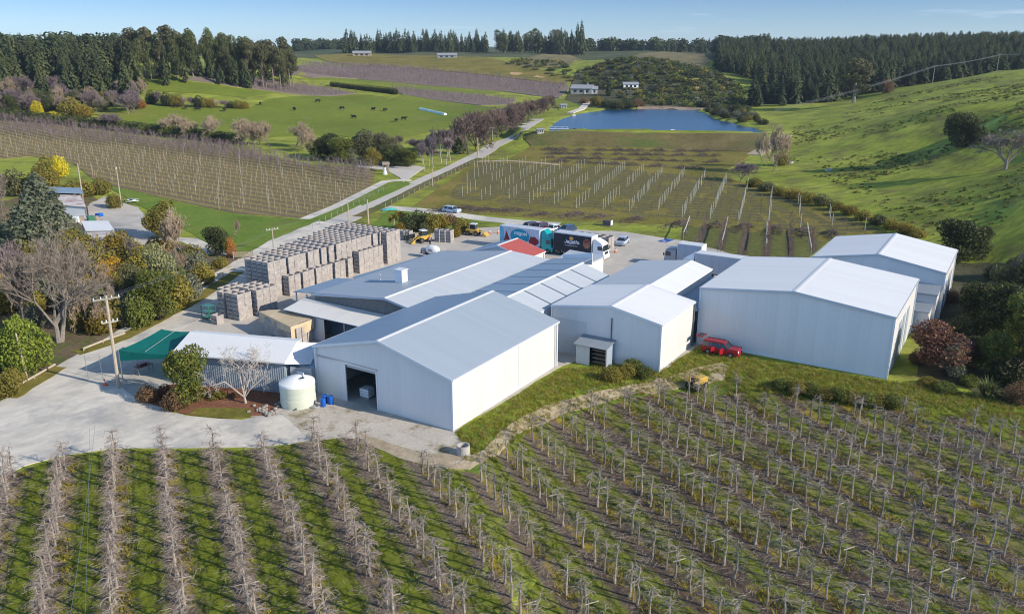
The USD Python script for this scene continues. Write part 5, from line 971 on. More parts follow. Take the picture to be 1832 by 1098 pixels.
tree(CON[1], 'pond_conifer', 1090, 172, 143, 19, 'lone dark conifer beside the grey house beyond the pond')
r = np.random.default_rng(14); rs = sorted([(1258 + 95 * t + r.uniform(-14, 14), 196 + 26 * t + r.uniform(-10, 3)) for t in r.random(26)])
for i, (x, y) in enumerate(rs):
    tree(BUSH[('leaf_gum', 'leaf_dark', 'leaf_olive', 'leaf_grey')[i % 4]], 'pond_bush', x, y, y - r.uniform(9, 19), r.uniform(14, 24), 'grey green bush, number %d from the left on the pond side bank' % (i + 1), 'shrub', 'bushes on the right bank of the pond')
# forests
def inside(poly_px, step, jit, seed):
    poly = wpoly(poly_px); r = np.random.default_rng(seed); x0, y0, x1, y1 = poly.bounds
    gx, gy = np.meshgrid(np.arange(x0, x1, step), np.arange(y0, y1, step)); p = np.column_stack([gx.ravel(), gy.ravel()]) + r.uniform(-jit, jit, (gx.size, 2)) * step
    p = p[shapely.contains_xy(poly, p)]; return np.column_stack([p, Tv(p)])
def grove(pts, protos, name, label, group, hmin, hmax, wide, seed):
    r = np.random.default_rng(seed)
    for gi, p in enumerate(sorted(pts, key=lambda q_: q_[0] / q_[1])):
        h = r.uniform(hmin, hmax); k = r.integers(len(protos)); pr = protos[k]; w = h * wide * r.uniform(.85, 1.2) / .36 * (.36 / WID[str(pr.GetPath())]) * .34
        copy(pr, name, '%s, number %d from the left' % (label, gi + 1), 'tree', p - [0, 0, .3], r.uniform(0, 2 * PI), group, (w, w, h))
def azp(px, D): d = ray(px, 300); h = math.hypot(d[0], d[1]); x, y = d[0] / h * D, d[1] / h * D; return np.array([x, y, T(x, y)])
r = np.random.default_rng(21)
for n_, (x0, x1, d0, d1) in ((110, (-20, 262, 432, 540)),):
    pts = [azp(r.uniform(x0, x1), d0 + (d1 - d0) * r.random() ** .8) for _ in range(n_)]
    grove(pts, [CON[0], CON[1], CON[2], CON[4]], 'forest_conifer', 'dark conifer in the dense left wood', 'conifers of the left wood', 10, 21, 1.4, 3)
pts = [azp(r.uniform(262, 548), r.uniform(474, 525)) for _ in range(62)]
grove(pts, PINE, 'tall_gum_tree', 'tall rounded tree in the grove above the hillside paddock', 'tall grove above the paddock', 18, 25, 1.0, 4)
pts = [azp(r.uniform(300, 470), r.uniform(462, 480)) for _ in range(20)]
grove(pts, [CON[1], CON[2]], 'forest_conifer', 'smaller conifer along the front of the tall grove', 'conifers below the tall grove', 9, 16, 1.2, 5)
pts = [azp(r.uniform(-20, 210), r.uniform(405, 432)) for _ in range(22)]
for i, p in enumerate(pts):
    s = r.uniform(5, 9); copy(ROUND[('leaf_dark', 'leaf_gum', 'leaf_olive')[i % 3]], 'wood_edge_tree', 'rounded dark tree, number %d at the foot of the conifer wood' % (i + 1), 'tree', p - [0, 0, .2], i * 2.4, 'trees at the edge of the left wood', (s, s, s))
pts = [azp(628 + (876 - 628) * (i + r.uniform(-.4, .4)) / 62, r.uniform(915, 960)) for i in range(62)]
grove(pts, [CON[0], CON[3], CON[1]], 'ridge_pine', 'dark pine in the line along the distant ridge', 'ridge pines left of the farmhouse', 15, 25, 1.1, 6)
pts = [azp(893 + (1040 - 893) * (i + r.uniform(-.4, .4)) / 34, r.uniform(905, 950)) for i in range(34)]
grove(pts, [CON[0], CON[4], PINE[1]], 'ridge_tree', 'dark tree in the second wood along the distant ridge', 'ridge wood right of the gap', 18, 27, 1.25, 7)
for i, (x, h) in enumerate(((1035, 36), (1028, 33), (1018, 26), (1000, 28))):
    p = azp(x, 900); copy(CON[1], 'tall_ridge_conifer', 'conspicuous tall conifer on the skyline, number %d from the right of the ridge wood' % (i + 1), 'tree', p, i, None, (h * .8, h * .8, h))
front = [azp(1330 + 520 * t + r.uniform(-8, 8), 452 + 120 * t ** 1.4 + r.uniform(0, 26)) for t in np.linspace(0, 1, 95)]
grove(front, [CON[0], CON[1], CON[3]], 'forest_conifer', 'dark front conifer of the hillside forest', 'front conifers of the right forest', 9, 17, 1.6, 8)
fp, r2 = [], np.random.default_rng(31)
for _ in range(9000):
    px, D = r2.uniform(1270, 2100), r2.uniform(450, 880)
    if px < 1400 and D < 500 + (1400 - px) * .9: continue
    if D < 480 + max(0, px - 1330) / 520 * 130: continue
    fp.append(azp(px, D))
fp = np.array(fp); cell = np.round(fp[:, :2] / 5.0); _, u = np.unique(cell, axis=0, return_index=True); fp = fp[u]
def con_stuff(k): return [(trimesh.Trimesh(np.array(m.GetAttribute('points').Get()), np.array(m.GetAttribute('faceVertexIndices').Get()).reshape(-1, 3), process=False), mm) for m, mm in zip([c for c in CON[k].GetAllChildren()], ('bark_dark', ('leaf_conifer', 'leaf_conifer', 'leaf_pine', 'leaf_conifer', 'leaf_pine')[k]))]
hs = r2.uniform(8, 15.5, len(fp)); ws = hs * r2.uniform(1.35, 1.8, len(fp))
scatter('forest', [con_stuff(0), con_stuff(1), con_stuff(3), con_stuff(2), con_stuff(4)], fp - [0, 0, .3], r2.uniform(0, 6.28, len(fp)), np.column_stack([ws, ws, hs]), r2.choice([0, 1, 1, 2, 3, 3, 4], len(fp)), 'dense dark conifer forest covering the hillside at the right', 'forest')
# horizon woods, scrub
hp = []
for x0, x1, D0, D1, n_ in ((-60, 120, 1500, 1800, 260), (120, 300, 1500, 1850, 260), (545, 640, 1150, 1500, 160), (1040, 1290, 1000, 1200, 120), (1270, 1345, 860, 930, 90), (-60, 300, 700, 760, 120), (640, 880, 1500, 1700, 160)):
    hp += [azp(r2.uniform(x0, x1), r2.uniform(D0, D1)) for _ in range(n_)]
hp = np.array(hp); hs = r2.uniform(8, 17, len(hp)); hs[580:700] *= .8
rb = [(crown(301, round_blobs(5), 420, .085).get(), 'leaf_conifer')]
scatter('distant_woods', [rb, con_stuff(0)], hp - [0, 0, .5], r2.uniform(0, 6.28, len(hp)), np.column_stack([hs * 1.2, hs * 1.2, hs]), r2.choice([0, 0, 1], len(hp)), 'dark distant woods along the horizon', 'woods')
sp = inside([(1030, 132), (1085, 112), (1130, 106), (1220, 116), (1290, 137), (1330, 162), (1335, 205), (1262, 194), (1150, 188), (1110, 185), (1110, 165), (1060, 158)], 5.0, .45, 77)
sp = np.vstack([sp, inside([(900, 118), (930, 108), (1000, 112), (1035, 130), (1060, 150), (1020, 146), (960, 128)], 9, .45, 78)]); r3 = np.random.default_rng(9); sp = sp[r3.random(len(sp)) < .95]
def bush_stuff(m, s): return [(crown(s, [(0, 0, .45, .5, .5, .45), (.3, .1, .3, .3, .3, .3), (-.3, 0, .35, .3, .3, .3)], 150, .13).get(), m)]
scatter('scrub', [bush_stuff('leaf_dark', 1), bush_stuff('leaf_mid', 2), bush_stuff('leaf_olive', 3), bush_stuff('leaf_grey', 4)], sp - [0, 0, .1], r3.uniform(0, 6.28, len(sp)), np.column_stack([r3.uniform(3, 7, len(sp))] * 2 + [r3.uniform(1.2, 4.0, len(sp))]), r3.choice([0, 0, 0, 0, 0, 0, 1, 1, 1, 1, 2, 3], len(sp)), 'dark scrub covering the hill beyond the pond', 'scrub')
# garden island behind the yard
for i, (x, y, t, w, pr, l) in enumerate(((728, 420, 380, 34, BUSH['leaf_dark'], 'dark bush behind the yellow machine in the planted island'), (750, 412, 374, 40, BUSH['leaf_dark'], 'dark bush in the middle of the planted island'), (772, 415, 376, 34, BUSH['leaf_olive'], 'olive bush in the middle of the planted island'), (790, 408, 380, 30, BUSH['leaf_gold_dark'], 'mustard coloured bush in the planted island'),
        (804, 402, 380, 30, BUSH['leaf_brown'], 'rusty bush at the lane side of the planted island'), (826, 416, 388, 36, BUSH['leaf_olive'], 'olive bush at the right end of the planted island'), (716, 424, 396, 26, BUSH['leaf_gold_dark'], 'mustard bush beside the cabbage palm'), (815, 424, 404, 22, BUSH['leaf_gold_dark'], 'low mustard bush beside the bin stack in the island'), (760, 424, 398, 24, BUSH['leaf_gum'], 'grey green bush behind the pallets'))):
    tree(pr, 'island_bush', x, y, t, w, l, 'shrub')
pm = MB(); r = np.random.default_rng(6)
for i in range(60):
    a, e = r.uniform(0, 2 * PI), r.uniform(.3, 2.3); d = np.array([math.cos(a) * math.sin(e), math.sin(a) * math.sin(e), math.cos(e)]) * .28; s = np.array([-math.sin(a), math.cos(a), 0]) * .012; o = np.array([0, 0, .78])
    pm.add([o, o + d * .55 - s + [0, 0, .03], o + d - [0, 0, .06], o + d * .55 + s + [0, 0, .03]], [[0, 1, 2, 3]])
PALM = proto('palm_shape'); obj('trunk', MB().tube([(0, 0, -.02), (.01, 0, .4), (0, 0, .78)], [.03, .022, .02], 7), 'bark_pale', PALM); obj('fronds', pm, 'leaf_olive', PALM); WID[str(PALM.GetPath())] = .56
tree(PALM, 'cabbage_palm', 706, 422, 380, 24, 'slim cabbage palm at the left end of the planted island')
tree(PALM, 'cabbage_palm', 716, 418, 374, 24, 'taller cabbage palm second from the left in the planted island')

hb = Polygon([hit(x, y)[:2] for x, y in ((1420, 230), (1600, 172), (1780, 135), (1850, 150), (1850, 420), (1700, 440), (1640, 412), (1500, 330), (1400, 300))])
r = np.random.default_rng(91); x0, y0, x1, y1 = hb.bounds; p = np.column_stack([r.uniform(x0, x1, 9000), r.uniform(y0, y1, 9000)]); p = p[shapely.contains_xy(hb, p)]; p = p[meshkit.fbm(np.column_stack([p[:, 0] / 26, p[:, 1] / 14, p[:, 0] * 0]), 3, 4) > .5]
def clump(seed, m): return [(crown(seed, [(0, 0, .12, .5, .5, .22)], 46, .17).get(), m)]
scatter('hill_tussocks', [clump(1, 'tussock'), clump(2, 'tussock'), clump(3, 'grass_dry')], np.column_stack([p, Tv(p)]), r.uniform(0, 6.28, len(p)), r.uniform(.5, 1.2, len(p)), r.choice([0, 0, 1, 1, 1, 2], len(p)), 'rough grass tussocks on the green hillside', 'grass')

# ---------------------------------------------------------------- foreground orchard
RN = np.array([math.cos(math.radians(ROW_DEG)), math.sin(math.radians(ROW_DEG))]); RT = np.array([-RN[1], RN[0]])
def apple(seed, dense, wood, twig):
    r = np.random.default_rng(seed); pr = proto('apple_tree_shape'); tr, br, tw = MB(), MB(), MB()
    H = r.uniform(2.75, 3.35) if dense else r.uniform(2.3, 3.2); zs = np.linspace(0, H, 7); off = np.cumsum(r.normal(size=(7, 2)) * .035, 0); off[0] = 0
    P_ = np.column_stack([off, zs]); P_[0, 2] = -.05; tr.tube(P_, np.array([.125, .095, .088, .08, .07, .052, .03]) * (.9 if dense else .9), 7)
    for k in range(30 if dense else 17):
        t = (r.uniform(.16, 1) if dense else (r.uniform(.55, 1) if k < 24 else r.uniform(.2, .65)))
        p = np.array([np.interp(t * H, zs, P_[:, 0]), np.interp(t * H, zs, P_[:, 1]), t * H]); a = r.uniform(0, 2 * PI)
        l = (r.uniform(.55, 1.05) * (1.15 - .45 * abs(t - .45)) if dense else (r.uniform(.45, 1.1) if k < 11 else r.uniform(.2, .45)))
        d = np.array([math.cos(a), math.sin(a), r.uniform(.05, .8)]); pts = [p]
        for s in range(4):
            d = d + r.normal(size=3) * .22 + [0, 0, -.34 if s else .1]; d /= np.linalg.norm(d); pts.append(pts[-1] + d * l / 4)
        br.tube(pts, np.linspace(.032, .011, 5), 4, cap=False)
        for m in range(r.integers(4, 7) if dense else r.integers(2, 5)):
            i = r.integers(1, 5); q = pts[i]; e = r.normal(size=3); e[2] += .15; e /= np.linalg.norm(e); ll = r.uniform(.16, .45)
            tw.tube([q, q + e * ll * .5 + r.normal(size=3) * .03, q + (e + [0, 0, -.25]) * ll], [.013, .010, .007], 3, cap=False)
    obj('trunk', tr, wood, pr); obj('branches', br, wood, pr, kind='stuff'); obj('twigs', tw, twig, pr, kind='stuff'); return pr
DENSE = [apple(200 + i, True, 'apple_bark', 'apple_twig') for i in range(6)]
SPARSE = [apple(220 + i, False, 'apple_bark_grey', 'apple_twig_grey') for i in range(7)]
r = np.random.default_rng(41); spots = []
for k in range(-6, 20):
    o = ROW_O + ROW_P * k; s = 20.0; n_in = 0; row = []
    while s < 100:
        p = RN * o + RT * s; s += 1.9 if k < 4 else 1.6
        if not shapely.contains_xy(orch_poly.buffer(-.7), *p): continue
        p = p + RN * r.normal() * .12 + RT * r.normal() * .2
        z = T(*p); v = np.array([p[0], p[1], z + 1.5]) - [0, 0, CAMH]; w_ = v @ _fw; sx = CX + FPX * v[0] / w_; sy = CY - FPX * (v @ _up) / w_
        if -40 < sx < 1890 and sy < 1150: row.append((p[0], p[1], z, w_))
    for i, q_ in enumerate(row[::-1]): spots.append((*q_, k, i))
spots.sort(key=lambda s: s[3])
gone = set(int(x) for x in r.choice(len(spots), len(spots) // 14, replace=False))
near = [s for i, s in enumerate(spots) if i not in gone]
rowno = {k: j + 1 for j, k in enumerate(sorted({s[4] for s in near}))}
rest = []
for j, (x, y, z, dd, k, i) in enumerate(near):
    dense = k < 4 and not (k == 3 and r.random() < .5)
    pr = (DENSE if dense else SPARSE)[r.integers(6 if dense else 7)]; sc = r.uniform(.9, 1.12)
    if j < 300: copy(pr, 'apple_tree', '%s apple tree, number %d from the far end of row number %d' % ('twiggy bare' if dense else 'sparse bare', i + 1, rowno[k]), 'tree', (x, y, z - .02), r.uniform(0, 6.28), 'apple trees of the foreground orchard', (sc, sc, sc))
    else: rest.append((x, y, z, r.uniform(0, 6.28), sc, r.integers(3)))
def proto_parts(pr, mats): return [(trimesh.Trimesh(np.array(m.GetAttribute('points').Get()), np.array(m.GetAttribute('faceVertexIndices').Get()).reshape(-1, 3), process=False), mm) for m, mm in zip(pr.GetAllChildren(), mats)]
if rest:
    R = np.array(rest); scatter('apple_trees_beyond', [proto_parts(SPARSE[i], ('apple_bark_grey', 'apple_bark_grey', 'apple_twig_grey')) for i in range(3)], R[:, :3], R[:, 3], R[:, 4], R[:, 5].astype(int), 'further leafless apple trees at the back of the orchard', 'trees')
# trellis posts with a white crossbar
tp = proto('trellis_post_shape'); obj('post', MB().tube([(0, 0, -.1), (0, 0, 2.0)], [.035, .03], 7), 'post_wood', tp); obj('crossbar', MB().box((.25, 0, 1.7), (1.1, .05, .05)), 'bark_pale', tp)
bars = [(1252, 966), (1380, 987), (1481, 984), (1282, 836), (1297, 795), (1492, 817), (1442, 894), (1517, 886), (1673, 831), (1773, 839), (1723, 952), (1674, 1044), (1711, 1004), (1054, 867), (979, 877), (1206, 842), (1119, 845), (1193, 1001), (1119, 1039), (1039, 1079), (912, 1073), (678, 1069), (312, 1034), (431, 1044), (364, 792), (97, 919), (197, 919), (398, 902)]
for i, (x, y) in enumerate(sorted(bars)):
    p = hit(x, y + 42)[:2]; o = p @ RN; o = ROW_O + ROW_P * round((o - ROW_O) / ROW_P); p = RN * o + RT * (p @ RT)
    copy(tp, 'trellis_post', 'wooden trellis post with a white crossbar, number %d from the left across the orchard' % (i + 1), 'post', (p[0], p[1], T(*p)), math.radians(ROW_DEG), 'crossbar posts in the orchard')
# ground cover of the orchard
def tuft(seed, n, h, spread, mat, wd=.012):
    r = np.random.default_rng(seed); m = MB()
    for i in range(n):
        a = r.uniform(0, 6.28); b = np.array([math.cos(a), math.sin(a), 0]) * spread * r.random() ** .5; e = np.append(r.normal(size=2) * .4, 1) * h * r.uniform(.6, 1.2); s = np.array([math.cos(a + 1.3), math.sin(a + 1.3), 0]) * wd
        m.add([b - s, b + s, b + e], [[0, 1, 2]])
    return [(m.get(), mat)]
def cover(name, n, test, protos, sc, label, cat, seed, box=(-50, 62, 42, 92)):
    r = np.random.default_rng(seed); p = np.column_stack([r.uniform(box[0], box[1], n), r.uniform(box[2], box[3], n)]); p = p[test(p, r)]
    scatter(name, protos, np.column_stack([p, Tv(p) + .05]), r.uniform(0, 6.28, len(p)), r.uniform(sc[0], sc[1], len(p)), r.integers(len(protos), size=len(p)), label, cat)
def rowd(p): f = ((p @ RN - ROW_O) / ROW_P + .5) % 1.0 - .5; return f * ROW_P
def inorch(p): return shapely.contains_xy(orch_poly.buffer(-.2), p) & (np.abs(p[:, 0]) < .68 * p[:, 1] + 6)
cover('alley_grass', 50000, lambda p, r: inorch(p) & (np.abs(rowd(p)) > .95) & ((np.abs(np.abs(rowd(p)) - 1.40) > .17) | (p[:, 0] > 0)) & ((p[:, 0] < 0) | (r.random(len(p)) < .6)), [tuft(i, 10, .10, .18, 'grass_blade', .02) for i in (1, 2, 3)], (.7, 1.5), 'short green grass of the orchard alleys', 'grass', 51)
cover('strip_weeds', 34000, lambda p, r: inorch(p) & (rowd(p) > -.1) & (rowd(p) < 1.0) & (meshkit.noise(np.column_stack([p * .6, p[:, 0] * 0]), 5) > .52), [tuft(i, 12, .16, .22, 'weed_yellow', .035) for i in (4, 5)], (.8, 1.8), 'yellowish mossy weeds along the tree strips', 'weeds', 52)
lit = MB(); r = np.random.default_rng(2)
for i in range(9):
    a = r.uniform(0, 6.28); d = np.array([math.cos(a), math.sin(a), r.uniform(-.05, .15)]) * r.uniform(.2, .55); p = np.append(r.normal(size=2) * .3, .03); lit.tube([p, p + d], [.012, .006], 3, cap=False)
cover('pruned_twigs', 24000, lambda p, r: inorch(p) & ((np.abs(rowd(p)) < 1.25) | ((p[:, 0] > 2) & (r.random(len(p)) < .06))), [[(lit.get(), 'apple_twig_grey')], [(lit.get(), 'prunings')]], (.7, 1.5), 'pruned twigs littering the tree strips', 'twigs', 53)
cover('bank_grass', 42000, lambda p, r: shapely.contains_xy(bank.buffer(-.2), p), [tuft(i, 10, .22, .2, 'bank_blade', .025) for i in (6, 7, 8)] + [tuft(9, 9, .3, .2, 'grass_dry', .02)], (.5, 1.6), 'rough grass on the bank below the sheds', 'grass', 54, (-8, 75, 68, 102))
r = np.random.default_rng(15)
for i, (x, y) in enumerate(((1400, 695), (1425, 702), (1450, 706), (1475, 712), (1500, 715), (1525, 719), (1550, 722), (1575, 724), (1600, 727), (1120, 672), (1150, 674), (1095, 680), (1130, 664))):
    tree(BUSH['leaf_hedge' if 'leaf_hedge' in BUSH else ('leaf_mid', 'leaf_olive')[i % 2]], 'bank_shrub', x, y, y - 20 - (i * 5) % 7, 40, '%s low bush, number %d on the grassy bank below the sheds' % (('green', 'olive')[i % 2], i + 1), 'shrub', 'low bushes on the bank')

# ---------------------------------------------------------------- other orchard blocks
def block(poly, deg, rowp, along, jit, keep, seed):
    r = np.random.default_rng(seed); n = np.array([math.cos(math.radians(deg)), math.sin(math.radians(deg))]); t = np.array([-n[1], n[0]]); v = np.array(poly.exterior.coords)
    a, b = v @ n, v @ t; out = []
    for i in range(int(np.ceil(a.min() / rowp)), int(a.max() / rowp) + 1):
        for j in range(int(np.ceil(b.min() / along)), int(b.max() / along) + 1):
            p = n * rowp * i + t * along * j + r.normal(size=2) * jit
            if r.random() < keep and shapely.contains_xy(poly, *p): out.append((p[0], p[1], T(*p)))
    return np.array(out)
post = proto('orchard_post_shape'); obj('pole', MB().tube([(0, 0, -.1), (0, 0, 3.4)], [.065, .06], 6), 'post_wood', post); obj('cap_wire', MB().box((0, 0, 3.36), (.5, .03, .03)), 'wire', post)
vpost = proto('trellis_pole_shape'); obj('pole', MB().tube([(0, 0, -.1), (0, 0, 2.7)], [.06, .055], 6), 'white_post', vpost) if 'white_post' in MAT else (M('white_post', (0.44, 0.44, 0.38), rough=.8), obj('pole', MB().tube([(0, 0, -.1), (0, 0, 2.7)], [.06, .055], 6), 'white_post', vpost))
obj('cap_wire', MB().box((0, 0, 2.66), (.5, .03, .03)), 'wire', vpost)
lp = block(left_orchard_poly, LEFT_ROW, 7.2, 9.0, .15, .92, 61); lp = lp[np.argsort(np.hypot(lp[:, 0], lp[:, 1]))]; lp = lp[np.abs(lp[:, 0]) < .64 * lp[:, 1] + 8]
vp = block(vine_poly.buffer(-1), MID_ROW, 3.3, 6.2, .12, .88, 62); vp = vp[np.argsort(np.hypot(vp[:, 0], vp[:, 1]))]
for i, p in enumerate(lp[:150]): copy(post, 'orchard_post', 'pale wooden post, number %d nearest of those in the left orchard rows' % (i + 1), 'post', p, i, 'posts of the left orchard')
for i, p in enumerate(vp[:150]): copy(vpost, 'trellis_pole', 'whitish pole, number %d nearest of those in the trellis block' % (i + 1), 'post', p, math.radians(MID_ROW), 'poles of the trellis block')
pm_ = proto_parts(post, ('post_wood', 'wire')); vm_ = proto_parts(vpost, ('white_post', 'wire'))
if len(lp) > 150: scatter('orchard_posts_beyond', [pm_], lp[150:], np.zeros(len(lp) - 150), np.ones(len(lp) - 150), np.zeros(len(lp) - 150, int), 'further posts of the left orchard', 'posts')
if len(vp) > 150: scatter('trellis_poles_beyond', [vm_], vp[150:], np.zeros(len(vp) - 150), np.ones(len(vp) - 150), np.zeros(len(vp) - 150, int), 'further poles of the trellis block', 'posts')
def twiggy(seed, h, w, n, mat, th=.03):
    r = np.random.default_rng(seed); m = MB(); m.tube([(0, 0, 0), (0, 0, h * .9)], [.06, .03], 4, cap=False)
    for i in range(n):
        z = h * r.uniform(.25, .85); a = r.uniform(0, 6.28); d = np.array([math.cos(a), math.sin(a), r.uniform(.3, 1.6)]) * w * r.uniform(.4, 1.0)
        m.tube([(0, 0, z), np.array([0, 0, z]) + d], [th, th * .5], 3, cap=False)
    return [(m.get(), mat)]
lt = block(left_orchard_poly.buffer(-1), LEFT_ROW, 3.6, 2.1, .2, .93, 63); lt = lt[np.abs(lt[:, 0]) < .66 * lt[:, 1] + 8]
back = wpoly([(-60, 200), (90, 218), (330, 252), (560, 290), (690, 298), (672, 338), (600, 325), (420, 290), (200, 262), (-60, 235)]); isb = shapely.contains_xy(back, lt[:, :2]); r = np.random.default_rng(3)
A_ = lt[isb]; scatter('purple_fruit_trees', [twiggy(i, 3.4, 1.1, 22, 'twig_purple', .035) for i in (1, 2, 3)], A_, r.uniform(0, 6.28, len(A_)), r.uniform(.85, 1.15, len(A_)), r.integers(3, size=len(A_)), 'leafless purplish fruit trees at the back of the left orchard', 'trees')
A_ = lt[~isb]; scatter('young_fruit_trees', [twiggy(i, 1.7, .35, 9, 'twig_tan', .022) for i in (4, 5)], A_, r.uniform(0, 6.28, len(A_)), r.uniform(.8, 1.15, len(A_)), r.integers(2, size=len(A_)), 'thin young leafless fruit trees of the left orchard', 'trees')
A_ = block(vine_poly.buffer(-1), MID_ROW, 3.3, 2.2, .2, .8, 64); scatter('trellis_vines', [twiggy(i, 1.5, .5, 8, 'twig_brown', .022) for i in (6, 7)], A_, r.uniform(0, 6.28, len(A_)), r.uniform(.7, 1.1, len(A_)), r.integers(2, size=len(A_)), 'low leafless plants in the rows of the trellis block', 'vines')
sb = wpoly([(1226, 406), (1398, 414), (1484, 425), (1438, 462), (1330, 460), (1220, 450)])
A_ = block(sb, MID_ROW + 90, 4.2, 1.4, .2, .95, 65); scatter('small_block_trees', [twiggy(i, 2.6, .8, 16, 'twig_brown', .025) for i in (8, 9)], A_, r.uniform(0, 6.28, len(A_)), r.uniform(.8, 1.1, len(A_)), r.integers(2, size=len(A_)), 'dark leafless trees in the striped block behind the white truck', 'trees')
fb = [([(484, 136), (560, 117), (640, 119), (780, 128), (900, 139), (1015, 153), (1000, 176), (900, 164), (780, 155), (640, 142)], 30), ([(275, 130), (335, 127), (480, 143), (640, 168), (560, 172), (420, 156)], 20), ([(700, 157), (925, 180), (910, 188), (860, 189), (720, 170)], 30)]
A_ = np.vstack([block(wpoly(pp), dg, 4.0, 2.6, .3, .9, 66) for pp, dg in fb]); A_ = A_[np.random.default_rng(8).permutation(len(A_))[:5200]]
scatter('far_fruit_trees', [twiggy(i, 3.0, 1.2, 16, 'twig_purple', .05) for i in (10, 11)], A_, r.uniform(0, 6.28, len(A_)), r.uniform(.8, 1.1, len(A_)), r.integers(2, size=len(A_)), 'leafless fruit trees of the far purple orchards', 'trees')
# tall windbreak poles in the small block
for i, (a_, b_) in enumerate((((1233, 402), (1222, 432)), ((1301, 403), (1291, 446)), ((1371, 408), (1370, 452)), ((1443, 414), (1450, 460)))):
    P0, P1 = hit(*a_), hit(*b_); t_ = thing('rolled_net', 'white rolled net on poles, number %d from the left in the small striped block' % (i + 1), 'net', P0, 0, 'rolled nets of the small block'); v = P1 - P0
    obj('net_roll', MB().tube([np.array([0, 0, 1.8]), v * .5 + [0, 0, 1.7], v + [0, 0, 1.8]], .09, 6), 'white_post', t_)
    for q_ in (0.0, .5, 1.0): obj('pole', MB().tube([v * q_, v * q_ + [0, 0, 1.8]], .05, 6), 'post_wood', t_)
# brush heaps
def heap(seed):
    r = np.random.default_rng(seed); m = MB()
    for i in range(170):
        p = r.normal(size=3) * [1.15, .7, 0]; p[2] = max(.05, .95 * math.exp(-(p[0] / 1.4) ** 2 - (p[1] / .8) ** 2) * r.random()); a = r.uniform(0, 6.28); d = np.array([math.cos(a), math.sin(a) * .7, r.uniform(-.25, .45)]) * r.uniform(.5, 1.1)
        m.tube([p - d * .5, p + d * .5], [.03, .015], 3, cap=False)
    return m
HEAP = []
for s in (1, 2, 3): pr = proto('heap_shape'); obj('prunings', heap(s), 'prunings', pr, kind='stuff'); HEAP.append(pr)
hs_ = []
for row, (ya, yb, x0, x1, n_) in enumerate(((269, 272, 985, 1265, 11), (276, 280, 980, 1275, 11), (283, 291, 975, 1275, 10), (290, 302, 1000, 1240, 8))):
    for i in range(n_): t_ = (i + .3 * math.sin(i * 5 + row)) / (n_ - 1); hs_.append((x0 + (x1 - x0) * t_, ya + (yb - ya) * t_, row))
r = np.random.default_rng(17)
for i, (x, y, row) in enumerate(hs_):
    p = hit(x, y); k = r.uniform(1.15, 1.6); copy(HEAP[i % 3], 'brush_heap', 'purplish pruning heap, number %d from the left in row number %d below the dam' % (i - [0, 11, 22, 32][row] + 1, row + 1), 'brush heap', p, r.uniform(-.2, .2), 'brush heaps below the dam', (k * 1.15, k, k * 1.15))
for i, (x, y, s) in enumerate(((795, 378, 1.4), (830, 374, 1.3), (862, 377, 1.3), (912, 378, 1.5), (966, 385, 1.2), (1022, 386, 1.5), (1068, 389, 1.3), (1135, 394, 1.3), (1215, 402, 1.5), (1278, 405, 1.4), (1330, 409, 1.5), (1385, 413, 1.5), (1440, 416, 1.6), (1488, 420, 1.3))):
    copy(HEAP[i % 3], 'brush_heap', 'purplish pruning heap, number %d from the left along the lane' % (i + 1), 'brush heap', hit(x, y), .1 * i, 'brush heaps along the lane', (s * 1.5, s, s))

# ---------------------------------------------------------------- apple bins
BH, BP = 0.62, 1.22
def make_bin(mat):
    pr = proto('bin_shape'); w = .585
    for sx, sy in ((1, 0), (-1, 0), (0, 1), (0, -1)):
        m = MB()
        for i in range(4):
            z = .14 + i * .125
            m.box((sx * w, sy * w, z + .05), (.03 if sx else 1.17, .03 if sy else 1.10, .108))
        m.box((sx * (w - .04) + (.0 if sx else -.5), sy * (w - .04) + (.0 if sy else -.5), .33), (.05, .05, .5)).box((sx * (w - .04) + (.0 if sx else .5), sy * (w - .04) + (.0 if sy else .5), .33), (.05, .05, .5))
        obj('slat_side', m, mat, pr)
    m = MB().box((0, 0, .12), (1.12, 1.12, .03))
    for y in (-.52, 0, .52): m.box((0, y, .05), (1.17, .1, .1))
    obj('base', m, mat, pr); return pr
BIN, BIN_NEW = make_bin('bin_wood'), make_bin('bin_wood_new')
stacks = []   # (u, w, bins, block, word)
r = np.random.default_rng(77)
def fill(u0, nu, w0, nw, n, block, vary=0):
    for i in range(nu):
        for j in range(nw): stacks.append((u0 + .6 + i * BP, w0 + .6 + j * BP, n - (r.integers(0, vary + 1) if vary else 0), block))
FCB = 'front stacks'
fill(12.4, 2, 45.2, 2, 6, FCB); fill(15.3, 3, 44.7, 1, 6, FCB); fill(15.3, 3, 46.3, 2, 6, FCB); fill(12.2, 2, 47.9, 1, 6, FCB); fill(13.4, 3, 49.3, 1, 6, FCB); fill(15.2, 2, 50.7, 1, 5, FCB)
fill(9.6, 1, 46.4, 1, 2, FCB)
LOW, TALL = 'low row', 'tall block'
for u0, n, h in ((24.6, 2, 5), (27.5, 2, 5), (30.3, 3, 5), (34.5, 2, 5), (37.5, 1, 5), (40.2, 5, 6), (47.6, 3, 9)): fill(u0, n, 48.2 if h < 9 else 48.4, 1, h, LOW)
for u0, n in ((22.0, 3), (26.1, 3), (30.2, 2), (33.1, 1), (34.8, 1), (36.5, 7), (45.5, 1), (47.2, 3)):
    for i in range(n):
        u = u0 + .6 + i * BP; nw = int(4 + max(0, (u - 21)) * .20)
        for j in range(nw): stacks.append((u, 50.2 + .04 * j + j * BP, 9, TALL))
front_w = {}
for s in stacks:
    k = (s[3], round(s[0], 1)); front_w[k] = min(front_w.get(k, 1e9), s[1])
bins, hidden = [], []
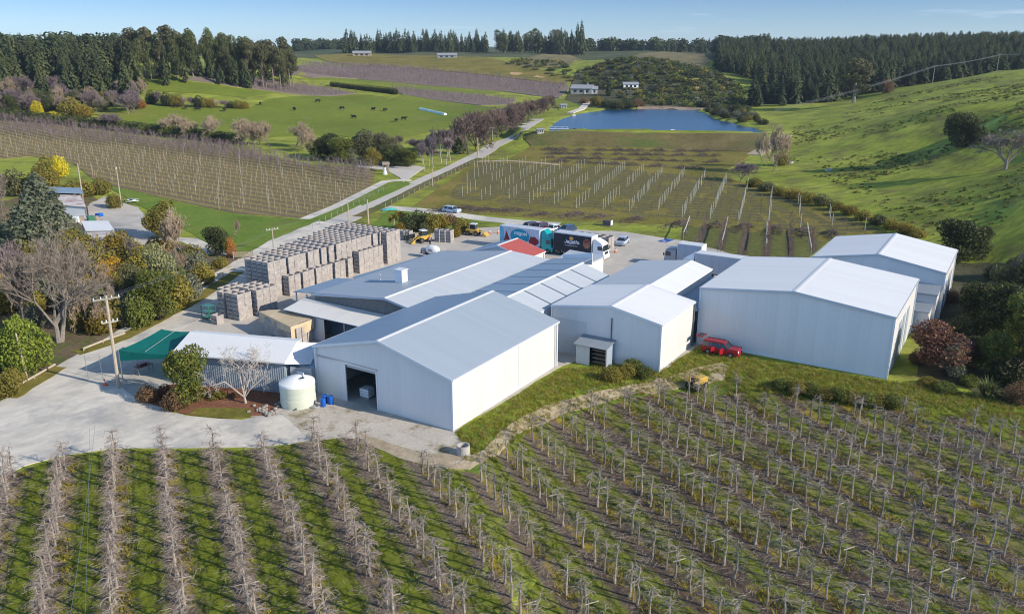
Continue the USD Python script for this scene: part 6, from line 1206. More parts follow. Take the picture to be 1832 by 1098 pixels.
for si, (u, w, n, bl) in enumerate(stacks):
    for l in range(n):
        q = L(u + r.normal() * .015, w + r.normal() * .015, .045 + l * BH); edge = bl == FCB or w - front_w[(bl, round(u, 1))] < .1
        (bins if edge or (l == n - 1 and bl != FCB) else hidden).append((q, l, si, u, w, bl))
bins.sort(key=lambda b_: -(4 if b_[5] == FCB else 3 if b_[5] == LOW else 2 if b_[1] >= 4 and b_[4] < 51 else 0) * 1000 + depth(b_[0]))
hidden += bins[300:]; bins = bins[:300]
snum = {}
for q, l, si, u, w, bl in bins:
    snum.setdefault((bl, si), len([1 for k in snum if k[0] == bl]) + 1)
    new = bl == FCB and w < 46.5 and u < 11 and l == 1
    copy(BIN_NEW if new else BIN, 'apple_bin', ('fresh orange wooden apple bin on a short stack by the driveway' if new else 'apple bin, number %d up in stack number %d of %s' % (l + 1, snum[(bl, si)], bl)), 'bin', q, AZ, 'wooden apple bins stacked in the yard')
H_ = np.array([b_[0] for b_ in hidden]); bp = [(trimesh.util.concatenate([m for m, _ in proto_parts(BIN, ['bin_wood'] * 9)]), 'bin_wood')]
scatter('stacked_bins_behind', [bp], H_, np.full(len(H_), AZ), np.ones(len(H_)), np.zeros(len(H_), int), 'further weathered apple bins inside and behind the stacks', 'bins')
for (x, y, nx_, n, lab) in ((722, 428, 2, 3, 'stack by cabbage palms'), (785, 432, 3, 4, 'stack before planted island')):
    p = hit(x, y)
    for i in range(nx_):
        for j in range(n): copy(BIN, 'apple_bin', 'apple bin, number %d up in column number %d of the %s' % (j + 1, i + 1, lab), 'bin', p + np.append((LU * .3 - LW) * BP * i * .9, j * BH), AZ, 'bins beside the planted island')
for i in range(5):
    for j in range(2):
        for l in range(4):
            copy(BIN, 'apple_bin', 'apple bin, number %d up, row number %d, column number %d behind black truck' % (l + 1, j + 1, i + 1), 'bin', L(77.3 + j * 1.3, 20.6 + i * 1.55, .045 + l * BH), AZ, 'bins behind the black truck')

# ---------------------------------------------------------------- vehicles
def wheels(t, xs, y, rad, wd, n='wheel'):
    for x in xs:
        for s in (-1, 1):
            w_ = obj(n, MB().wheel((x, s * y, rad), rad, wd), 'rubber', t); obj('rim', MB().wheel((x, s * (y + wd * .5 * .9), rad), rad * .55, .03), 'steel', w_)
def rbox(x0, x1, y0, y1, z0, z1, b=.06, top=None):
    """Bevelled body box; top: (x0, x1, y inset) shrinks the top."""
    t0, t1, ti = top or (x0, x1, 0); pts = []
    for z, (a, c, i) in ((z0, (x0, x1, 0)), (z0 + b, (x0 - 0, x1, 0)), (z1 - b, (t0, t1, ti)), (z1, (t0 + b, t1 - b, ti + b))):
        for x in (a, c):
            for y in (y0 + i, y1 - i):
                k = b if z in (z0,) else 0
                pts += [(x + (k if x == a else -k), y, z), (x, y + (b if y < 0 else -b), z)]
    return hull(pts)
def car(name, label, p, rz, paint, kind='hatch', group='cars parked behind the trucks'):
    t = thing(name, label, 'car', p, rz, group); L_ = 4.2
    obj('body', MB().mesh(rbox(-2.1, 2.1, -.86, .86, .28, .92, .12)), paint, t)
    cab = (-1.75, .85) if kind == 'hatch' else (-1.2, .8)
    g = MB().mesh(rbox(cab[0] - .1, cab[1] + .35, -.80, .80, .88, 1.40, .04, (cab[0] + .25, cab[1] - .35, .14))); obj('windows', g, 'glass_dark', t)
    obj('roof', MB().mesh(rbox(cab[0] + .2, cab[1] - .3, -.64, .64, 1.38, 1.47, .03)), paint, t)
    for x in (cab[0] + .12, (cab[0] + cab[1]) / 2 - .1, cab[1] + .02):
        for s in (-1, 1): obj('pillar', MB().tube([(x + (.18 if x > 0 else -.1), s * .81, .9), (x - (.2 if x > 0 else -.12), s * .66, 1.4)], .035, 5), paint, t)
    wheels(t, (-1.3, 1.3), .78, .31, .2)
    for s in (-1, 1): obj('headlight', MB().box((2.09, s * .62, .68), (.04, .3, .14)), 'white_print', t); obj('tail_light', MB().box((-2.09, s * .66, .74), (.04, .22, .16)), 'red_paint', t)
    return t
for i, (x, y, pn, c, l) in enumerate(((946, 410, 'plum_paint', 'hatch', 'dark purple car parked leftmost behind the teal truck'), (966, 411, 'maroon_paint', 'hatch', 'maroon car parked between the purple and the white car'), (990, 414, 'white_paint', 'sedan', 'white car parked in the row behind the trucks'), (1014, 415, 'navy_paint', 'hatch', 'navy blue car parked rightmost behind the trucks'))):
    car('parked_car', l, hit(x, y), math.radians(148 + 75), pn, c)
car('parked_car', 'silver blue wagon standing apart near the traffic cones', hit(1113, 437), math.radians(-112), 'silver_blue_paint', 'hatch', 'cars parked by the cones')
car('parked_car', 'pale blue car half hidden by the prunings beside the lane', hit(808, 380), math.radians(-30), 'silver_blue_paint', 'hatch', 'car by the lane')
# red wagon with its doors open
t = thing('red_wagon', 'red estate wagon with tailgate and doors open against the largest shed', 'car', hit(1290, 633), math.radians(-32))
obj('body', MB().mesh(rbox(-2.3, 2.3, -.9, .9, .36, 1.02, .12)), 'red_paint', t)
obj('bonnet', MB().mesh(rbox(1.0, 2.28, -.84, .84, .98, 1.10, .05)), 'red_paint', t)
obj('windows', MB().mesh(rbox(-2.25, 1.25, -.82, .82, .98, 1.58, .04, (-2.05, .55, .12))), 'glass_dark', t)
obj('roof', MB().mesh(rbox(-2.1, .55, -.68, .68, 1.565, 1.66, .03)), 'red_paint', t)
for s in (-1, 1):
    obj('roof_rail', MB().tube([(-1.9, s * .6, 1.71), (.3, s * .6, 1.71)], .025, 5), 'black_metal', t)
    for a, b_ in ((1.15, .5), (.0, -.05), (-1.1, -1.1), (-2.22, -2.08)): obj('pillar', MB().tube([(a, s * .83, 1.0), (b_, s * .69, 1.58)], .04, 5), 'red_paint', t)
    obj('headlight', MB().box((2.29, s * .62, .84), (.05, .36, .2)), 'white_print', t)
    obj('tail_light', MB().box((-2.29, s * .78, .9), (.05, .16, .3)), 'fruit_print', t)
obj('bumper', MB().mesh(rbox(2.22, 2.36, -.86, .86, .38, .62, .04)), 'red_paint', t)
wheels(t, (-1.4, 1.42), .83, .36, .22)
d_ = obj('tailgate', MB().box((-2.65, 0, 2.0), (.95, 1.5, .06)), 'red_paint', t); obj('rear_window', MB().box((-2.62, 0, 2.04), (.6, 1.2, .03)), 'glass_dark', d_)
for s, x in ((-1, .55), (1, .55), (-1, -.55)): obj('open_door', MB().box((x - .15, s * 1.28, .8), (.07, .75, .75), s * .3), 'red_paint', t)
# trucks. local x runs along the truck, cab towards +x
def cab(t, x, paint, h=3.7):
    obj('cab', MB().mesh(rbox(x, x + 2.1, -1.2, 1.2, .75, 2.95, .12, (x, x + 1.85, .06))), paint, t)
    obj('wind_deflector', MB().mesh(rbox(x, x + 1.7, -1.1, 1.1, 2.9, h, .1, (x, x + .5, .15))), paint, t)
    obj('windscreen', MB().add([(x + 2.115, -1.02, 1.72), (x + 2.115, 1.02, 1.72), (x + 1.93, .98, 2.68), (x + 1.93, -.98, 2.68)], [[0, 1, 2, 3]]), 'glass_dark', t)
    for s in (-1, 1):
        obj('side_window', MB().box((x + 1.35, s * 1.19, 2.2), (.85, .05, .7)), 'glass_dark', t); obj('mirror', MB().box((x + 2.1, s * 1.36, 2.1), (.12, .2, .5)), 'black_metal', t)
        obj('headlight', MB().box((x + 2.11, s * .9, 1.0), (.05, .35, .2)), 'white_print', t)
    obj('bumper', MB().mesh(rbox(x + 1.95, x + 2.25, -1.2, 1.2, .4, .9, .06)), paint, t)
    obj('grille', MB().box((x + 2.12, 0, 1.3), (.04, 1.2, .5)), 'black_metal', t)
    obj('chassis', MB().bb(x - 3.2, x + 2.0, -.45, .45, .55, .8), 'black_metal', t)
    wheels(t, (x + 1.35, x - 1.3, x - 2.5), 1.05, .5, .3)
def box_body(t, x0, x1, wall, roof='roof_vinyl', z0=1.1, z1=4.15, panels=None):
    obj('deck', MB().bb(x0, x1, -1.25, 1.25, z0 - .15, z0), 'black_metal', t)
    obj('rear_door', MB().bb(x0 - .04, x0, -1.22, 1.22, z0, z1 - .05), 'white_paint', t)
    obj('headboard', MB().bb(x1, x1 + .04, -1.22, 1.22, z0, z1 - .05), 'white_paint', t)
    n = max(2, int((x1 - x0) / 1.2)); c = np.linspace(x0, x1, n + 1)
    for s in (-1, 1):
        for a, b_ in zip(c[:-1], c[1:]): obj('curtain_panel', MB().bb(a + .01, b_ - .01, s * 1.24 - .02, s * 1.24 + .02, z0 + .002, z1 - .12), wall, t)
        obj('top_rail', MB().bb(x0, x1, s * 1.24 - .03, s * 1.24 + .03, z1 - .118, z1), 'grey_trim', t)
    obj('roof', MB().bb(x0 - .04, x1 + .04, -1.2, 1.2, z1 - .04, z1 + .03), roof, t)
def on_side(t, name, m, mat, y=-1.275, at=(0, 0)):
    """Flat print on the truck's right-hand side (local -y), m drawn in x and height."""
    v = np.array(m.vertices); m2 = trimesh.Trimesh(np.column_stack([at[0] + v[:, 0], y + .0 - v[:, 2], at[1] + v[:, 1]]), m.faces, process=False); return obj(name, m2, mat, t)
def disc(rx, ry, n=28): a = np.arange(n) * 2 * PI / n; return trimesh.Trimesh(np.vstack([[[0, 0, 0]], np.column_stack([np.cos(a) * rx, np.sin(a) * ry, a * 0])]), [[0, i + 1, (i + 1) % n + 1] for i in range(n)], process=False)
def blob2(seed, rx, ry, n=26): r_ = np.random.default_rng(seed); m = disc(rx, ry, n); m.vertices[1:] *= r_.uniform(.8, 1.12, (n, 1)); return m
TR = AZ + PI / 2 + PI   # along the sheds' cross axis, pointing right in the picture
t = thing('black_truck', 'black curtain sided truck with a white cab beside the red roofed shed', 'truck', L(70.6, 23.3), TR)
box_body(t, -4.2, 3.4, 'black_curtain'); cab(t, 3.7, 'white_paint'); wheels(t, (-3.2, -2.0), 1.0, .5, .3); obj('side_skirt', MB().bb(-1.6, 1.0, -1.1, -1.05, .5, .93), 'black_metal', t)
s_ = on_side(t, 'logo_sun', disc(.42, .34), 'orange_print', at=(-.6, 3.35))
on_side(t, 'lettering', meshkit.text_mesh('Jagelfo', .62, .004, True), 'white_print', at=(-2.0, 2.45)); on_side(t, 'small_lettering', meshkit.text_mesh('naturally grown fruit', .2, .004), 'white_print', at=(-1.95, 1.95))
on_side(t, 'picture_of_hands', blob2(3, .75, .95), 'hand_print', at=(2.5, 2.75)); on_side(t, 'small_lettering', meshkit.text_mesh('transport', .3, .004, True), 'white_print', y=-1.11, at=(-1.2, .62))
on_side(t, 'apple_picture', disc(.24, .26), 'fruit_print', y=-1.283, at=(2.25, 3.1)); on_side(t, 'apple_picture', disc(.22, .24), 'fruit_print', y=-1.283, at=(2.75, 3.2))
t = thing('teal_truck', 'teal and lilac fruit truck parked behind the black truck', 'truck', L(70.2, 34.6), TR)
box_body(t, -4.3, 4.3, 'pale_print'); cab(t, 4.7, 'teal_paint', 4.2); wheels(t, (-3.4, -2.2), 1.0, .5, .3)
on_side(t, 'teal_badge', disc(2.1, 1.35), 'teal_print', at=(.1, 2.6)); on_side(t, 'sky_picture', MB().quad((-4.25, 1.15, 0), (-3.2, 1.15, 0), (-3.5, 4.0, 0), (-4.25, 4.0, 0)).get(), 'sky_print', at=(0, 0)); on_side(t, 'mountain_picture', trimesh.Trimesh([(-3.5, 1.2, .004), (-1.9, 1.2, .004), (-2.8, 3.4, .004)], [[0, 1, 2]], process=False), 'fruit_print')
on_side(t, 'lettering', meshkit.text_mesh('mlgcet', .62, .004, True), 'white_print', y=-1.285, at=(-1.1, 2.85)); on_side(t, 'fruit_picture', blob2(5, 1.0, .95), 'fruit_print', at=(3.1, 2.0))
t = thing('white_truck', 'white truck with a long grey curtained trailer behind the cool store', 'truck', L(68.6, -2.6), AZ + PI / 2)
box_body(t, -5.6, 2.6, 'grey_curtain', 'white_trim') if 'grey_curtain' in MAT else (M('grey_curtain', [(0.33, 0.36, 0.41), (0.38, 0.41, 0.46)], 1.5, rough=.5), box_body(t, -5.6, 2.6, 'grey_curtain', 'white_trim'))
cab(t, 2.9, 'white_paint', 3.9); wheels(t, (-4.6, -3.4), 1.0, .5, .3)
t = thing('white_box_truck', 'short white boxed truck left of the white truck', 'truck', L(73.6, 3.4), AZ + PI / 2)
box_body(t, -2.6, 1.6, 'grey_curtain', 'white_trim'); cab(t, 1.9, 'grey_paint', 3.2); wheels(t, (-1.8,), 1.0, .5, .3)
# yellow loader, forklift, tank trailer, sprayer
def loader(label, p, rz, paint='yellow_paint'):
    t = thing('yellow_loader', label, 'loader', p, rz); obj('body', MB().mesh(rbox(-1.5, .9, -.7, .7, .6, 1.35, .1)), paint, t); obj('cab_frame', MB().mesh(rbox(-.6, .5, -.6, .6, 1.35, 2.3, .08)), 'glass_dark', t); obj('cab_roof', MB().mesh(rbox(-.7, .6, -.68, .68, 2.3, 2.42, .04)), 'white_trim', t)
    wheels(t, (-1.0, .7), .75, .52, .3); obj('lift_arm', MB().tube([(.6, -.45, 1.3), (1.7, -.45, .9), (2.3, -.45, .4)], .09, 5).tube([(.6, .45, 1.3), (1.7, .45, .9), (2.3, .45, .4)], .09, 5), paint, t); obj('bucket', MB().prism([(2.2, .1), (3.0, .08), (3.05, .2), (2.4, .8), (2.2, .8)], 1, -.9, .9), paint, t)
loader('yellow loader parked in front of the planted island', hit(848, 421), math.radians(-20)); loader('small yellow forklift among pallets in front of the planted island', hit(757, 433), math.radians(215))
t = thing('orchard_tractor', 'small yellow hooded tractor on the sandy track above the orchard', 'tractor', hit(1247, 694), math.radians(40)); obj('hood', MB().mesh(rbox(-.2, 1.3, -.45, .45, .55, 1.25, .1)), 'yellow_paint', t); obj('seat', MB().box((-.6, 0, 1.0), (.5, .5, .12)).box((-.85, 0, 1.25), (.1, .5, .45)), 'black_metal', t); obj('mudguard', MB().mesh(rbox(-1.2, -.2, -.8, -.4, .9, 1.1, .05)), 'yellow_paint', t); obj('mudguard', MB().mesh(rbox(-1.2, -.2, .4, .8, .9, 1.1, .05)), 'yellow_paint', t); obj('roll_bar', MB().tube([(-1.0, -.5, 1.0), (-1.0, -.5, 1.9), (-1.0, .5, 1.9), (-1.0, .5, 1.0)], .04, 5), 'yellow_paint', t); wheels(t, (-.7,), .62, .52, .3); wheels(t, (.9,), .5, .34, .2); obj('steering_wheel', MB().tube([(.0, 0, 1.25), (-.15, 0, 1.4)], .03, 5), 'black_metal', t)
t = thing('tank_trailer', 'white tank trailer in the yard behind the packing house', 'trailer', L(55.6, 44.6), TR); a = np.linspace(-1.2, 1.2, 9); obj('tank', MB().tube(np.column_stack([a, a * 0, a * 0 + 1.45]), [.55, .72, .82, .84, .85, .84, .82, .72, .55], 14), 'tank_white', t, smooth=40); obj('label', MB().box((0, -.845, 1.5), (.9, .03, .35)), 'grey_paint', t); obj('chassis', MB().bb(-1.9, 1.4, -.5, .5, .5, .62), 'black_metal', t); wheels(t, (.3,), .75, .4, .22); obj('drawbar', MB().tube([(-1.9, 0, .55), (-3.0, 0, .5)], .06, 5), 'black_metal', t); obj('pump', MB().bb(-2.2, -1.5, -.5, .5, .62, 1.5), 'grey_paint', t); obj('fan', MB().wheel((-2.3, 0, 1.0), .55, .15, 'x'), 'black_metal', t)
# ---------------------------------------------------------------- small things of the yard
t = thing('water_tank', 'big round cream water tank with a white lid by the open doorway', 'tank', L(-3.2, 17.8)); R_ = 1.82
obj('wall', MB().tube([(0, 0, z) for z in (.0, .3, .32, 1.0, 1.02, 1.7, 1.72, 2.4)], [R_, R_, R_ + .03, R_ + .03, R_, R_, R_ + .03, R_ + .03], 40), 'tank_cream', t, smooth=40)
obj('lid', MB().tube([(0, 0, 2.4), (0, 0, 2.62), (0, 0, 3.0), (0, 0, 3.15), (0, 0, 3.2)], [R_ + .06, R_ + .02, 1.0, .5, .12], 40), 'tank_white', t, smooth=25); h_ = obj('hatch', MB().cyl((.75, -.55, 2.95), .3, .22), 'tank_white', t); obj('hatch_cap', MB().cyl((.75, -.55, 3.17), .22, .04), 'black_metal', h_)
obj('inlet_pipe', MB().tube([(-.3, 1.5, 3.0), (.6, .6, 3.25), (.75, -.2, 3.1)], .06, 6), 'white_trim', t); obj('outlet_valve', MB().tube([(.2, -1.83, .25), (.25, -2.05, .25)], .07, 6), 'black_metal', t)
for i, (u, w, l) in enumerate(((-1.6, 15.55, 'blue plastic drum nearest the water tank'), (-1.5, 14.8, 'blue plastic drum nearest the open doorway'), (-2.4, 15.0, 'blue plastic drum standing in front of two others'))):
    t = thing('blue_drum', l, 'drum', L(u, w, .08)); obj('barrel', MB().tube([(0, 0, z) for z in (0, .05, .35, .4, .45, .8, .88)], [.27, .29, .29, .305, .29, .29, .26], 16), 'blue_plastic', t, smooth=40); obj('bung', MB().cyl((.12, 0, .88), .04, .03, 8), 'black_metal', t)
t = thing('hose_coil', 'coiled hose on the ground between tank and drums', 'hose', L(-3.0, 15.6, .12)); a = np.linspace(0, 12 * PI, 90); obj('coil', MB().tube(np.column_stack([np.cos(a) * (.3 + a * .006), np.sin(a) * (.3 + a * .006), .04 + .02 * np.sin(a * 3)]), .03, 5), 'grey_paint', t)
t = thing('concrete_ring', 'pale concrete well ring at the sandy apron edge', 'well ring', hit(829, 813)); a = np.arange(25) * 2 * PI / 24
ring = np.array([[(np.cos(x) * q, np.sin(x) * q, z) for q, z in ((.62, 0), (.62, 1.0), (.50, 1.0), (.50, .35))] for x in a]); obj('ring', sheet(ring), 'concrete', t); obj('soil', moved(disc(.5, .5), (0, 0, .4)), 'bark_mulch', t)
rs_ = np.random.default_rng(3)
for i in range(26):
    x, y = 475 + rs_.normal() * 13, 735 + rs_.normal() * 5; p = hit(x, y); g = trimesh.creation.icosphere(1, rs_.uniform(.12, .26)); g.vertices *= rs_.uniform(.75, 1.2, g.vertices.shape); g.vertices *= [1, 1, .7]
    tag(obj('rock', moved(g, p + [0, 0, .12 + rs_.uniform(0, .1)]), 'rock'), 'pale rock, number %d of the loose pile in front of the water tank' % (i + 1), 'rock', 'rock pile by the tank')
def cone(p, label, group='traffic cones'):
    t = thing('traffic_cone', label, 'cone', p, 0, group); obj('cone', MB().tube([(0, 0, .05), (0, 0, .9)], [.24, .05], 10), 'cone_orange', t); obj('base', MB().box((0, 0, .025), (.6, .6, .05)), 'rubber', t); obj('band', MB().tube([(0, 0, .45), (0, 0, .62)], [.165, .125], 10), 'white_print', t)
for x, y, l in ((876, 418, 'orange cone leftmost in front of the yellow loader'), (891, 418, 'orange cone beside the left end of the teal truck'), (1101, 452, 'orange cone nearest the black truck cab'), (1113, 438, 'orange cone in front of the silver blue wagon'), (188, 690, 'orange and white cone by the shade shelter posts')): cone(hit(x, y), l)
def person(p, label, rz, top, legs):
    import manifold3d as m3
    J = dict(pel=(0, 0, .95, .15), che=(0, 0, 1.32, .16), neck=(0, 0, 1.5, .06), head=(.02, 0, 1.66, .105), hl=(0, .1, .92, .11), kl=(.08, .11, .5, .07), al=(-.05, .11, .08, .05), hr=(0, -.1, .92, .11), kr=(.12, -.11, .5, .07), ar=(.1, -.11, .08, .05), sl=(0, .2, 1.42, .07), el=(.03, .27, 1.14, .05), wl=(.18, .25, .92, .035), sr=(0, -.2, 1.42, .07), er=(.0, -.27, 1.14, .05), wr=(.1, -.27, .9, .035), fl=(.1, .12, .04, .045), fr=(.25, -.12, .04, .045))
    def hl(bones):
        out = None
        for a, b_ in bones:
            s = [m3.Manifold.sphere(J[k][3], 12).translate(J[k][:3]) for k in (a, b_)]; h = m3.Manifold.batch_hull(s); out = h if out is None else out + h
        return out
    t = thing('person', label, 'person', p, rz); obj('body', hl([('pel', 'che'), ('che', 'neck'), ('neck', 'head'), ('hl', 'kl'), ('kl', 'al'), ('hr', 'kr'), ('kr', 'ar'), ('che', 'sl'), ('sl', 'el'), ('el', 'wl'), ('che', 'sr'), ('sr', 'er'), ('er', 'wr'), ('al', 'fl'), ('ar', 'fr'), ('pel', 'hl'), ('pel', 'hr')]), 'skin', t, smooth=True)
    for k in J: J[k] = (*J[k][:3], J[k][3] + .018)
    obj('top', hl([('pel', 'che'), ('che', 'sl'), ('sl', 'el'), ('che', 'sr'), ('sr', 'er')]), top, t, smooth=True); obj('trousers', hl([('pel', 'hl'), ('pel', 'hr'), ('hl', 'kl'), ('kl', 'al'), ('hr', 'kr'), ('kr', 'ar')]), legs, t, smooth=True); obj('hair', m3.Manifold.sphere(.112, 14).translate((0, 0, 1.69)), 'bark_dark', t, smooth=True)
person(hit(769, 438), 'person in a pink top walking across the yard by the tank trailer', 1.0, 'pink_cloth', 'dark_cloth')
for i, (x, y, l) in enumerate(((733, 430, 'timber pallet stack left of the small yellow forklift'), (742, 428, 'timber pallet stack behind the small yellow forklift'))):
    t = thing('pallet_stack', l, 'pallets', hit(x, y), AZ)
    for j in range(9): obj('pallet', MB().bb(-.6, .6, -.5, .5, j * .145, j * .145 + .03).bb(-.6, .6, -.5, -.4, j * .145 + .03, j * .145 + .12).bb(-.6, .6, .4, .5, j * .145 + .03, j * .145 + .12), 'timber', t)
t = thing('turquoise_tarp', 'turquoise tarpaulin heap beside the road at the lane corner', 'tarpaulin', hit(697, 376), .4); g = np.array([[(x, y, .55 * math.cos(x * .7) * math.cos(y * 1.1) + .05 * math.sin(5 * x + 3 * y)) for y in np.linspace(-1.1, 1.1, 9)] for x in np.linspace(-1.9, 1.9, 13)]); obj('sheet', sheet(g), 'turquoise_tarp', t, smooth=True)
t = thing('blue_tarp', 'blue tarpaulin lying at the corner of the car park', 'tarpaulin', hit(1192, 431), .9); g = np.array([[(x, y, .1 + .12 * math.sin(2 * x) * math.cos(3 * y)) for y in np.linspace(-.9, .9, 8)] for x in np.linspace(-1.6, 1.6, 10)]); obj('sheet', sheet(g), 'blue_tarp', t, smooth=True)
t = thing('crate_trailer', 'small dark crate standing alone on the grass above the car park', 'crate', hit(1087, 404), -.5); obj('box', MB().bb(-.9, .9, -.6, .6, .25, 1.2), 'prunings', t); obj('end_board', MB().bb(.901, .95, -.6, .6, .25, 1.25), 'white_trim', t); obj('skid', MB().bb(-.9, .9, -.5, -.3, 0, .25).bb(-.9, .9, .3, .5, 0, .25), 'timber', t)
t = thing('green_frame_rack', 'dark green metal rack left of the short orange bin stack', 'rack', L(10.4, 49.0), AZ)
for x in (0, 1.2):
    for y in (0, 1.5): obj('upright', MB().bb(x - .04, x + .04, y - .04, y + .04, 0, 2.0), 'green_paint', t)
for z in (.3, 1.1, 1.9): obj('shelf', MB().bb(-.04, 1.24, -.04, 1.54, z, z + .05), 'green_paint', t)
for u, w, l in ((-4.5, 36.6, 'workbench under the green shade cloth'), (-6.4, 39.5, 'dark machine under the left corner of the shade cloth')):
    t = thing('workbench', l, 'bench', L(u, w), AZ); obj('top', MB().bb(-1.0, 1.0, -.5, .5, .85, .92), 'timber', t)
    for x in (-.9, .9):
        for y in (-.4, .4): obj('leg', MB().bb(x - .05, x + .05, y - .05, y + .05, 0, .85), 'steel', t)
    obj('stored_box', MB().bb(-.6, .3, -.35, .35, .921, 1.3), 'maroon_paint', t)
# inside the open doorway
t = thing('bulk_tank', 'white caged liquid container just inside the open doorway', 'container', L(1.9, 12.7, .06), AZ); obj('bottle', MB().mesh(rbox(-.5, .5, -.6, .6, .15, 1.15, .08)), 'tank_white', t)
for z in (.2, .5, .8, 1.1): obj('cage_bar', MB().bb(-.54, .54, -.64, -.61, z, z + .03).bb(-.54, -.51, -.61, .64, z, z + .03).bb(-.51, .54, .61, .64, z, z + .03), 'steel', t)
obj('pallet_base', MB().bb(-.55, .55, -.65, .65, 0, .14), 'timber', t)
t = thing('storage_rack', 'dark rack of stored parts at the back of the open shed', 'rack', L(9.8, 12.3, .06), AZ)
for z in (.1, 1.3, 2.5): obj('shelf', MB().bb(-.5, .5, -2.6, 2.6, z, z + .08), 'steel', t)
for y in (-2.6, 0, 2.6): obj('upright', MB().bb(-.5, -.4, y - .05, y + .05, 0, 3.4), 'blue_plastic', t)
for j in range(12): obj('stored_box', MB().bb(-.4, .4, -2.4 + (j % 4) * 1.25, -1.5 + (j % 4) * 1.25, .18 + (j // 4) * 1.2, .6 + (j // 4) * 1.2 + (j * 7 % 5) * .1), ('grey_paint', 'maroon_paint', 'blue_plastic', 'timber')[j % 4], t)
# white truck-side bits, left yard sheds
def shed3(name, label, pts, hs, roofm, wallm, closed=True):
    """Single-pitch shed over four ground points; hs: eave heights in the same order."""
    P4 = [hit(*p) for p in pts]; o = P4[0]; t = thing(name, label, 'building', o); q4 = [p - o for p in P4]
    top = [q + [0, 0, h] for q, h in zip(q4, hs)]; c = sum(top) / 4; out = [x + (x - c) * [.06, .06, 0] for x in top]
    ar = np.cross(out[1] - out[0], out[2] - out[0])[2]; oo = out if ar > 0 else out[::-1]; obj('roof', slab(oo, .1), roofm, t)
    for i in range(4):
        j = (i + 1) % 4
        if closed is True or i in closed: obj('wall', MB().add([q4[i] - [0, 0, .1], q4[j] - [0, 0, .1], top[j] - [0, 0, .12], top[i] - [0, 0, .12]], [[0, 1, 2, 3]]), wallm, t)
        obj('post', MB().bb(q4[i][0] - .06, q4[i][0] + .06, q4[i][1] - .06, q4[i][1] + .06, q4[i][2] - .1, top[i][2] - .12), 'timber', t)
    return t
shed3('open_shed', 'open fronted shed with a blue grey roof at the back of the left yard', [(88, 372), (152, 373), (146, 360), (88, 358)], (3.6, 3.6, 3.2, 3.2), 'blue_and_shaded_roof', 'old_planks', (2, 3))
shed3('rusty_shed', 'low shed with a partly rusty roof in the left yard', [(104, 386), (156, 390), (146, 374), (108, 372)], (2.6, 2.5, 3.1, 3.1), 'rust_sheet', 'white_tarp', (0,))
shed3('white_roof_shed', 'white flat roofed shed among the bushes below the left yard', [(158, 434), (206, 433), (196, 418), (150, 418)], (2.4, 2.4, 2.6, 2.6), 'white_roof', 'old_white_wall_w')
shed3('rust_striped_shed', 'low rust striped shed in front of the white flat roofed shed', [(172, 450), (228, 452), (206, 437), (160, 437)], (2.0, 2.3, 2.4, 2.2), 'rust_sheet', 'white_tarp')
for i, (x, y, m, l) in enumerate(((138, 398, 'white_tarp', 'white tote container leftmost in front of the rusty shed'), (146, 397, 'timber', 'timber crate stack beside the white tote container'), (163, 396, 'green_paint', 'dark green drum rack in front of the rusty shed'), (178, 388, 'blue_plastic', 'blue crate on the gravel of the left yard'), (170, 393, 'timber', 'pale timber pile in the left yard'))):
    t = thing('yard_crate', l, 'crate', hit(x, y), i * .4); obj('box', MB().mesh(rbox(-.6, .6, -.6, .6, .12, 1.25 if i < 3 else .8, .05)), m, t); obj('pallet', MB().bb(-.65, .65, -.65, .65, 0, .115), 'timber', t)
for i, (x, y) in enumerate(((140, 384), (150, 386))):
    t = thing('black_tank', ('black round tank left under the rusty roof', 'black round tank right under the rusty roof')[i], 'tank', hit(x, y)); obj('barrel', MB().tube([(0, 0, 0), (0, 0, 1.9), (0, 0, 2.2)], [1.0, 1.0, .3], 18), 'black_metal', t); obj('lid', MB().cyl((0, 0, 2.2), .3, .08), 'grey_paint', t)
p0 = hit(238, 362); rs_ = np.random.default_rng(9)
t = thing('scrap_heap', 'pale heap of scrap at the field edge of the left yard', 'scrap', p0)
for i in range(14): obj('plank', MB().box(tuple(np.append(rs_.normal(size=2) * [1.6, .9], .25 + rs_.random() * .6)), (rs_.uniform(.8, 2), .3, .12), rs_.uniform(0, 3)), ('white_tarp', 'grey_paint', 'timber')[i % 3], t)
# timber rails along the road
def rail(name, label, pts, hgt=.35):
    P_ = [hit(*p) for p in pts]; t = thing(name, label, 'fence', P_[0])
    for a, b_ in zip(P_[:-1], P_[1:]):
        n = max(1, int(np.linalg.norm(b_ - a) / 3.2))
        for i in range(n):
            q0, q1 = a + (b_ - a) * (i / n) - P_[0], a + (b_ - a) * ((i + .97) / n) - P_[0]; obj('rail', MB().tube([q0 + [0, 0, hgt], q1 + [0, 0, hgt]], .14, 6), 'pole_wood', t); obj('post', MB().tube([q0 - [0, 0, .1], q0 + [0, 0, hgt + .12]], .09, 6), 'pole_wood', t)
rail('edging_rail', 'low log rail edging the driveway at the left edge', [(22, 700), (62, 678), (100, 656)]); rail('edging_rail', 'low log rail edging the road behind the tall power pole', [(150, 628), (185, 614), (225, 600)]); rail('edging_rail', 'log rail in shade along the road below the pale trees', [(335, 532), (380, 505), (418, 486)], .8)
t_ = thing('gate_panel', 'timber gate panel at the drive to the left yard', 'gate', hit(422, 463)); 
for z in (.4, .75, 1.1): obj('board', MB().box((1.3, .3, z), (3.4, .06, .22), .2), 'timber', t_)
for x in (-.4, 3.0): obj('post', MB().tube([(x, .05 + .2 * x, 0), (x, .05 + .2 * x, 1.4)], .09, 6), 'pole_wood', t_)
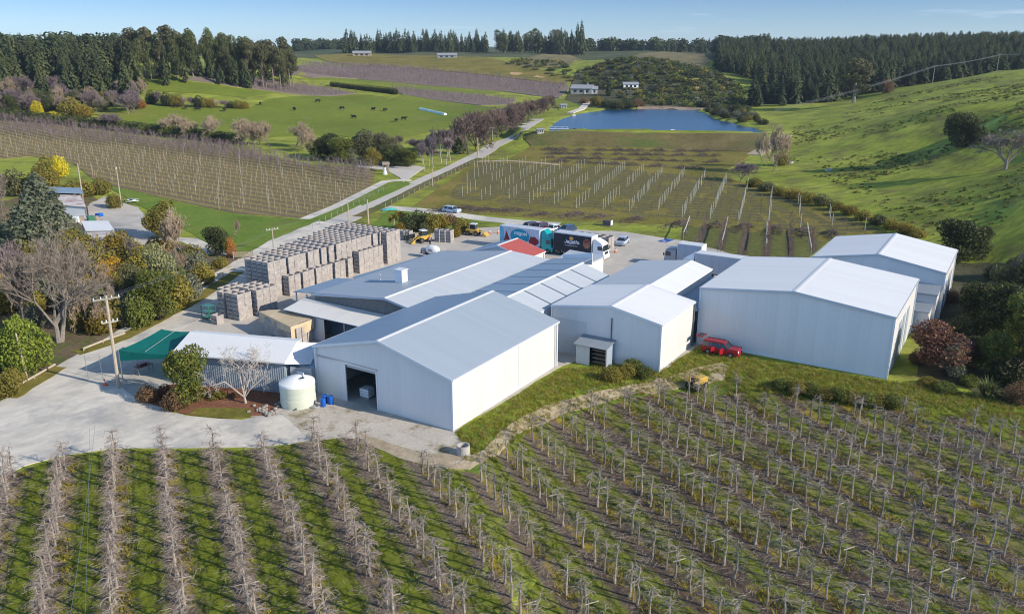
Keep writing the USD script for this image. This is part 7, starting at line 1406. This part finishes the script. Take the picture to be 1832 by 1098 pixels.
# ---------------------------------------------------------------- power poles and lines
def power_pole(label, x, y, top, arms=1, arm=2.2, rz=AZ, lean=0.0, rad=.12, box=False):
    p = hit(x, y); H = height_over(x, top, p); t = thing('power_pole', label, 'power pole', p, rz); obj('pole', MB().tube([(0, 0, -.2), (lean * .5, 0, H * .5), (lean, 0, H)], [rad * 1.2, rad, rad * .8], 8), 'pole_wood', t); tips = []
    for k in range(arms):
        z = H - .35 - k * 2.6; l = arm if k == 0 else arm * .62; c = obj('crossarm', MB().bb(lean - .06, lean + .06, -l / 2, l / 2, z - .08, z + .08) if k else MB().bb(lean - .14, lean - .05, -l / 2, l / 2, z - .08, z + .08).bb(lean + .05, lean + .14, -l / 2, l / 2, z - .08, z + .08), 'post_wood', t)
        for y_ in (-.46, -.2, .2, .46):
            obj('insulator', MB().cyl((lean, y_ * l, z + .081), .06, .2, 7), 'white_print', c)
            if k == 0: tips.append(p + np.array([math.cos(rz) * lean - math.sin(rz) * y_ * l, math.sin(rz) * lean + math.cos(rz) * y_ * l, z + .28]))
    if box: obj('transformer', MB().cyl((lean + .3, 0, H - 2.6), .25, .8, 10), 'grey_paint', t)
    return tips if arms else [p + [lean, 0, H]]
A1_ = power_pole('tall wooden power pole with two crossarms beside the shade shelter', 213, 695, 524, 2, 2.7, AZ + 1.2, -.5, .17)
A2_ = power_pole('wooden power pole with crossarms between the bins and the left field', 490, 448, 407, 1, 2.4, AZ + 1.2); A3_ = power_pole('short plain pole leaning at the left edge beside the lime green tree', 48, 675, 593, 0, lean=-.3, rad=.11)
A4_ = power_pole('wooden pole with a small crossarm in front of the left orchard', 218, 372, 299, 1, 1.8, .3); A5_ = power_pole('pale bare pole beside the open fronted shed', 149, 360, 292, 0, rad=.16)
A6_ = power_pole('dark pole on the near side of the road above the bins', 624, 398, 360, 0); A7_ = power_pole('pale pole standing in the roadside bank above the bins', 659, 400, 357, 0, rad=.18); A8_ = power_pole('pole beside the road below the birches', 774, 333, 300, 0)
A9_ = power_pole('pole with a crossarm on the roadside at the avenue', 881, 262, 228, 1, 2.0, .8); A10 = power_pole('white pole beside the road at the lane by the avenue', 855, 281, 247, 0, rad=.18)
B1_ = power_pole('power pole on the ridge of the green hill left of the highest pole', 1668, 150, 118, 1, 2.2, .9); B2_ = power_pole('power pole highest on the ridge of the green hill', 1783, 129, 98, 1, 2.2, .9); B3_ = [hit(1860, 122) + [0, 0, 9]] * 4
def wires(label, a, b_, sag_=.8, n=3, rad=.009):
    t = thing('power_line', label, 'wires', (0, 0, 0))
    for i in range(min(n, len(a), len(b_))):
        p, q_ = np.asarray(a[i]), np.asarray(b_[i % len(b_)]); s = np.linspace(0, 1, 14)[:, None]; w_ = p + (q_ - p) * s; w_[:, 2] -= sag_ * 4 * (s * (1 - s))[:, 0]; obj('wire', MB().tube(w_, rad, 3, cap=False), 'wire', t)
wires('thin wires from the two armed pole to the pole behind the bins', A1_, A2_); wires('thin wires from the pole behind the bins to the roadside pole', A2_, A6_ * 4, .6, 2); wires('wires between the roadside poles above the bins and below the birches', A6_, A8_, .5, 1); wires('wires from the birch pole to the avenue pole', A8_ * 4, A9_, .5, 2)
low = hit(1385, 214); wires('sagging wires rising over the green hill from the valley to the first ridge pole', [low + [0, 0, 3.2 + .5 * i] for i in range(3)], B1_, 1.0, 3, .05); wires('wires between the two poles on the hill ridge', B1_, B2_, .6, 3, .05); wires('wires leaving the highest ridge pole to the right', B2_, B3_, .6, 3, .05)
wires('overhead wires crossing the foreground orchard', [on(170, 760, 7), on(160, 765, 7)], [on(118, 1150, 9), on(150, 1150, 9)], .4, 2, .012)
# ---------------------------------------------------------------- far buildings, pond bits, animals
def house(name, label, x, y, w, d, h, rz, wall, roof, chim=False):
    p = hit(x, y); t = thing(name, label, 'house', p - [0, 0, .3], rz); obj('wall', MB().bb(-w / 2, w / 2, -d / 2, d / 2, 0, h), wall, t); obj('roof', MB().prism([(-d / 2 - .5, h), (d / 2 + .5, h), (0, h + d * .24)], 0, -w / 2 - .4, w / 2 + .4), roof, t)
    for i in range(3): obj('window', MB().bb(-w * .36 + i * w * .28, -w * .36 + i * w * .28 + w * .14, -d / 2 - .04, -d / 2 - .001, h * .35, h * .78), 'glass_dark', t)
    if chim: obj('chimney', MB().bb(w * .2, w * .2 + .8, -.4, .4, h, h + d * .24 + 1), 'concrete', t)
    return t
house('grey_house', 'grey roofed house beyond the far left corner of the pond', 1042, 168, 13, 9, 3.6, -.25, 'concrete', 'grey_paint', True); house('grey_house_wing', 'smaller grey building joined to the house beyond the pond', 1057, 168, 8, 7, 3.2, -.1, 'old_white_wall_w', 'grey_paint')
house('hill_house', 'pale farmhouse on the knoll left of the ridge pines', 648, 101, 16, 8, 3.0, .1, 'timber', 'grey_paint'); house('hill_house', 'low grey farmhouse in front of the ridge pines', 800, 104, 16, 7, 2.6, 0, 'grey_paint', 'grey_paint'); house('hill_house', 'reddish earthworks building on the hilltop before the pines', 738, 93, 12, 7, 3.2, .1, 'rust_sheet', 'white_trim')
house('hill_house', 'white farmhouse in front of the ridge wood', 998, 92, 18, 8, 3.4, .05, 'white_paint', 'grey_paint'); house('hill_house', 'white cottage on the skyline right of the ridge wood', 1062, 89, 14, 8, 3.8, 0, 'white_paint', 'grey_paint'); house('hill_house', 'brown roofed house on the skyline beyond the scrub hill', 1158, 88, 16, 8, 3.8, 0, 'timber', 'bark_dark'); house('valley_shed', 'pale shed beyond the pond conifer', 1128, 158, 9, 5, 2.8, 0, 'white_paint', 'grey_paint'); house('pump_shed', 'small white shed beside the gravel drive by the pond', 1008, 194, 3, 2.4, 2.0, .2, 'concrete', 'grey_paint'); house('hill_house', 'white house showing among the right hand forest', 1530, 90, 14, 9, 5.5, .2, 'white_paint', 'grey_paint')
p0, p1 = hit(752, 197), hit(797, 207); t = thing('hay_tunnel', 'long pale green wrapped hay row in the paddock', 'hay row', p0); v = p1 - p0; n_ = np.array([-v[1], v[0], 0]); n_ /= np.linalg.norm(n_); a = np.linspace(0, PI, 9)
nb = 12
for i in range(nb): obj('bale', sheet(np.array([[v * s + n_ * math.cos(x) * 1.0 + [0, 0, 1.25 * math.sin(x)] for x in a] for s in (i / nb, (i + .96) / nb)])), 'wrap_green', t, smooth=True)
obj('end_cap', MB().mesh(hull([v * .97 + n_ * math.cos(x) * 1.02 + [0, 0, 1.27 * math.sin(x)] for x in a] + [v * 1.0 + n_ * math.cos(x) * .95 + [0, 0, 1.2 * math.sin(x)] for x in a])), 'white_tarp', t)
def cow(seed):
    pr = proto('cow_shape'); import manifold3d as m3
    S = lambda x, y, z, q: m3.Manifold.sphere(q, 10).translate((x, y, z))
    H = lambda *s: m3.Manifold.batch_hull(list(s)); b_ = H(S(-.75, 0, 1.05, .33), S(.1, 0, 1.0, .38), S(.65, 0, 1.08, .34)) + H(S(.75, 0, 1.2, .2), S(1.15, 0, .95 if seed else 1.35, .13)) + H(S(1.15, 0, .95 if seed else 1.35, .14), S(1.42, 0, .7 if seed else 1.25, .09))
    for x in (-.8, .62):
        for y in (-.2, .2): b_ += H(S(x, y, .95, .13), S(x + .03, y, .5, .075)) + H(S(x + .03, y, .5, .07), S(x, y, .06, .06))
    b_ += H(S(-1.08, 0, 1.15, .03), S(-1.14, 0, .5, .03)) + H(S(1.15, .1, 1.05 if seed else 1.45, .04), S(1.12, .26, 1.03 if seed else 1.43, .03)) + H(S(1.15, -.1, 1.05 if seed else 1.45, .04), S(1.12, -.26, 1.03 if seed else 1.43, .03))
    obj('body', b_, 'cow_hide', pr, smooth=True); return pr
COW = [cow(1), cow(0)]
for i, (x, y, l) in enumerate(((315, 194, 'leftmost of three by the hedgerow'), (333, 196, 'middle of three by the hedgerow'), (354, 199, 'rightmost of three by the hedgerow'), (466, 189, 'near the top fence of the paddock'), (569, 184, 'highest on the paddock slope'), (527, 199, 'alone on the open slope'), (612, 197, 'above the dry patches'), (668, 199, 'left of a pair above the dry patches'), (689, 200, 'right of a pair above the dry patches'), (633, 213, 'below the dry patches on the left'), (709, 219, 'on the dry patch left of its neighbour'), (723, 216, 'on the dry patch at the right'), (402, 200, 'at the hedgerow end'))):
    copy(COW[i % 2], 'cow', 'black cow grazing, ' + l, 'cow', hit(x, y), i * 1.7, 'black cows on the paddock', 1.25)
t = thing('pontoon', 'white pontoon rail at the near left edge of the pond', 'pontoon', on(1000, 232, POND_Z)); obj('deck', MB().box((0, 0, .25), (7.5, 1.0, .12)), 'white_trim', t)
for x in (-3.5, -1.2, 1.2, 3.5): obj('float', MB().wheel((x, 0, .08), .22, .9), 'black_metal', t); obj('rail_post', MB().tube([(x, .45, .3), (x, .45, 1.1)], .05, 5), 'white_trim', t)
obj('handrail', MB().tube([(-3.5, .45, 1.1), (3.5, .45, 1.1)], .05, 5), 'white_trim', t)
for i, (x, y, m, l) in enumerate(((1028, 233, 'black_metal', 'black float left of its twin at the pond edge'), (1044, 233.5, 'black_metal', 'black float right of its twin at the pond edge'), (1203, 235.5, 'white_trim', 'white float at the middle of the dam edge'), (1027, 208, 'white_trim', 'white float near the far left shore of the pond'))):
    t = thing('pond_float', l, 'float', on(x, y, POND_Z)); obj('drum', MB().wheel((0, 0, .25), .5, 1.4, 'x'), m, t); obj('mooring', MB().cyl((0, 0, .7), .06, .4, 6), 'steel', t)
house('dam_hut', 'tiny white hut beside the road at the left end of the dam', 966, 238, 2.4, 1.8, 1.6, .3, 'concrete', 'grey_paint')
t = thing('white_statue', 'white cone shaped garden ornament by the sealed driveway', 'ornament', hit(689, 312)); obj('skirt', MB().tube([(0, 0, 0), (0, 0, 1.3)], [.7, .3], 10), 'white_paint', t); obj('head', moved(trimesh.creation.icosphere(2, .35), (0, 0, 1.6)), 'white_paint', t); t = thing('letterbox_shelter', 'small timber roofed shelter behind the white ornament', 'shelter', hit(691, 308)); obj('roof', MB().prism([(-1, 2.2), (1, 2.2), (0, 3.0)], 0, -1, 1), 'timber', t); obj('post', MB().bb(-.8, -.65, -.8, -.65, 0, 2.2).bb(.65, .8, -.8, -.65, 0, 2.2), 'timber', t); obj('back', MB().bb(-.8, .8, .7, .8, 0, 2.2), 'timber', t)
for i, (x, y, l) in enumerate(((1482, 306, 'small pale trough alone in the hillside paddock'), (1413, 292, 'pale trough beside the dam end willows'))):
    t = thing('water_trough', l, 'trough', hit(x, y)); obj('basin', sheet(np.array([[(np.cos(q) * k, np.sin(q) * k, z) for k, z in ((1.0, 0), (1.0, .6), (.85, .6), (.85, .2))] for q in np.arange(17) * 2 * PI / 16])), 'concrete', t); obj('water', moved(disc(.85, .85), (0, 0, .5)), 'pond_water', t)
# roadside fence posts, field fence along the hillside
def fence(name, label, pts, step, h=1.15):
    P_ = [hit(*p)[:2] for p in pts]; ls = LineString(P_); t = thing(name, label, 'fence', (0, 0, 0)); n = int(ls.length / step); tops = []
    for i in range(n + 1):
        q_ = ls.interpolate(i * step); z = T(q_.x, q_.y); obj('post', MB().tube([(q_.x, q_.y, z - .1), (q_.x, q_.y, z + h)], .07, 5), 'post_wood', t); tops.append((q_.x, q_.y, z + h))
    for dz in (.08, .5): obj('wire', MB().tube([np.array(p) - [0, 0, dz] for p in tops], .012, 3, cap=False), 'wire', t)
fence('field_fence', 'post and wire fence across the foot of the green hill', [(1405, 298), (1450, 295), (1500, 290), (1560, 283), (1620, 276)], 4.0); fence('field_fence', 'post and wire fence along the left side of the road', [(560, 408), (620, 376), (690, 340)], 3.5); fence('field_fence', 'post and wire fence on the right side of the road', [(690, 372), (745, 344), (800, 316), (850, 290)], 4.0); fence('field_fence', 'post and wire fence along the paddock top', [(480, 178), (560, 172), (640, 170), (760, 186), (860, 202)], 6.0)

# ---------------------------------------------------------------- air
haze = usdkit.material(stage, '/World/Looks/pale_air', {'v': ('principled_volume', {'color': (0.80, 0.90, 1.0), 'density': 0.00007, 'anisotropy': 0.3})}, [], volume='v.volume')
obj('haze', MB().bb(-4200, 4200, -60, 6400, -6, 95), haze, label='thin pale haze over the whole valley', cat='haze', kind='stuff')
